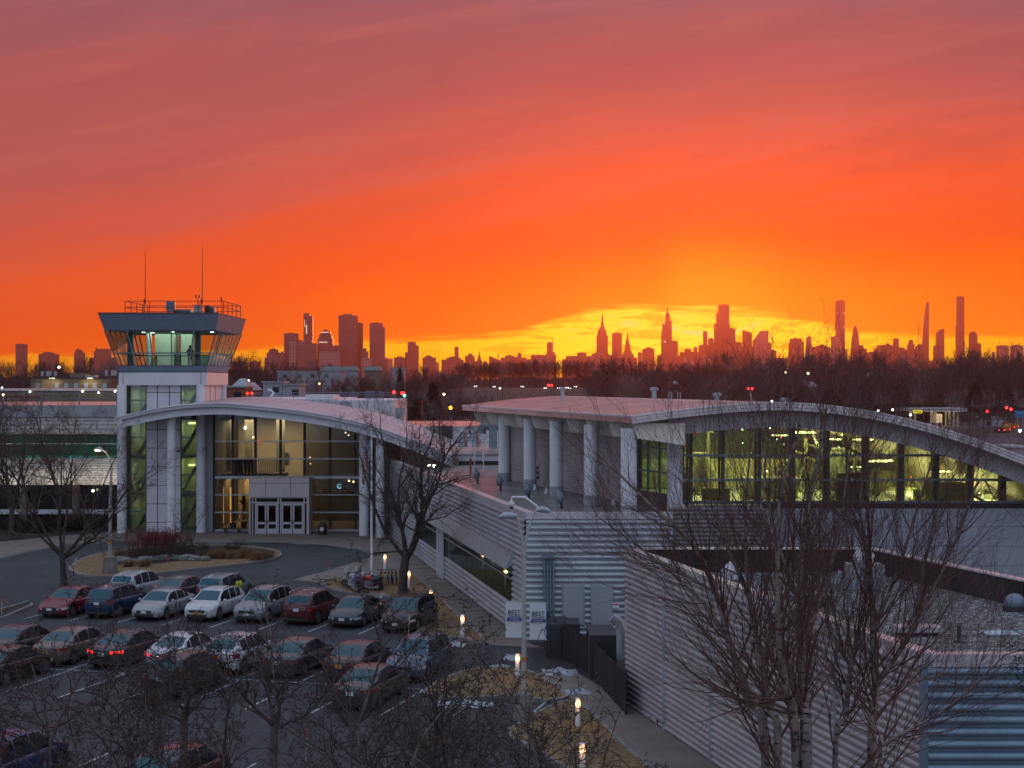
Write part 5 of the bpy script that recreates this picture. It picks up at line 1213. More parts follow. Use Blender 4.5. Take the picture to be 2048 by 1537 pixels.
for (px, py, yaw, c_, cv, l_) in ((706, 1180, 2.4, ('moto_silver', (.35, .40, .45)), True, 'silver faired motorcycle, leftmost of the parked motorcycles'), (724, 1178, 2.2, ('moto_white', (.5, .52, .55)), True, 'white motorcycle second from the left by the tree'),
                               (738, 1184, 2.5, ('moto_red', (.5, .02, .02)), False, 'motorcycle with a bright red tank'), (752, 1180, 2.1, ('moto_grey', (.12, .13, .15)), False, 'dark grey motorcycle nearest the bicycles'),
                               (712, 1187, 1.9, ('moto_blue', (.01, .05, .30)), False, 'low motorcycle with a blue tank in front of the silver one')):
    p = G(px, py); motorcycle(l_, c_, p.x, p.y, yaw, cv)
def bicycle(label, x, y, yaw, col_):
    t = thing('bicycle', label, 'bicycle', (0, 0, 0), 'bicycles in the rack beside the bare tree')
    for cx in (-.5, .52):
        b = MB(); ringmesh(b, cx, .34, .33, .022, n=20); b.build('wheel', TYRE, t)
    b = MB(); P_ = dict(bb=(-.05, 0, .30), st=(-.18, 0, .82), hd=(.40, 0, .80), re=(-.5, 0, .34), fr=(.52, 0, .34))
    for a, c in (('bb', 'st'), ('st', 'hd'), ('bb', 'hd'), ('bb', 're'), ('st', 're'), ('hd', 'fr')): b.tube([P_[a], P_[c]], .022, 6)
    b.build('frame', col_, t)
    b = MB(); b.tube([(.36, 0, .82), (.38, 0, .98), (.36, -.28, 1.0)], .016, 5); b.tube([(.38, 0, .98), (.36, .28, 1.0)], .016, 5); b.build('handlebar', TRIM, t)
    b = MB(); b.tube([(-.34, 0, .90), (-.05, 0, .90)], [.07, .03], 6); b.build('saddle', TRIM, t)
    t.location = (x, y, 0); t.rotation_euler = (0, 0, yaw)
bm_ = [M['darkmet'], mat('bike_white', (.4, .42, .42), .4), M['slate'], mat('bike_black', (.02, .02, .02), .4), M['darkmet']]
for k, l_ in enumerate(('leftmost bicycle in the rack, next to the motorcycles', 'pale framed bicycle, second in the rack', 'middle bicycle in the rack, slate grey', 'black bicycle, second from the tree trunk', 'bicycle closest to the tree trunk')):
    p = G(762 + 7.5 * k, 1172 + (k % 2)); bicycle(l_, p.x, p.y, 1.75, bm_[k])
t = thing('bicycle_rack', 'low metal hoop rack holding the bicycles left of the tree trunk', 'bicycle rack', (*G(778, 1172).xy, 0)); p0 = G(760, 1176)
for k in range(5): b = MB(); x = p0.x + .32 * k; b.tube([(x, p0.y - .3, 0), (x, p0.y - .3, .7), (x, p0.y + .3, .7), (x, p0.y + .3, 0)], .025, 6); b.build('hoop', M['steel'], t)

# ---------------------------------------------------------------- people
def person(label, x, y, z, yaw, h, cloth, trous, vest=None):
    k = h / 1.75; J = [(0, 0, .96), (0, 0, 1.15), (0, 0, 1.38), (0, 0, 1.50), (0, .0, 1.62), (0, .02, 1.72),
        (-.17, 0, 1.42), (-.27, .02, 1.14), (-.24, .12, .92), (-.24, .16, .84), (.17, 0, 1.42), (.27, .02, 1.14), (.24, .12, .92), (.24, .16, .84),
        (-.10, 0, .90), (-.13, .03, .50), (-.15, -.02, .09), (-.16, .14, .04), (.10, 0, .90), (.14, .05, .50), (.17, .0, .09), (.18, .16, .04)]
    E_ = [(0, 1), (1, 2), (2, 3), (3, 4), (4, 5), (2, 6), (6, 7), (7, 8), (8, 9), (2, 10), (10, 11), (11, 12), (12, 13), (0, 14), (14, 15), (15, 16), (16, 17), (0, 18), (18, 19), (19, 20), (20, 21)]
    Rr = [.15, .14, .16, .06, .095, .07, .07, .05, .04, .035, .07, .05, .04, .035, .10, .065, .045, .035, .10, .065, .045, .035]
    me = bpy.data.meshes.new('person'); me.from_pydata([(a * k, b_ * k, c * k) for a, b_, c in J], E_, []); me.materials.append(trous); me.materials.append(cloth)
    o = bpy.data.objects.new('person', me); COL.objects.link(o); o.location = (x, y, z); o.rotation_euler = (0, 0, yaw); ORG[o.name] = Vector((0, 0, 0))
    s = o.modifiers.new('skin', 'SKIN'); 
    for i, r in enumerate(Rr): me.skin_vertices[0].data[i].radius = (r * k, r * k * .8)
    me.skin_vertices[0].data[0].use_root = True; s.use_smooth_shade = True
    o.modifiers.new('sub', 'SUBSURF').levels = 1
    tag(o, label, 'person')
    b = MB(); b.ball((0, -.01 * k, 1.69 * k), .112 * k, 12, 8, (1, 1.05, .9)); q = b.build('hair', mat('hair_dark', (.02, .014, .01), .8), o, smooth=True)
    b = MB(); b.tube([(0, 0, .92 * k), (0, 0, 1.1 * k), (0, 0, 1.3 * k), (0, 0, 1.44 * k), (0, 0, 1.49 * k)], [.175 * k, .165 * k, .19 * k, .17 * k, .08 * k], 14)
    for s_ in (-1, 1): b.tube([(s_ * .15 * k, 0, 1.42 * k), (s_ * .225 * k, .01, 1.27 * k), (s_ * .272 * k, .02, 1.13 * k)], [.082 * k, .07 * k, .062 * k], 10)
    b.build('jacket', vest or cloth, o, smooth=50)
    return o
person('person in dark clothes standing inside the lit tower cab, seen from behind', PX(380, 137), 137, 14.46, .2, 1.78, mat('cloth_navy', (.02, .025, .035), .9), mat('trousers_dark', (.015, .02, .03), .9))
person('person in a yellow-green vest walking behind the silver-grey SUV', *G(478, 1213).xy, 0, 1.2, 1.75, mat('cloth_grey', (.05, .05, .05), .9), mat('trousers_dark', (.015, .02, .03), .9), mat('hi_vis', (.55, .62, .04), .8))
person('person in dark clothes by the porch columns under the flag', PX(741, 128), 128, .1, 2.0, 1.72, mat('cloth_navy', (.02, .025, .035), .9), mat('trousers_blue', (.02, .04, .08), .9))

# ---------------------------------------------------------------- street furniture
def bollard(px, py, label, lawn=.12):
    p = G(px, py, lawn); t = thing('bollard_light', label, 'bollard light', p, 'white bollard lights along the walk'); x, y, z = p
    b = MB(); b.cyl(x, y, z - .1, z + .78, .105, 16); b.build('post', M['column'], t, smooth=True)
    b = MB(); b.cyl(x, y, z + .78, z + .95, .092, 16); b.build('lens', lamp('bollard_lens', (1, .48, .20), 3.2), t, smooth=True)
    b = MB(); b.cyl(x, y, z + .95, z + 1.06, .108, 16); b.build('cap', M['column'], t, smooth=True)
    b = MB()
    for a in range(4): b.tube([(x + .1 * math.cos(a * 1.57 + .4), y + .1 * math.sin(a * 1.57 + .4), z + .78), (x + .1 * math.cos(a * 1.57 + .4), y + .1 * math.sin(a * 1.57 + .4), z + .95)], .008, 4)
    b.build('guard', M['column'], t)
    l = bpy.data.lights.new('bollard_glow', 'POINT'); l.energy = 7; l.color = (1, .50, .2); l.shadow_soft_size = .1
    o = bpy.data.objects.new('bollard_glow', l); COL.objects.link(o); o.parent = t; o.location = (0, -.22, .87)
for a in ((770, 1140, 'farthest bollard light, behind the bicycles'), (818, 1176, 'bollard light just right of the bare tree trunk'), (862, 1218, 'bollard light on the verge right of the black SUV'), (925, 1272, 'bollard light at the tip of the verge lawn'),
          (1035, 1357, 'bollard light left of the banner lamp post'), (1156, 1453, 'bollard light on the lower lawn beside the walk'), (1165, 1552, 'bollard light at the bottom edge, only its lamp showing')): bollard(*a)
def stake(px, py, h, label, tip='r'):
    p = G(px, py); t = thing('marker_stake', label, 'marker stake', p, 'thin marker stakes along the kerbs'); x, y, z = p
    b = MB(); b.tube([(x, y, z), (x + .03, y, h * .72)], .022, 6); b.build('stake', mat('stake_wood', (.42, .32, .22), .8), t)
    b = MB(); b.tube([(x + .03, y, h * .72), (x + .04, y, h)], .026, 6); b.build('painted_tip', mat('stake_red', (.60, .05, .04), .6) if tip == 'r' else mat('stake_white', (.6, .6, .58), .6), t)
for a in ((335, 1148, 1.15, 'red tipped stake on the island lawn'), (657, 1161, 1.2, 'red tipped stake on the crossing left of the motorcycles'), (881, 1236, 1.25, 'red tipped stake on the verge beside the bollard light'), (949, 1343, 1.25, 'red tipped stake on the kerb of the lamp post lawn'),
          (612, 1525, 1.15, 'red tipped stake at the bottom, among the branches'), (3, 1236, 1.15, 'red tipped stake at the left edge'), (817, 1275, 1.2, 'pale stake in front of the black SUV', 'w'), (151, 1140, .85, 'white stake leaning on the left tip of the island', 'w')): stake(*a)
LP = mat('lamp_post_paint', (.42, .40, .37), .5, var=.12, streak=.3)
LH = mat('lamp_head', (.38, .42, .46), .3, metal=.2)
CB = mat('post_footing', (.22, .21, .19), .85, var=.2, streak=.3)
# near lamp post with banners
p = G(1048, 1445); x, y = p.x, p.y; t = thing('lamp_post', 'tall lamp post with two heads and two banners, in front of the ribbed corner', 'lamp post', (x, y, 0))
b = MB(); b.hexa(ring(x - .42, x + .42, y - .42, y + .42, 0), ring(x - .34, x + .34, y - .34, y + .34, 1.1)); b.build('footing', CB, t)
b = MB(); b.tube([(x, y, 1.1), (x, y, 4.2), (x, y, 6.9)], [.11, .085, .07], 12); b.build('pole', LP, t, smooth=True)
b = MB(); b.cyl(x, y, 2.35, 2.5, .108, 12); b.build('yellow_band', mat('band_yellow', (.6, .25, .02), .6), t)
hx = [(PX(1027, y), PZ(1033, y), -1), (PX(1082, y), PZ(1018, y), 1)]
for (ex, ez, s) in ((x - .34, 7.90, -1), (x + .46, 8.06, 1)):
    b = MB(); b.tube([(x, y, 6.6), (x + s * .14, y, 7.3), (ex - s * .05, y, ez), (ex + s * .2, y, ez + .06)], [.055, .05, .04, .035], 8); b.build('arm', LP if s < 0 else LH, t, smooth=True)
    b = MB(); hx_ = ex - .35 if s < 0 else ex + .45
    if s < 0: b.tube([(ex + .08, y, ez - .02), (ex - .15, y, ez - .0), (ex - .45, y, ez - .0), (ex - .62, y, ez - .05)], [.07, .14, .12, .03], 12)
    else: b.tube([(ex, y, ez + .05), (ex + .2, y, ez + .08), (ex + .42, y, ez + .05), (ex + .56, y, ez - .03)], [.06, .13, .11, .03], 12)
    h = b.build('lamp_head', LH, t, smooth=True)
def text(body, size, loc, m, parent, name, sx_=1.0):
    c = bpy.data.curves.new(name, 'FONT'); c.body = body; c.size = size; c.align_x = 'CENTER'; c.extrude = .004
    tmp = bpy.data.objects.new(name, c); COL.objects.link(tmp); dg = bpy.context.evaluated_depsgraph_get()
    me = bpy.data.meshes.new_from_object(tmp.evaluated_get(dg)); bpy.data.objects.remove(tmp); me.materials.clear(); me.materials.append(m)
    o = bpy.data.objects.new(name, me); COL.objects.link(o); o.parent = parent; o.rotation_euler = (rad(90), 0, 0); o.scale = (sx_, 1, 1)
    o.location = Vector(loc) - ORG[parent.name]; return o
BANM = mat('banner_cloth', (.62, .62, .64), .8, var=.04); INK = mat('banner_ink', (.03, .04, .06), .7); RIB = mat('ribbon_blue', (.02, .07, .30), .6)
for a, c, top, bot_, lab_ in ((1011, 1046, 1205, 1275, 'white banner hanging left of the lamp post reading BEST COLLEGES'), (1059, 1094, 1207, 1279, 'white banner hanging right of the lamp post reading BEST COLLEGES')):
    xa_, xc = PX(a, y), PX(c, y); z1, z0 = PZ(top, y), PZ(bot_, y); t2 = thing('banner', lab_, 'banner', ((xa_ + xc) / 2, y, z0)); b = MB(); nx, nz = 8, 10; vs = []
    for j in range(nz + 1):
        for i in range(nx + 1): u, v = i / nx, j / nz; vs.append((lerp(xa_, xc, u), y - .02 + .015 * math.sin(v * 5 + u * 2) * (v * (1 - v)) * 4, lerp(z0, z1, v)))
    b.add(vs, [(j * (nx + 1) + i, j * (nx + 1) + i + 1, (j + 1) * (nx + 1) + i + 1, (j + 1) * (nx + 1) + i) for j in range(nz) for i in range(nx)]); b.build('cloth', BANM, t2, smooth=60)
    xm = (xa_ + xc) / 2; zr = lerp(z1, z0, .46)
    text('BEST', .235, (xm, y - .05, lerp(z1, z0, .34)), INK, t2, 'lettering', 1.0); text('COLLEGES', .115, (xm, y - .05, lerp(z1, z0, .415)), INK, t2, 'lettering', .92)
    b = MB(); b.box(xm - .24, xm + .24, y - .05, y - .045, zr - .075, zr + .035)
    for s in (-1, 1): b.slabxz([(xm + s * .22, zr - .10), (xm + s * .30, zr - .10), (xm + s * .27, zr - .04), (xm + s * .30, zr + .01), (xm + s * .22, zr + .01)], y - .042, y - .038)
    b.build('ribbon', RIB, t2); text('U.S.NEWS', .088, (xm, y - .056, zr - .052), BANM, t2, 'lettering', .95)
    b = MB(); b.box(xm - .2, xm + .2, y - .046, y - .042, zr - .115, zr - .10); b.build('red_line', mat('thin_red', (.5, .1, .08), .6), t2)
    if a > 1050: b = MB(); b.box(xc - .03, xc, y - .045, y - .035, z0 + .02, z1 - .02); b.build('blue_edge', RIB, t2)
    b = MB(); b.tube([(xa_, y, z1 + .02), (xc, y, z1 + .02)], .018, 6); b.tube([(xa_, y, z0 - .02), (xc, y, z0 - .02)], .018, 6); b.build('bracket_rod', M['steel'], t2)
# left lamp post
p = G(220, 1149); x, y = p.x, p.y; t = thing('lamp_post', 'lit single-arm lamp post on the planted island', 'lamp post', (x, y, 0))
b = MB(); b.hexa(ring(x - .45, x + .45, y - .45, y + .45, 0), ring(x - .34, x + .34, y - .34, y + .34, 1.2)); b.build('footing', CB, t)
b = MB(); b.tube([(x, y, 1.2), (x, y, 4.5), (x + .1, y, 7.3)], [.13, .10, .08], 12); b.build('pole', LP, t, smooth=True)
b = MB(); b.cyl(x, y, 2.1, 2.25, .14, 12); b.build('yellow_band', MATS['band_yellow'], t)
b = MB(); b.tube([(x + .1, y, 7.2), (x - .05, y, 7.9), (x - .3, y, 8.3), (x - .55, y, 8.42)], [.07, .06, .05, .04], 8); b.build('arm', LP, t, smooth=True)
b = MB(); b.tube([(x - .5, y, 8.43), (x - .75, y, 8.5), (x - 1.05, y, 8.45)], [.08, .16, .06], 10); hd_ = b.build('lamp_head', LH, t, smooth=True)
b = MB(); b.ball((x - .85, y - .02, 8.40), .14, 12, 6, (1.4, 1, .55)); b.build('lens', lamp('sodium_lens', (1, .62, .40), 9), hd_, smooth=True)
l = bpy.data.lights.new('street_glow', 'POINT'); l.energy = 60; l.color = (1, .7, .45); l.shadow_soft_size = .15; o = bpy.data.objects.new('street_glow', l); COL.objects.link(o); o.parent = t; o.location = (-.85, -.1, 8.2)
# ================================================================ distant skyline
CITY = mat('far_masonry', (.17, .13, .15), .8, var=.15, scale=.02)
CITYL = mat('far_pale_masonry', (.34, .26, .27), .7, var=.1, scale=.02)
CGL = mat('far_glass_wall', (.10, .10, .13), .35, var=.1, scale=.02)
for m_ in (CITY, CITYL, CGL):       # rows of floors and bays
    N = NT(m_.node_tree); b_ = m_.node_tree.nodes['Principled BSDF']; src = b_.inputs['Base Color'].links[0].from_socket
    sp2 = N.n.new('ShaderNodeSeparateXYZ'); N.l.new(N.n.new('ShaderNodeTexCoord').outputs['Object'], sp2.inputs[0])
    fx = N.m('LESS_THAN', N.m('FRACT', N.m('DIVIDE', sp2.outputs[0], 9.0)), .5); fz = N.m('LESS_THAN', N.m('FRACT', N.m('DIVIDE', sp2.outputs[2], 11.0)), .55)
    N.put(b_.inputs['Base Color'], N.mix(N.m('MULTIPLY', N.m('MULTIPLY', fx, fz), .55), src, (.02, .02, .025)))
LITW = lamp('far_lit_windows', (1, .72, .45), .9)
NSKY = [0]
def tower(label, D, segs, m=None, roof=None, lit=None, mast=None, name='skyscraper', cat='skyscraper', g=None):
    """segs: list of (left px, right px, top py) boxes from the widest to the topmost; tops in photo rows turned into real heights."""
    m = m or CITY; x0 = PX(min(s[0] for s in segs), D); x1 = PX(max(s[1] for s in segs), D); xm = (x0 + x1) / 2
    t = thing(name, label, cat, (xm, D, 8), g or 'towers on the far skyline'); zb = 5
    for i, sg in enumerate(segs):
        a, c, py = sg[:3]; b = MB(); xa, xc = PX(a, D), PX(c, D); dep = max((xc - xa) * .9, 18); off = 2 * i; z0 = zb
        y0, y1 = D + off, D + off + dep; zt = PZ(py, D)
        if len(sg) > 3 and sg[3] == 'slantL':   # rises to the right
            b.slabxz([(xa, z0), (xc, z0), (xc, zt), (lerp(xa, xc, sg[5] if len(sg) > 5 else 1), zt), (xa, PZ(sg[4], D))], y0, y1)
        elif len(sg) > 3 and sg[3] == 'slantR':
            b.slabxz([(xa, z0), (xc, z0), (xc, PZ(sg[4], D)), (xa, zt)], y0, y1)
        elif len(sg) > 3 and sg[3] == 'point':
            zc = PZ(sg[4], D); k = sg[5] if len(sg) > 5 else .02; xm_ = (xa + xc) / 2; h = (xc - xa) / 2
            b.box(xa, xc, y0, y1, z0, zc)
            yc = (y0 + y1) / 2; dd = (y1 - y0) / 2; pts = [(1, 0), (.72, .25), (.42, .5), (.16, .8), (k, 1)]
            for (s1, t1), (s2, t2_) in zip(pts, pts[1:]): b.hexa(ring(xm_ - h * s1, xm_ + h * s1, yc - dd * s1, yc + dd * s1, lerp(zc, zt, t1) - .5), ring(xm_ - h * s2, xm_ + h * s2, yc - dd * s2, yc + dd * s2, lerp(zc, zt, t2_)))
        elif len(sg) > 3 and sg[3] == 'poly': b.slabxz([(PX(u, D), PZ(v, D)) for u, v in sg[4]], y0, y1)
        else: b.box(xa, xc, y0, y1, z0, zt)
        b.build('tower_block' if i else 'base_block', m, t)
        if not (len(sg) > 3):
            w = xc - xa
            if w > 12:
                b = MB(); b.box(xa + w * .25, xa + w * .7, y0 + 3, y0 + dep * .6, zt, zt + 3 + (NSKY[0] % 3) * 1.5); b.box(xa + .5, xc - .5, y0 + .5, y1 - .5, zt, zt + 1.2); b.build('roof_plant', CITY, t)
    if mast:
        px, py0, py1, w = mast; b = MB(); b.tube([(PX(px, D), D + 12, PZ(py1, D)), (PX(px, D), D + 12, PZ(py0, D))], [w, w * .4], 6); b.build('mast', CITY, t)
    if lit:
        for (a, c, p0, p1) in lit: b = MB(); b.box(PX(a, D), PX(c, D), D - 1, D - .2, PZ(p1, D), PZ(p0, D)); b.build('lit_windows', LITW, t)
    NSKY[0] += 1
S = 5200
tower('lone flat-topped tower at the far left of the skyline', 7000, [(31, 50, 689), (44, 52, 707)])
tower('low stepped block left of the control tower on the skyline', 7000, [(77, 110, 709), (84, 104, 706)])
tower('small pointed tower between the two left skyline groups', 7000, [(148, 166, 706), (150, 162, 701)], mast=(153, 695, 702, 3))
tower('wide flat tower with corner mast just left of the control tower', 7000, [(178, 230, 716), (187, 216, 698, 'slantL', 704, .25)], mast=(191, 693, 700, 3))
tower('low stepped block at the left foot of the first skyscraper group', S, [(529, 560, 716), (533, 558, 706), (537, 554, 700)])
tower('narrow low block beside the first skyscraper group', S, [(559, 569, 707)])
tower('plain tower at the left of the first skyscraper group', S + 60, [(568, 594, 668)])
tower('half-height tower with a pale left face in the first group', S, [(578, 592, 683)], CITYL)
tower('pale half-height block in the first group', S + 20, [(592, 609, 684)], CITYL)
tower('slim very tall tower with a lattice right side, leftmost tall one', S + 100, [(607, 619, 628), (618, 625, 632)], CGL, lit=[(612, 614, 650, 668), (609, 610, 640, 655)])
tower('dark half-height tower right of the slim lattice tower', S, [(608, 631, 688), (612, 622, 680)], CGL)
tower('tapered tower with a lit crown, middle of the first group', S + 80, [(634, 666, 690), (635, 665, 678), (638, 663, 670), (641, 660, 663)], CGL, lit=[(642, 658, 664, 666), (638, 655, 684, 686)])
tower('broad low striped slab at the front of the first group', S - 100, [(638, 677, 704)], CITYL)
tower('low block filling the gap left of the broadest tower', S, [(665, 679, 693)])
tower('broadest flat-topped tower of the first group', S + 40, [(677, 713, 632)], CITY, mast=(692, 628, 633, 2))
tower('tower tucked behind the right side of the broadest tower', S + 120, [(712, 725, 647)])
tower('low stepped block right of the broadest tower', S, [(724, 736, 704), (725, 732, 697)])
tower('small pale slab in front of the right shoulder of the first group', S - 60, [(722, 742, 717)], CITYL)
tower('tall tower with a lower right shoulder, rightmost of the first group', S + 40, [(739, 768, 655), (739, 764, 647)], CITY)
tower('short block at the foot of the shouldered tower', S, [(765, 774, 722)])
tower('low wide block left of the lone stepped tower', 6500, [(788, 812, 716)])
tower('lone stepped tower right of the first group', 6500, [(810, 818, 706), (829, 837, 692), (815, 831, 685)])
tower('low flat block with a plant room right of the lone stepped tower', 6800, [(845, 871, 716), (850, 864, 713)])
tower('long low block under the thin chimney tower', 6800, [(883, 926, 720), (893, 920, 716)])
tower('thin chimney-like tower rising from the long low block', 6900, [(909, 917, 695)])
tower('low stepped block right of the thin chimney-like tower', 7000, [(930, 949, 713), (936, 945, 709)])
tower('small pyramid-topped tower left of centre', 7500, [(954, 963, 701, 'point', 722)])
tower('tiny block right of the small pyramid-topped tower', 7000, [(966, 974, 724)])
tower('slanted low block with a corner mast', 7500, [(978, 998, 712, 'slantR', 720)], mast=(996, 707, 716, 4))
D2 = 8600
tower('wide low block left of the crane tower', D2, [(1001, 1053, 716), (1010, 1028, 712), (1035, 1043, 708)])
tower('broad low block beneath the crane tower', D2, [(1062, 1112, 711)])
tower('narrow tower topped by a construction crane', D2 + 50, [(1093, 1110, 705), (1094, 1106, 686)], mast=(1105, 677, 690, 3))
tower('very low block between the crane tower and the long low row', D2, [(1124, 1134, 721)])
tower('long low row left of the great spired tower', D2, [(1133, 1183, 713), (1155, 1173, 706)])
tower('small pair of blocks at the left foot of the great spired tower', D2, [(1183, 1194, 709), (1190, 1205, 706)], CITYL)
tower('great spired art deco tower with stepped shoulders', D2 + 200, [(1193, 1217, 706), (1194, 1216, 671), (1196, 1213, 661), (1199, 1210, 655), (1202, 1208, 646), (1203.5, 1206.5, 637)], mast=(1205, 628, 640, 6))
tower('low blocks right of the great spired tower', D2, [(1215, 1225, 711)])
tower('plain flat-topped slab between the two spired towers', D2 + 100, [(1225, 1244, 667)])
tower('slender needle-spired tower between two flat blocks', D2 + 100, [(1247, 1264, 703), (1250, 1261, 664, 'point', 694)])
tower('low stepped blocks at the foot of the needle-spired tower', D2, [(1244, 1274, 716), (1244, 1268, 709)])
tower('tiny block between the needle spire and the wide red block', D2, [(1276, 1284, 706)])
tower('wide flat red block with a rounded look', D2, [(1286, 1309, 699), (1290, 1306, 697)])
tower('tall modern stepped tower with a central needle', D2, [(1324, 1345, 690), (1324, 1344, 662), (1325, 1334, 648), (1331, 1344, 642), (1332, 1340, 627)], CGL, mast=(1335.5, 613, 630, 5), lit=[(1328, 1331, 682, 686), (1326, 1330, 646, 649)])
tower('square shoulder block attached right of the modern needle tower', D2 + 30, [(1340, 1356, 683)])
tower('low wide blocks at the foot of the modern needle tower', D2 - 50, [(1316, 1336, 711), (1338, 1362, 712)])
tower('row of uneven low blocks right of the modern needle tower', D2, [(1362, 1397, 705), (1370, 1382, 699), (1388, 1395, 695)])
tower('round-topped dark tower left of the big stepped glass tower', D2, [(1399, 1417, 691), (1407, 1415, 664)], mast=(1407.5, 660, 680, 3))
tower('narrow block between the round-topped and the stepped glass tower', D2 + 30, [(1417, 1427, 678)])
tower('biggest stepped glass tower, top edge lit', D2 + 80, [(1428, 1464, 686), (1431, 1460, 648), (1435, 1459, 626), (1438.5, 1459, 610)], CGL)
tower('tower attached right of the biggest stepped glass tower', D2, [(1458, 1471, 658), (1466, 1474, 684)], mast=(1463.5, 644, 660, 2))
tower('low blocks between the biggest glass tower and the slant-topped one', D2, [(1472, 1484, 686), (1480, 1510, 694)])
tower('slant-topped glowing red tower right of the biggest glass tower', D2 + 60, [(1487, 1504, 661, 'slantR', 666)])
tower('pale tower with a sloped wedge roof', D2 - 60, [(1509, 1537, 662, 'poly', [(1509, 765), (1537, 765), (1537, 662), (1524, 662), (1509, 682)]), (1537, 1543, 687)], CITYL)
tower('low block right of the sloped-roof tower', D2, [(1540, 1553, 702)])
D3 = 7900
tower('stepped dark block left of the tallest slim slab', D3, [(1581, 1608, 685), (1583, 1604, 678)], CITY)
tower('narrow tower with a pale top edge', D3, [(1613, 1625, 690), (1614, 1623, 675)], CITYL)
tower('long low row left of the tallest slim slab', D3, [(1627, 1661, 695), (1636, 1654, 692)])
tower('very tall square slim tower with gap floors', D3, [(1673.5, 1690, 602)], CITY, lit=[(1674, 1676, 626, 628), (1687, 1689, 626, 628), (1674, 1676, 653, 655), (1687, 1689, 653, 655)])
tower('pale block in front of the foot of the very tall square tower', D3 - 200, [(1665, 1684, 674)], CITYL)
tower('small block right of the very tall square tower', D3, [(1684, 1694, 700)])
tower('curved sharp-pointed tower right of the tallest slim slab', D3, [(1704, 1719, 652, 'poly', [(1703, 765), (1719, 765), (1718.5, 690), (1717, 668), (1714, 656), (1711.5, 652), (1709, 660), (1706, 680), (1704, 700)])])
tower('stepped low block right of the curved pointed tower', D3, [(1717, 1733, 698), (1719, 1727, 692)])
tower('low row with a small pyramid', D3, [(1734, 1760, 706), (1750, 1757, 693, 'point', 703)])
tower('wide low block left of the small square tower', D3, [(1760, 1790, 691), (1773, 1779, 688)])
tower('small square tower on the right half of the skyline', D3, [(1788, 1798, 678), (1798, 1810, 697)])
tower('rounded dark tower right of the small square tower', D3, [(1813, 1830, 700), (1817, 1829, 690), (1819, 1827, 682)])
tower('low blocks left of the feathered super-slim tower', D3, [(1833, 1847, 694), (1836, 1844, 690)])
tower('super-slim tower stepping in towards its tip on one side', D3, [(1846, 1858, 604, 'poly', [(1845, 765), (1858, 765), (1858, 606), (1856, 604), (1854, 612), (1852, 628), (1850, 645), (1848, 670), (1846, 700)])])
tower('curve-topped tower between the two super-tall ones', D3, [(1868, 1875, 693), (1874, 1889, 658, 'poly', [(1874, 765), (1889, 765), (1889, 659), (1886, 658), (1880, 661), (1875, 667)])], CGL)
tower('right super-tall slab tower with a step near its base', D3 + 50, [(1914.5, 1929, 650), (1916, 1929, 594)], CGL)
tower('medium tower with shoulder right of the super-tall slab', D3, [(1941, 1955, 669), (1942, 1953, 665), (1953, 1963, 688)])
tower('thin smokestack on the right part of the skyline', D3, [(1986, 1989, 704)])
tower('left one of two flat twin blocks at the right edge', D3, [(1998, 2018, 692)], CITYL)
tower('right one of two flat twin blocks, touching the right edge', D3, [(2026, 2046, 692)], CITYL)
r_ = random.Random(77)
for k in range(34):
    px = 490 + k * 46 + r_.uniform(-15, 15); w = r_.uniform(12, 34)
    tower('low anonymous block of the hazy skyline, just above the treetops', 8200 + r_.uniform(-300, 300), [(px, px + w, r_.uniform(716, 726))], r_.choice([CITY, CITYL]), name='city_block', cat='building', g='low blocks filling the skyline')
# red and white chimneys
for px, top, l_ in ((1371, 706, 'left striped red and white chimney'), (1427, 697, 'right striped red and white chimney, the bigger')):
    D = 5600; x = PX(px, D); zt = PZ(top, D); t = thing('striped_chimney', l_ + ' below the skyline', 'chimney', (x, D, 8)); w = 2.2 / 3100 * D / 2
    for k in range(7): b = MB(); b.cyl(x, D, lerp(5, zt, k / 7), lerp(5, zt, (k + 1) / 7), w, 10); b.build('band', mat('chimney_red', (.4, .04, .03), .7) if k % 2 == 0 else mat('chimney_white', (.6, .5, .5), .7), t)

# ================================================================ middle distance
def house(px, py_top, w_px, D, label, wall, roofm, h=4, cat='house', gable=True):
    x = PX(px, D); w = w_px * D / FOC; zt = PZ(py_top, D); zb = ground_z(x, D) - 1; t = thing('house' if cat == 'house' else 'building', label, cat, (x, D, zb)); zw = zt - (1.6 if gable else .3)
    b = MB(); b.box(x - w / 2, x + w / 2, D, D + 9, zb, zw); wl = b.build('wall', wall, t)
    b = MB()
    if gable: b.add([(x - w / 2 - .4, D - .5, zw), (x + w / 2 + .4, D - .5, zw), (x + w / 2 + .4, D + 9.5, zw), (x - w / 2 - .4, D + 9.5, zw), (x - w / 2 + .5, D + 4.5, zt), (x + w / 2 - .5, D + 4.5, zt)], [(0, 1, 5, 4), (2, 3, 4, 5), (1, 2, 5), (3, 0, 4), (3, 2, 1, 0)])
    else: b.box(x - w / 2 - .3, x + w / 2 + .3, D - .3, D + 9.3, zw, zt)
    b.build('roof', roofm, t)
    for k in range(max(1, int(w / 5))): xx = x - w / 2 + 2 + 5 * k; b = MB(); b.box(xx, xx + 1.4, D - .06, D - .01, zw - 2.2, zw - .9); b.build('window', AUTOGL, t)
WR = mat('snowy_roof', (.30, .34, .38), .6, var=.15); RBk = MATS['red_brick']; WS = mat('white_siding', (.32, .33, .36), .7); TR = mat('teal_roof', (.05, .12, .12), .5)
house(620, 742, 130, 560, 'long pale flat building among the trees under the first skyscraper group', WS, WR, cat='building', gable=False)
house(678, 733, 72, 590, 'teal-roofed long building behind the pale flat one', WS, TR, cat='building')
house(745, 733, 32, 590, 'smaller teal-roofed building to the right of the long teal roof', TANM, TR, cat='building')
house(795, 736, 26, 620, 'white-roofed building right of the teal roofs', WS, WR, cat='building', gable=False)
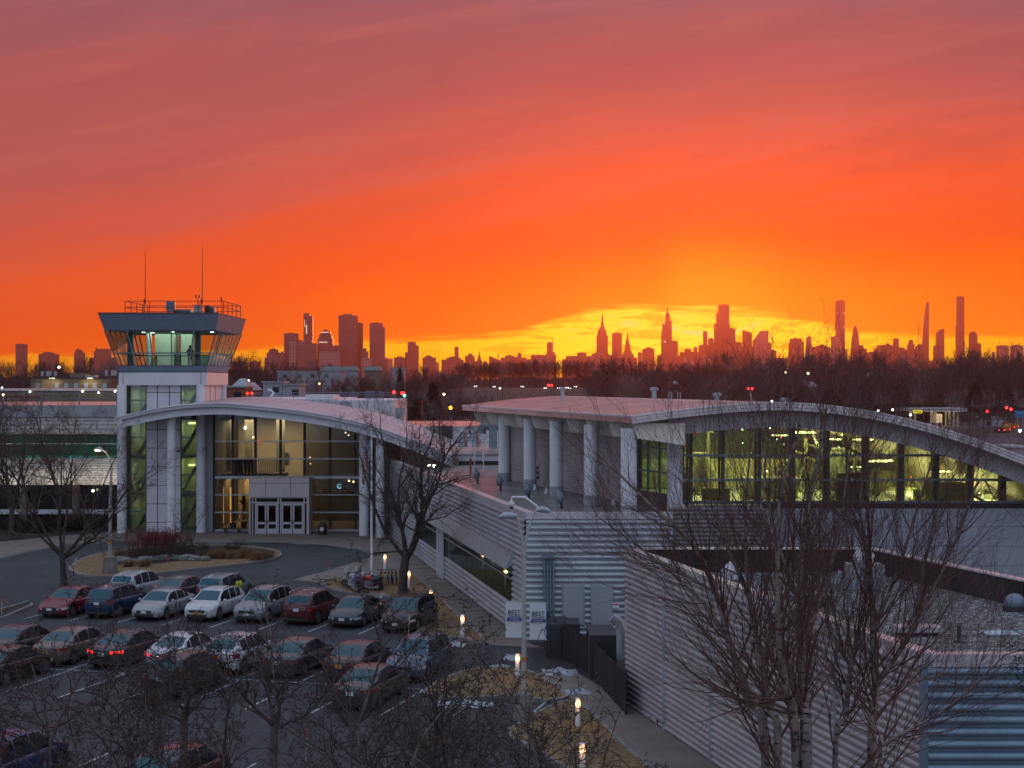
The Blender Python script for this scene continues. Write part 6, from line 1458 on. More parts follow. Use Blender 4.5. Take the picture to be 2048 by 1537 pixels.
house(545, 763, 38, 330, 'white-roofed shed low among the trees right of the tower', WS, WR, cat='building', gable=False)
house(582, 768, 34, 330, 'second white-roofed shed among the trees', WS, WR, cat='building', gable=False)
house(478, 757, 22, 300, 'red brick house with a pale roof just right of the tower', RBk, WR)
house(468, 772, 44, 290, 'low brick row house with white trim near the tower base', RBk, WR, gable=False, cat='building')
house(498, 765, 18, 310, 'red brick house half hidden right of the tower', RBk, WR)
house(1600, 757, 26, 520, 'pale-roofed house deep in the trees on the right', WS, WR); house(1627, 764, 14, 500, 'small glass-roofed house in the trees on the right', WS, WR); house(1745, 745, 12, 650, 'tiny pale house high in the trees on the right', WS, WR)
house(1985, 835, 50, 460, 'low white building by the crossing at the right edge', WS, WR, cat='building', gable=False); house(1350, 762, 18, 640, 'pale house seen between trees below the slim slab', WS, WR)
house(2040, 893, 30, 240, 'pale low shed at the right edge behind the hall roof', mat('shed_pale', (.35, .3, .32), .7), WR, cat='building', gable=False)
D = 300; t = thing('site_trailer', 'pale ribbed container behind the bare tree in the middle', 'container', (PX(851, D), D, 0)); b = MB(); b.box(PX(839, D), PX(865, D), D, D + 3, 0, PZ(823, D)); bo = b.build('box', WS, t)
b = MB(); b.box(PX(838, D), PX(866, D), D - .1, D + 3.1, PZ(823, D), PZ(822, D)); b.build('roof', M['slate'], t)
# filling station
D = 447; t = thing('filling_station', 'lit filling station canopy with a yellow sign at the right', 'filling station', (PX(1875, D), D, 0))
zt = PZ(817, D); b = MB(); b.box(PX(1817, D), PX(1935, D), D, D + 14, zt - .9, zt); cn = b.build('canopy', mat('canopy_white', (.5, .5, .5), .5, var=.05), t)
b = MB(); b.box(PX(1817, D), PX(1935, D), D - .05, D - .01, zt - .5, zt - .2); b.build('stripe', WS, cn)
b = MB(); b.box(PX(1826, D), PX(1844, D), D - .3, D - .06, zt - 1.5, zt - .5); sg = b.build('yellow_sign', lamp('sign_yellow', (1, .75, .03), .9), t)
text('Hertz', .78, (PX(1834.5, D), D - .34, zt - 1.2), mat('sign_black', (.01, .01, .01), .6), t, 'lettering', 1.0)
for px in (1832, 1836, 1869, 1873, 1879, 1900, 1907, 1912, 1918): x = PX(px, D); b = MB(); b.box(x - .22, x + .22, D + 1 + px % 7, D + 1.5 + px % 7, 0, zt - .9); b.build('pillar', mat('pillar_cream', (.62, .56, .40), .6), t)
b = MB(); b.box(PX(1885, D), PX(1902, D), D + 9, D + 13, 0, 3.6); b.build('kiosk', lamp('kiosk_glow', (1, .8, .5), .35), t)
b = MB(); b.box(PX(1822, D), PX(1930, D), D + 1, D + 13, zt - .95, zt - .91); b.build('soffit_light', lamp('soffit_glow', (1, .85, .6), 1.2), t)
def fcar(px, py, D, colr, label, grp, back=False, zoff=None):
    z = PZ(py, D) - .7 if zoff is None else zoff; x = PX(px, D); t = thing('distant_car', label, 'car', (x, D, z), grp)
    b = MB(); b.slabxz([(x - .9, z + .3), (x + .9, z + .3), (x + .9, z + .95), (x + .7, z + 1.0), (x + .6, z + 1.45), (x - .6, z + 1.45), (x - .7, z + 1.0), (x - .9, z + .95)], D, D + 4.4); b.build('body', colr, t)
    b = MB(); b.box(x - .8, x - .6, D + .4, D + 1.1, z, z + .6); b.box(x + .6, x + .8, D + .4, D + 1.1, z, z + .6); b.box(x - .8, x - .6, D + 3.3, D + 4.0, z, z + .6); b.box(x + .6, x + .8, D + 3.3, D + 4.0, z, z + .6); b.build('wheels', TYRE, t)
    for s in (-.62, .62): b = MB(); b.ball((x + s, D - .06, z + .72), .20 if not back else .15, 6, 4); b.build('tail_light' if back else 'headlight', lamp('far_red', (1, .03, .02), 3.0) if back else lamp('far_white', (1, .95, .85), 9), t)
DK = paint('fardark', (.03, .03, .035)); YL = paint('faryellow', (.5, .2, .02))
r_ = random.Random(12)
fg = 'cars with their headlights on, far off on the highway'
for k in range(26):
    px = 945 + k * 8.2 + r_.uniform(-3, 3); fcar(px, 772 + r_.uniform(0, 16) + 1, 980 + r_.uniform(0, 60), DK, 'distant car with white headlights on the far highway left of the hall roof', fg)
fcar(1225, 789, 700, DK, 'distant car with red tail lights left of the others seen over the hall roof', 'far cars seen from behind', True); fcar(1288, 792, 700, DK, 'distant car with red tail lights over the middle of the hall roof', 'far cars seen from behind', True); fcar(1293, 791, 690, DK, 'distant car with red tail lights, right one over the hall roof', 'far cars seen from behind', True)
for px, py, D, l_ in ((2018, 838, 440, 'yellow cab braking at the crossing, left one'), (2024, 842, 420, 'yellow cab in the middle of the crossing queue'), (2032, 839, 430, 'yellow cab right in the crossing queue'), (2015, 846, 400, 'yellow cab nearest in the crossing queue')):
    fcar(px, py, D, YL, l_, 'yellow cabs queueing at the crossing', True, zoff=.05)
fcar(2003, 866, 395, DK, 'dark car with one red lamp by the meadow', 'far cars seen from behind', True, zoff=.05)
for px, py, D, l_ in ((931, 846, 380, 'left'), (937, 850, 372, 'middle'), (926, 848, 390, 'right')): fcar(px, py, D, DK, 'distant car with bright headlights just left of the hall roof corner, %s one' % l_, 'cars facing us beside the hall roof', zoff=PZ(py, D) - .7)
def pole_light(px, py, D, c_, label, r=.28, arm=True, name='street_light', cat='street light'):
    p = P(px, py, D); zb = ground_z(p.x, D); t = thing(name, label, cat, (p.x + .6, D, zb), 'far street and signal lights')
    b = MB(); b.tube([(p.x + .6, D, zb), (p.x + .6, D, p.z + .4), (p.x, D, p.z + .3)], .07, 5); b.build('pole', M['darkmet'], t)
    b = MB(); b.ball(p, r, 6, 4); b.build('lens', c_, t)
FW = lamp('far_lamp_white', (.85, .95, 1), 10); FWm = lamp('far_lamp_warm', (1, .75, .4), 6); FRd = lamp('far_signal_red', (1, .03, .03), 3.5); FGn = lamp('far_signal_green', (.1, 1, .6), 3.5); FOr = lamp('far_signal_orange', (1, .35, .02), 4)
TL = [(788, 785, 300, FRd, 'red signal light left of the red and green pair', .35), (804, 787, 300, FRd, 'red signal above the green one', .35), (808, 787, 301, FRd, 'second red lamp touching the red and green signal', .3), (809, 792, 299, FGn, 'green signal right below the red one', .3),
      (888, 789, 320, FWm, 'small pale street light left of the hall roof'), (901, 816, 320, FOr, 'orange signal light above the middle roofs', .4), (1097, 771, 330, FRd, 'left red signal above the hall roof edge', .3), (1103, 771, 330, FRd, 'right red signal above the hall roof edge', .3),
      (1757, 822, 330, FW, 'left blue-white floodlight by the evergreen hedge'), (1785, 820, 335, FW, 'middle blue-white floodlight by the evergreen hedge'), (1821, 830, 320, FW, 'right blue-white floodlight near the filling station'),
      (1974, 823, 400, FRd, 'red signal right of the filling station', .4), (2013, 816, 400, FRd, 'left of two high red signals at the right edge', .4), (2022, 819, 400, FRd, 'right of two high red signals at the right edge', .4), (1544, 803, 300, FW, 'small lamp just over the hall roof crest', .2),
      (1616, 747, 600, FWm, 'tiny warm light in the distant trees on the right', .5), (497, 762, 330, FWm, 'small warm light behind the tower base', .25), (118, 735, 500, FW, 'white lamp in the trees left of the control tower', .35), (639, 768, 420, FWm, 'tiny lamp among the trees above the entrance roof', .25),
      (2040, 862, 300, FW, 'bright lamp at the right edge above the meadow', .3), (1571, 745, 600, FWm, 'faint pale light in the trees below the stepped dark block', .35), (1455, 850, 400, FW, 'lamp hidden behind the hall roof', .1), (1000, 777, 360, FWm, 'tiny warm lamp left of the hall roof vent', .2)]
for a in TL:
    if a[1] == 850: continue
    pole_light(a[0], a[1], a[2], a[3], a[4], a[5] if len(a) > 5 else .24)
for px, l_ in ((495, 'left'), (504, 'right')):
    p = P(px, 787, 175); t = thing('warning_light', '%s red obstruction lamp on the roof edge beside the tower' % l_, 'warning light', (p.x, 175, 9.5)); b = MB(); b.tube([(p.x, 175, 9.5), p], .04, 5); b.build('stem', M['steel'], t); b = MB(); b.ball(p, .16, 8, 6); b.build('red_lens', MATS['red_lens'], t)
p = P(2040, 828, 400); t = thing('road_sign', 'blue road sign at the right edge', 'road sign', (p.x, 400, 0)); b = MB(); b.box(p.x - 1.3, p.x + 1.6, 400, 400.1, p.z - .9, p.z + .9); b.build('panel', mat('sign_blue', (.01, .16, .42), .5), t)
b = MB(); b.box(p.x - .6, p.x - .45, 400.1, 400.2, 0, p.z); b.box(p.x + .7, p.x + .85, 400.1, 400.2, 0, p.z); b.build('post', M['steel'], t)
text('LaGuardia', .55, (p.x + .15, 399.97, p.z + .05), mat('sign_letter', (.5, .55, .6), .6), t, 'lettering', .95)
p = P(1103, 787, 1000) ; t = thing('road_sign', 'green overhead highway sign left above the hall roof', 'road sign', (p.x, 940, 8)); p = P(1105, 789, 940); b = MB(); b.box(p.x - 3.5, p.x + 4.5, 940, 940.2, p.z - 1, p.z + 1); b.build('panel', mat('sign_green', (.01, .15, .08), .5), t); b = MB(); b.box(p.x - 3.7, p.x - 3.5, 940, 940.2, 6, p.z + 1); b.box(p.x + 4.5, p.x + 4.7, 940, 940.2, 6, p.z + 1); b.build('post', M['steel'], t)
t = thing('work_barrier', 'red and white barrier row in front of the filling station', 'barrier', (PX(1860, 380), 380, 0)); 
for k in range(8): x = PX(1828 + 7 * k, 380); b = MB(); b.box(x, x + .84, 380, 380.3, 0, PZ(846, 380)); b.build('panel', mat('barrier_red', (.45, .04, .04), .6) if k % 2 else WS, t)
t = thing('red_mast', 'thin red lattice mast in front of the distant trees', 'mast', (PX(844, 290), 290, 0)); b = MB(); x = PX(844, 290); b.tube([(x, 290, 0), (x, 290, PZ(801, 290))], .12, 5); b.build('mast', mat('mast_red', (.45, .05, .05), .6), t); b = MB(); b.box(x - .7, x + .7, 290, 290.1, PZ(804, 290), PZ(803, 290)); b.build('crossbar', mat('mast_red', (.45, .05, .05), .6), t)
for px, l_ in ((436, 'left'), (474, 'right')):
    pass
# bird
p = P(1378, 425, 400); t = thing('bird', 'small dark bird gliding high in the orange sky', 'bird', p); b = MB(); b.tube([(p.x - .22, p.y, p.z), (p.x, p.y, p.z + .03), (p.x + .25, p.y, p.z - .04)], [.02, .08, .02], 6); b.build('body', M['black'], t)
b = MB(); b.add([(p.x - .1, p.y, p.z), (p.x + .1, p.y, p.z + .05), (p.x + .55, p.y - .1, p.z + .22), (p.x + .2, p.y, p.z + .12)], [(0, 1, 2, 3)]); b.add([(p.x - .1, p.y, p.z), (p.x + .05, p.y, p.z + .05), (p.x - .35, p.y + .1, p.z + .20), (p.x - .55, p.y + .1, p.z + .10)], [(0, 1, 2, 3)]); b.build('wing', M['black'], t)
# ================================================================ bare winter trees
def segs_mesh(name, segs, m, sides=(7, 5, 4, 3, 3)):
    """segs: (p0, p1, r0, r1, level)"""
    V = []; Fq = []; n0 = 0
    by = {}
    for s in segs: by.setdefault(min(s[4], 4), []).append(s)
    for lv, ss in by.items():
        n = sides[lv]; A_ = np.array([s[0] for s in ss], float); B_ = np.array([s[1] for s in ss], float); ra = np.array([s[2] for s in ss]); rb = np.array([s[3] for s in ss])
        d = B_ - A_; ln = np.linalg.norm(d, axis=1, keepdims=True) + 1e-9; d /= ln; B_ = B_ + d * (rb[:, None] * .4)
        ref = np.where(np.abs(d[:, 2:3]) < .9, np.array([[0, 0, 1.]]), np.array([[1., 0, 0]])); u = np.cross(d, ref); u /= np.linalg.norm(u, axis=1, keepdims=True); w = np.cross(d, u)
        k = np.arange(n) * 2 * np.pi / n; c, s_ = np.cos(k), np.sin(k); o = u[:, None, :] * c[None, :, None] + w[:, None, :] * s_[None, :, None]
        va = A_[:, None, :] + o * ra[:, None, None]; vb = B_[:, None, :] + o * rb[:, None, None]
        vv = np.concatenate([va, vb], 1).reshape(-1, 3); V.append(vv)
        base = n0 + np.arange(len(ss))[:, None] * 2 * n; j = np.arange(n)[None, :]; j2 = (j + 1) % n
        f = np.stack([base + j, base + j2, base + n + j2, base + n + j], -1).reshape(-1, 4); Fq.append(f); n0 += len(vv)
    V = np.concatenate(V); Fq = np.concatenate(Fq)
    me = bpy.data.meshes.new(name); me.vertices.add(len(V)); me.vertices.foreach_set('co', V.astype(np.float32).ravel())
    me.loops.add(Fq.size); me.loops.foreach_set('vertex_index', Fq.astype(np.int32).ravel())
    me.polygons.add(len(Fq)); me.polygons.foreach_set('loop_start', np.arange(0, Fq.size, 4, dtype=np.int32))
    try: me.polygons.foreach_set('loop_total', np.full(len(Fq), 4, dtype=np.int32))
    except Exception: pass
    me.polygons.foreach_set('use_smooth', np.ones(len(Fq), bool)); me.materials.append(m); me.update(calc_edges=True); return me
def rvec(r): 
    return Vector((r.gauss(0, 1), r.gauss(0, 1), r.gauss(0, 1)))
def grow(S_, r, p, d, L, rad0, lv, PRM):
    n = PRM['n'][lv]; st = L / n; R0 = rad0; pts = [(p, rad0)]
    for i in range(n):
        d = (d + rvec(r) * PRM['wob'][lv] + Vector((0, 0, PRM['up'][lv]))).normalized()
        q = p + d * st; rr = rad0 * (1 - (i + 1) / n * PRM['tap'][lv]); S_.append((p, q, R0, rr, lv)); R0 = rr; p = q; pts.append((p, rr))
        if lv + 1 < len(PRM['n']):
            f = (i + 1) / n
            if f >= PRM['start'][lv]:
                for _ in range(PRM['kids'][lv] if r.random() < PRM.get('pk', 1) or i == n - 1 else 0):
                    side = d.cross(rvec(r)).normalized(); a = r.uniform(*PRM['ang'][lv]); nd = (d * math.cos(a) + side * math.sin(a)).normalized()
                    ll = L * r.uniform(*PRM['rat'][lv]) * (1 - .45 * f); grow(S_, r, p, nd, ll, max(rr * PRM['rr'], PRM['rmin']), lv + 1, PRM)
OAK = dict(n=(5, 6, 6, 5, 4), wob=(.05, .16, .2, .24, .26), up=(.02, .10, .06, .04, .02), tap=(.35, .7, .75, .8, .7), start=(.55, .25, .2, .15), kids=(3, 2, 2, 2), ang=((.45, .95), (.45, .95), (.4, 1.0), (.4, 1.0)), rat=((.75, 1.15), (.4, .68), (.38, .6), (.35, .6)), rr=.60, rmin=.006)
def tree_thing(name, label, cat, base, segs, bark, twig, split=2, group=None):
    t = thing(name, label, cat, base, group)
    for nm, ss, m in (('trunk', [s for s in segs if s[4] < split], bark), ('crown', [s for s in segs if s[4] >= split], twig)):
        bx_ = Vector(base); ss = [(s[0] - bx_, s[1] - bx_, s[2], s[3], s[4]) for s in ss]
        o = bpy.data.objects.new(nm, segs_mesh(nm, ss, m)); COL.objects.link(o); o.parent = t
    return t
BARK = mat('bark_grey', (.075, .06, .052), .9, var=.3, scale=5, bump=.6, bscale=30); TWIG = mat('twig_brown', (.095, .062, .055), .85, var=.2, scale=2)
BARKF = mat('bark_smooth', (.13, .095, .085), .75, var=.3, scale=4, bump=.3, bscale=20); TWIGF = mat('twig_red', (.070, .045, .042), .8, var=.25, scale=3)
BIRCH = mat('birch_bark', (.26, .20, .17), .75, var=.2, scale=2.5, bump=.3, bscale=15); TWB = mat('birch_twig', (.13, .062, .052), .8, var=.2, scale=2)
N = NT(BIRCH.node_tree); bb_ = BIRCH.node_tree.nodes['Principled BSDF']; src = bb_.inputs['Base Color'].links[0].from_socket; mp = N.n.new('ShaderNodeMapping'); N.l.new(N.n.new('ShaderNodeTexCoord').outputs['Object'], mp.inputs[0]); mp.inputs['Scale'].default_value = (3, 3, 7)
N.put(bb_.inputs['Base Color'], N.mix(N.ss(N.noise(mp.outputs[0], 1.6, 5, .7), .52, .60), src, (.035, .026, .024)))

# tree left of the ribbed wall (spreading, in front of the flag)
def spread(label, px, py, h, r0, seed, PRM=OAK, stems=5, lean=(.35, .75), fork=.27, name='bare_tree', cat='tree', split=2, wide=1.0, group=None):
    r = random.Random(seed); b0 = G(px, py); S_ = []; p = Vector(b0); d = Vector((0, 0, 1)); n = 4; rr = r0; hf = h * fork
    S_.append((p, p + Vector((0, 0, .18)), r0 * 1.45, r0 * 1.08, 0)); p = p + Vector((0, 0, .15))
    for i in range(n):
        d = (d + rvec(r) * .04).normalized(); q = p + d * hf / n; S_.append((p, q, rr, rr * .95, 0)); p = q; rr *= .95
    for k in range(stems):
        a = 2 * math.pi * k / stems + r.uniform(-.3, .3); e = r.uniform(*lean); nd = Vector((math.cos(a) * math.sin(e) * wide, math.sin(a) * math.sin(e), math.cos(e))).normalized()
        grow(S_, r, p - Vector((0, 0, r.uniform(0, hf * .25))), nd, (h - hf) * r.uniform(.85, 1.05), rr * r.uniform(.45, .62), 1, PRM)
    return tree_thing(name, label, cat, b0, S_, BARK, TWIG, split, group)
PA = dict(OAK, n=(5, 9, 7, 6, 4), wob=(.05, .13, .2, .22, .25), up=(.02, .10, .08, .05, .02), start=(.5, .15, .15, .1), kids=(3, 2, 2, 2), rat=((.8, 1), (.38, .62), (.42, .65), (.4, .7)), pk=.66, rmin=.008)
spread('bare tree with a thick forked trunk beside the bicycles, in front of the flag', 806, 1192, 11.0, .30, 3, PA, 6, (.25, .80), .22, wide=1.1)
spread('bare tree at the left beside the dark red sedan, in front of the left wing', 128, 1172, 11.0, .22, 11, PA, 7, (.3, 1.0), .17, wide=1.35)
spread('bare tree further left near the kerb, close to the picture edge', 22, 1082, 11.0, .24, 21, PA, 6, (.2, .85), .25, wide=1.1)
spread('slim bare tree against the left wing wall', 118, 1070, 10.0, .16, 31, PA, 5, (.2, .6), .35)
PS = dict(PA, n=(3, 7, 5, 4), pk=.9)
spread('small multi-stemmed bare tree in the planted island', 384, 1098, 4.6, .07, 5, PS, 6, (.3, .8), .08, name='ornamental_tree')
# shrubs
def shrub(label, px, py, h, n_, m, seed, w=1.0, name='shrub', grass=False, z=.14, group=None):
    r = random.Random(seed); b0 = G(px, py, z); S_ = []
    for k in range(n_):
        a = r.uniform(0, 6.3); e = abs(r.gauss(0, .45 if not grass else .7)) ; d = Vector((math.cos(a) * math.sin(e), math.sin(a) * math.sin(e), math.cos(e))).normalized(); o = Vector((r.gauss(0, .4) * w, r.gauss(0, .25) * w, 0)) if not grass else Vector((r.gauss(0, .06), r.gauss(0, .06), 0))
        p = b0 + o; L = h * r.uniform(.6, 1.05); q = p + d * L * .55; d2 = (d + rvec(r) * .2 + Vector((0, 0, -.5 if grass else .25))).normalized(); S_.append((p, q, .014, .010, 3)); S_.append((q, q + d2 * L * .45, .010, .005, 3))
        if not grass:
            for _ in range(4): d3 = (d + rvec(r) * .4).normalized(); S_.append((q, q + d3 * L * .4, .007, .004, 3))
    o = bpy.data.objects.new(name, segs_mesh(name, [(s[0] - b0, s[1] - b0, *s[2:]) for s in S_], m)); COL.objects.link(o); o.location = b0; tag(o, label, 'grass tuft' if grass else 'shrub', group); return o
RDW = mat('red_dogwood', (.16, .025, .022), .8, var=.2); EVG = mat('evergreen_shrub', (.016, .022, .012), .9, var=.3); TUFT = mat('tuft_straw', (.26, .15, .065), .9, var=.2); DRK = mat('dry_shrub', (.055, .04, .032), .9, var=.2)
shrub('red-stemmed shrub at the left part of the island', 300, 1112, 2.4, 150, RDW, 1, 2.3); shrub('second red-stemmed shrub merging with the first, nearer the tower', 336, 1108, 2.2, 110, RDW, 2, 1.6)
shrub('low brown shrub in front of the red stems', 300, 1120, 1.0, 260, DRK, 3, 3.0); shrub('low brown shrub right of the middle of the island', 372, 1115, .9, 160, DRK, 4, 2.0)
def leafblob(label, px, py, r0, m, seed, z=.14, sq=(1, 1, .7), n_=900, name='evergreen_shrub', leaf=.07, group=None, D=None, p=None):
    r = random.Random(seed); b0 = p if p is not None else G(px, py, z); b = MB()
    cl = [(Vector((r.gauss(0, .45) * sq[0], r.gauss(0, .45) * sq[1], r.uniform(.15, .9) * sq[2])) * r0, r.uniform(.35, .6) * r0) for _ in range(9)]
    for k in range(n_):
        c, rr = r.choice(cl); u = rvec(r).normalized(); q = b0 + c + u * rr * r.uniform(.6, 1.05)
        if q.z < b0.z: q.z = b0.z + .02
        a_ = rvec(r).normalized() * leaf * r0; c_ = rvec(r).normalized() * leaf * r0 * .7; b.add([q - a_, q + c_, q + a_], [(0, 1, 2)])
    return tag(b.build(name, m, loc=b0), label, 'shrub', group)
leafblob('dark round evergreen shrub in the island under the door glass', 476, 1098, .75, EVG, 5); leafblob('dark evergreen shrub left of the round one in the island', 452, 1100, .55, EVG, 6)
leafblob('dark evergreen shrub beside the small ornamental tree', 370, 1100, .9, EVG, 7); leafblob('low dark evergreen shrub right of the small ornamental tree', 402, 1100, .7, EVG, 8)
g2 = 'straw-coloured grass tufts in the island'
for k, (px, py, h) in enumerate(((236, 1118, .75), (420, 1117, .6), (431, 1117, .85), (447, 1117, .8), (462, 1118, .7), (484, 1117, .85), (497, 1116, .9), (508, 1120, .8), (517, 1121, .8), (530, 1119, .7), (540, 1116, .55), (262, 1133, .6), (293, 1133, .65), (252, 1134, .5), (490, 1111, .7), (284, 1134, .5))):
    pos = 'left end' if px < 240 else ('front edge' if px < 300 else ('right half' if px < 480 else 'right end'))
    shrub('round straw-coloured grass tuft in the %s of the island bed' % pos, px, py, h, 170, TUFT, 40 + k, name='grass_tuft', grass=True, group=g2 + ', ' + pos)
ROCK = mat('pale_rock', (.20, .19, .18), .85, var=.25, scale=3)
for k, (px, py, s) in enumerate(((240, 1121, .5), (252, 1124, .6), (270, 1126, .5), (288, 1124, .7), (305, 1122, .6), (322, 1121, .7), (338, 1118, .6), (356, 1119, .5), (374, 1120, .7), (392, 1121, .6), (408, 1121, .5))):
    p = G(px, py, .15); r = random.Random(k); b = MB(); b.ball((p.x, p.y, p.z + .08), s, 9, 6, (1.1, .7, .45)); b.v = [(v[0] + r.uniform(-.06, .06), v[1] + r.uniform(-.06, .06), v[2] + r.uniform(-.05, .05)) for v in b.v]
    tag(b.build('rock', ROCK, loc=p), 'flat pale rock in the row edging the island bed, number among eleven counted by the eye from the left' if 0 else 'flat pale rock in the row along the front of the island bed', 'rock', 'rocks edging the island bed')
for k, (px, py) in enumerate(((18, 1062), (50, 1066), (85, 1064), (118, 1062), (152, 1061), (186, 1058), (214, 1060))):
    leafblob('dark clipped hedge bush under the windows of the left wing', px, py, 1.5, EVG, 60 + k, z=.12, sq=(1.5, .8, .75), n_=1300, name='hedge_bush', group='hedge bushes along the left wing')

# ---- foreground trees, rooted in the lawn below the camera
FGT = dict(n=(5, 7, 6, 5, 3), wob=(.05, .22, .26, .30, .3), up=(.02, .07, .05, .04, .02), tap=(.3, .65, .7, .75, .7), start=(.5, .2, .15, .15), kids=(3, 2, 1, 1), ang=((.4, .9), (.5, 1.1), (.5, 1.1), (.5, 1.1)), rat=((.8, 1.1), (.40, .66), (.35, .6), (.25, .45)), rr=.64, rmin=.0075, pk=.95)
def fg_tree(label, px, D, htop, r0, seed, stems, lean, fork, wide=1.0):
    r = random.Random(seed); b0 = Vector((PX(px, D), D, -.05)); S_ = []; p = Vector(b0); rr = r0; hf = htop * fork; d = Vector((0, 0, 1))
    for i in range(5): d = (d + rvec(r) * .035).normalized(); q = p + d * hf / 5; S_.append((p, q, rr, rr * .95, 0)); p = q; rr *= .95
    for k in range(stems):
        a = 2 * math.pi * k / stems + r.uniform(-.3, .3); e = r.uniform(*lean); nd = Vector((math.cos(a) * math.sin(e) * wide, math.sin(a) * math.sin(e), math.cos(e))).normalized()
        grow(S_, r, p - Vector((0, 0, r.uniform(0, hf * .2))), nd, (htop - hf) * r.uniform(.8, 1.05), rr * r.uniform(.42, .6), 1, FGT)
    # buds and short spurs at the joints
    for s in list(S_):
        if s[4] >= 2 and r.random() < .30:
            q = s[1]; dd = (s[1] - s[0]).normalized(); sd = dd.cross(rvec(r)).normalized(); S_.append((q, q + (sd + dd * .4) * r.uniform(.03, .08), .011, .008, 4))
    return tree_thing('bare_tree', label, 'tree', b0, S_, BARKF, TWIGF, 2, 'bare trees in the foreground lawn')
fg_tree('foreground bare tree whose dark trunk stands left of the bottom middle', 372, 47, 6.3, .15, 101, 6, (.5, 1.25), .50, 1.2)
fg_tree('foreground bare tree whose trunk rises between the two dark sedans', 540, 46, 6.8, .15, 102, 6, (.45, 1.15), .48, 1.2)
fg_tree('foreground bare tree in the bottom left corner', 60, 27, 8.9, .11, 103, 6, (.3, 1.0), .45, 1.1)
fg_tree('foreground bare tree in front of the sedan with silver trim', 690, 27, 9.3, .12, 104, 6, (.3, .95), .5, 1.1)
fg_tree('foreground bare tree left of the banner lamp post', 960, 30, 8.6, .13, 105, 6, (.3, .95), .45, 1.1)
fg_tree('foreground bare tree spreading under the banners towards the ribbed building', 1090, 24, 9.2, .12, 106, 5, (.3, 1.0), .5, 1.1)
fg_tree('foreground bare tree at the bottom between the red hatchback and the lamp post', 800, 34, 7.4, .12, 107, 6, (.4, 1.1), .45, 1.1)
fg_tree('foreground bare tree reaching over the red hatchback', 250, 30, 8.3, .11, 108, 6, (.3, 1.0), .45, 1.1)
# ---- birches with stems traced from the photograph, each at its own depth
BP = dict(n=(6, 6, 8, 6, 3), wob=(.02, .06, .09, .12, .15), up=(.02, .05, .07, .07, .05), tap=(.3, .5, .85, .85, .8), start=(.5, .3, .12, .1), kids=(1, 1, 1, 1), ang=((.3, .6), (.3, .6), (.25, .6), (.25, .6)), rat=((.6, .9), (.5, .8), (.45, .75), (.40, .70)), rr=.52, rmin=.0036, pk=.82)
def birch(label, stems, D, seed, r0=.11):
    r0 *= .80
    r = random.Random(seed); S_ = []; bx_ = Vector((PX(stems[0][0][0][0], D), D, -.05)); mains = []
    for si, (pts, rk, dy_) in enumerate(stems):
        if rk > .6 or not mains:
            W_ = [Vector(bx_)] + [P(px, py, D + dy_ * i / len(pts)) for i, (px, py) in enumerate(pts)]
        else:
            a_ = min(mains, key=lambda m: (m.x / m.y * FOC + HX - pts[0][0]) ** 2 + ((EYE - m.z) / m.y * FOC + HY - pts[0][1]) ** 2)
            W_ = [a_] + [P(px, py, a_.y + dy_ * i / len(pts)) for i, (px, py) in enumerate(pts) if i]
        W2 = smooth_curve(W_, 4 * len(W_)); n = len(W2)
        if rk > .6 or not mains: mains += W2
        ln = sum((W2[i + 1] - W2[i]).length for i in range(n - 1)); acc = 0
        for i in range(n - 1):
            f = i / (n - 1); f2 = (i + 1) / (n - 1); ra = r0 * rk * (1 - .88 * f ** 1.3) + .006; rb = r0 * rk * (1 - .88 * f2 ** 1.3) + .006; p, q = W2[i], W2[i + 1]; S_.append((p, q, ra, rb, 0 if rk > .6 else 1)); d = (q - p).normalized()
            if q.z > 5.2 or rk <= .6:
                for _ in range(1 if r.random() < .75 else 2):
                    side = d.cross(rvec(r)).normalized(); a = r.uniform(.45, 1.0) * (1 - .3 * f); nd = (d * math.cos(a) + side * math.sin(a) + Vector((0, 0, .1))).normalized()
                    grow(S_, r, p.lerp(q, r.random()), nd, r.uniform(1.9, 3.7) * (1 - .45 * f), max(rb * .36, .008), 2, BP)
    return tree_thing('birch_tree', label, 'tree', bx_, S_, BIRCH, TWB, 2, 'birches in front of the gravel-roofed block')
birch('multi-stemmed birch nearest the pale ribbed wall, leaning left', [([(1530, 1500), (1500, 1400), (1460, 1290), (1430, 1180), (1385, 1090), (1300, 1010), (1210, 920)], 1.0, 3), ([(1556, 1510), (1540, 1420), (1522, 1330), (1500, 1200), (1490, 1050), (1500, 900)], .9, 1),
       ([(1460, 1290), (1400, 1200), (1310, 1120), (1190, 1030)], .45, 2), ([(1500, 1200), (1440, 1060), (1400, 930)], .45, -1), ([(1522, 1330), (1580, 1150), (1590, 980)], .45, -1), ([(1430, 1180), (1330, 1130), (1230, 1100)], .35, 1)], 31, 201, .115)
birch('dark-trunked birch in the middle of the group', [([(1612, 1500), (1608, 1420), (1602, 1300), (1600, 1200), (1608, 1060), (1640, 900), (1650, 820)], 1.25, 2), ([(1590, 1480), (1575, 1390), (1560, 1300), (1555, 1190), (1560, 1000), (1600, 850)], .9, -1),
       ([(1602, 1300), (1640, 1200), (1680, 1050), (1700, 900)], .5, 1), ([(1600, 1200), (1560, 1100), (1530, 960), (1540, 860)], .45, 2)], 29, 202, .12)
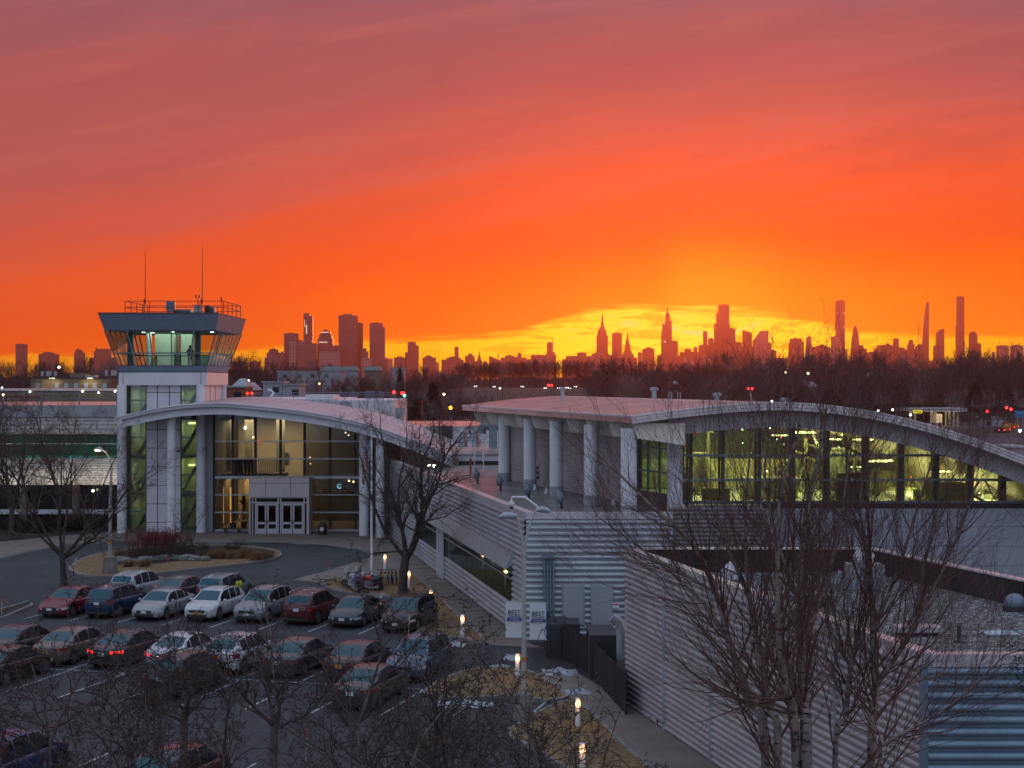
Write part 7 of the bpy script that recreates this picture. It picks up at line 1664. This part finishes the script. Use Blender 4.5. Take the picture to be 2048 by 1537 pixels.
birch('pale forked birch on the right, rising past the hall windows', [([(1742, 1510), (1748, 1430), (1750, 1380), (1745, 1260), (1740, 1120), (1735, 980), (1738, 860)], 1.0, 2), ([(1754, 1380), (1800, 1300), (1870, 1170), (1920, 1060), (1960, 960), (1990, 1000)], .58, 1), ([(1750, 1370), (1830, 1250), (1850, 1120), (1880, 1000)], .5, -1),
       ([(1745, 1260), (1800, 1130), (1840, 1000), (1870, 900)], .45, 0), ([(1740, 1120), (1700, 1000), (1690, 880)], .4, 1), ([(1752, 1390), (1840, 1360), (1900, 1345)], .4, 1)], 30, 203, .105)
birch('thin crooked birch between the dark trunk and the pale forked one', [([(1670, 1510), (1690, 1440), (1700, 1340), (1720, 1250), (1735, 1150), (1720, 1010), (1740, 900)], .85, 1), ([(1700, 1340), (1660, 1260), (1650, 1140), (1630, 1020)], .5, 1)], 30.5, 204, .085)
birch('low arching birch whose branch crosses the ribbed corner on the right', [([(1760, 1530), (1770, 1490), (1820, 1460), (1890, 1420), (1960, 1360), (2010, 1310)], .62, -2)], 28, 205, .07)
# a sprig of evergreen at the right edge
leafblob('dark evergreen branch tips poking in at the lower right edge', 0, 0, .55, EVG, 71, n_=500, name='evergreen_branch', p=Vector((PX(2052, 25), 25, 8.0)), sq=(.5, .6, 1.6))

# ---- the wooded belt beyond
BK = mat('far_bark', (.105, .068, .066), .95, var=.25, scale=.3); BK2 = mat('far_bark_pale', (.20, .15, .14), .95, var=.2, scale=.3); EV = mat('far_evergreen', (.020, .022, .014), .95, var=.3, scale=.4)
FT = dict(n=(4, 6, 5, 4), wob=(.04, .13, .17, .2), up=(.02, .12, .08, .05), tap=(.3, .7, .7, .6), start=(.4, .2, .12), kids=(3, 3, 3), ang=((.3, .8), (.35, .85), (.3, .9)), rat=((.8, 1.15), (.45, .75), (.4, .7)), rr=.62, rmin=.034, pk=.85)
FM = []
for k in range(7):
    r = random.Random(300 + k); S_ = []; p = Vector((0, 0, 0)); d = Vector((0, 0, 1)); rr = .28; fork = (.18, .3, .25, .4, .15, .22, .3)[k]
    for i in range(3): q = p + d * fork * 15 / 3; S_.append((p, q, rr, rr * .93, 0)); p = q; rr *= .93; d = (d + rvec(r) * .04).normalized()
    for j in range(6):
        a = 2 * math.pi * j / 6 + r.uniform(-.3, .3); e = r.uniform(.15, .75 if k != 3 else .45); grow(S_, r, p, Vector((math.cos(a) * math.sin(e), math.sin(a) * math.sin(e), math.cos(e))), 15 * (1 - fork) * r.uniform(.75, 1.0), rr * .5, 1, FT)
    FM.append(segs_mesh('far_tree', S_, BK if k != 4 else BK2, (4, 3, 3, 3, 3)))
r = random.Random(55); nt = [0]
def canopy_row(px): return interp([(-100, 733), (0, 734), (200, 728), (460, 716), (500, 716), (540, 733), (700, 742), (850, 742), (930, 728), (1000, 722), (1080, 722), (1200, 722), (1350, 722), (1450, 719), (1600, 716), (1700, 708), (1760, 714), (1850, 722), (1900, 708), (2000, 708), (2100, 710)], px)
def plant_tree(px, D, top_py, mi=None):
    x = PX(px, D); zb = ground_z(x, D); h = PZ(top_py, D) - zb
    if h < 4 or nt[0] >= 290: return
    o = bpy.data.objects.new('distant_tree', FM[mi if mi is not None else r.randrange(7)]); COL.objects.link(o); s = h / 15.5; o.location = (x, D, zb); o.scale = (s * r.uniform(.9, 1.3), s * 1.0, s); o.rotation_euler = (0, 0, r.uniform(0, 6.3)); nt[0] += 1
    tag(o, 'bare tree of the wooded belt between the campus and the skyline', 'tree', 'bare trees of the wooded belt')
for D, st, dz in ((820, 44, 0), (700, 40, 3), (600, 42, 9), (500, 48, 20), (430, 54, 38)):
    px = -40
    while px < 2090:
        q = px + r.uniform(-8, 8)
        if not (925 < q < 1175 and D < 900) and not (q > 1820 and D < 480) and not (D < 520 and 440 < q < 500):
            plant_tree(q, D + r.uniform(-25, 25), canopy_row(q) + dz + r.choice((-9, -4, 0, 3, 8, 14)) + r.uniform(-3, 3))
        px += st
for k in range(28): plant_tree(930 + 9 * k + r.uniform(-5, 5), 1120 + r.uniform(-30, 30), canopy_row(930 + 9 * k) + r.uniform(-2, 7))
for k in range(9): plant_tree(760 + 48 * k + r.uniform(-12, 12), 330 + r.uniform(-20, 30), 800 + r.uniform(-8, 14))
for k in range(8): plant_tree(1925 + 14 * k, 425 + r.uniform(-10, 10), 822 + r.uniform(-6, 8))
# evergreens
def conifer(px, D, top_py, w, label, seed):
    r2 = random.Random(seed); x = PX(px, D); zb = ground_z(x, D); h = PZ(top_py, D) - zb; b = MB(); t = thing('evergreen_tree', label, 'tree', (x, D, zb), None)
    b.tube([(x, D, zb), (x, D, zb + h * .9)], [.25, .05], 6); b.build('trunk', BK, t); b = MB()
    for k in range(1500):
        f = r2.random() ** .8; R_ = w * (1 - f) ** .7 * r2.uniform(.55, 1.05) + .2; a = r2.uniform(0, 6.3); q = Vector((x + R_ * math.cos(a), D + R_ * math.sin(a), zb + h * (.08 + .92 * f) + r2.uniform(-.3, .3)))
        a_ = rvec(r2).normalized() * .42; c_ = rvec(r2).normalized() * .3; b.add([q - a_, q + c_, q + a_ - c_ * .4], [(0, 1, 2)])
    b.build('crown', EV, t)
for k, (px, D, ty, w, l_) in enumerate(((866, 380, 766, 3.4, 'dark evergreen in the trees above the middle roofs'), (800, 520, 738, 2.2, 'pointed evergreen left of the red signal lights'), (840, 300, 800, 5, 'dark spreading evergreen low above the middle roofs'), (1212, 560, 757, 3.6, 'round dark evergreen above the hall roof'),
        (1802, 460, 758, 5.5, 'broad dark evergreen left of the filling station'), (1610, 420, 775, 6, 'dark evergreen above the hall roof right of centre'), (1660, 400, 780, 6, 'second dark evergreen above the hall roof'), (1725, 420, 772, 6, 'dark evergreen over the right of the hall arch'), (1870, 520, 770, 5, 'dark evergreen behind the filling station'),
        (1950, 520, 768, 5, 'dark evergreen right of the filling station'), (1575, 430, 785, 5, 'low dark evergreen above the hall roof'), (2010, 540, 765, 5, 'dark evergreen near the right edge'))): conifer(px, D, ty, w, l_, 400 + k)
t = thing('evergreen_hedge', 'long clipped dark hedge behind the hall arch on the right', 'hedge', (PX(1750, 472), 472, 0)); b = MB(); r2 = random.Random(9)
for k in range(9000):
    x = r2.uniform(PX(1480, 472), PX(1895, 472)); q = Vector((x, 472 + r2.uniform(-1.2, 1.2), r2.uniform(0, PZ(807, 472)))); a_ = rvec(r2).normalized() * .28; c_ = rvec(r2).normalized() * .2; b.add([q - a_, q + c_, q + a_], [(0, 1, 2)])
b.build('foliage', EV, t); b = MB(); b.box(PX(1480, 472), PX(1895, 472), 472.0, 473.2, 0, PZ(809, 472)); b.build('inner_mass', EV, t)
# undergrowth: one mass of twigs that closes the belt
S_ = []; r2 = random.Random(17)
for k in range(52000):
    px = r2.uniform(-60, 2110); D = r2.choice((405, 450, 520, 620, 720, 860, 1160)) + r2.uniform(-12, 12)
    if 925 < px < 1175 and 440 < D < 1100: continue
    if px > 1810 and D < 500: continue
    if px > 1480 and D < 420: continue
    x = PX(px, D); zb = ground_z(x, D); hm = max(1.5, (PZ(canopy_row(px) + 24 + (900 - min(D, 900)) * .06, D) - zb)); z = zb + hm * r2.random() ** 1.1 * (.75 + .25 * math.sin(px * .11 + D)); s_ = D / 420
    p = Vector((x, D, z)); d = Vector((r2.gauss(0, .5), r2.gauss(0, .3), abs(r2.gauss(.9, .3)))).normalized(); S_.append((p, p + d * r2.uniform(.8, 2.4) * s_, .055 * s_, .02 * s_, 3))
o = bpy.data.objects.new('woodland', segs_mesh('woodland', S_, BK)); COL.objects.link(o); tag(o, 'dense purple-brown mass of bare twigs and undergrowth filling the wooded belt', 'woodland', kind='stuff')
b = MB(); n = 120
for (D, off) in ((900, 22), (1200, 34)):
    vs = []
    for i in range(n + 1): px = lerp(-80, 2130, i / n); x = PX(px, D); vs += [(x, D + 8 * math.sin(i * 1.7), 2), (x, D + 8 * math.sin(i * 1.7) + 14, PZ(max(canopy_row(px) + off, 731) + 2 * math.sin(i * .9) + 2 * math.sin(i * 2.3), D))]
    b.add(vs, [(2 * i, 2 * i + 2, 2 * i + 3, 2 * i + 1) for i in range(n) if D > 1000 or not (915 < lerp(-80, 2130, i / n) < 1180)])
tag(b.build('wooded_ridge', mat('ridge_scrub', (.085, .056, .056), .95, var=.3, scale=.2, bump=1, bscale=1.5)), kind='structure')

# ================================================================ evening haze
b = MB(); b.box(-6400, 6400, -80, 10900, -2, 500); hz_ = b.build('haze', []) if 0 else None
me = bpy.data.meshes.new('haze'); me.from_pydata(b.v, [], b.f); hm = bpy.data.materials.new('haze'); hm.use_nodes = True; N = NT(hm.node_tree); N.n.clear()
pv = N.n.new('ShaderNodeVolumePrincipled'); pv.inputs['Color'].default_value = (1, .38, .17, 1); pv.inputs['Density'].default_value = 8.5e-5; pv.inputs['Anisotropy'].default_value = .84
N.l.new(pv.outputs[0], N.n.new('ShaderNodeOutputMaterial').inputs['Volume']); me.materials.append(hm); o = bpy.data.objects.new('haze', me); COL.objects.link(o); tag(o, kind='stuff')
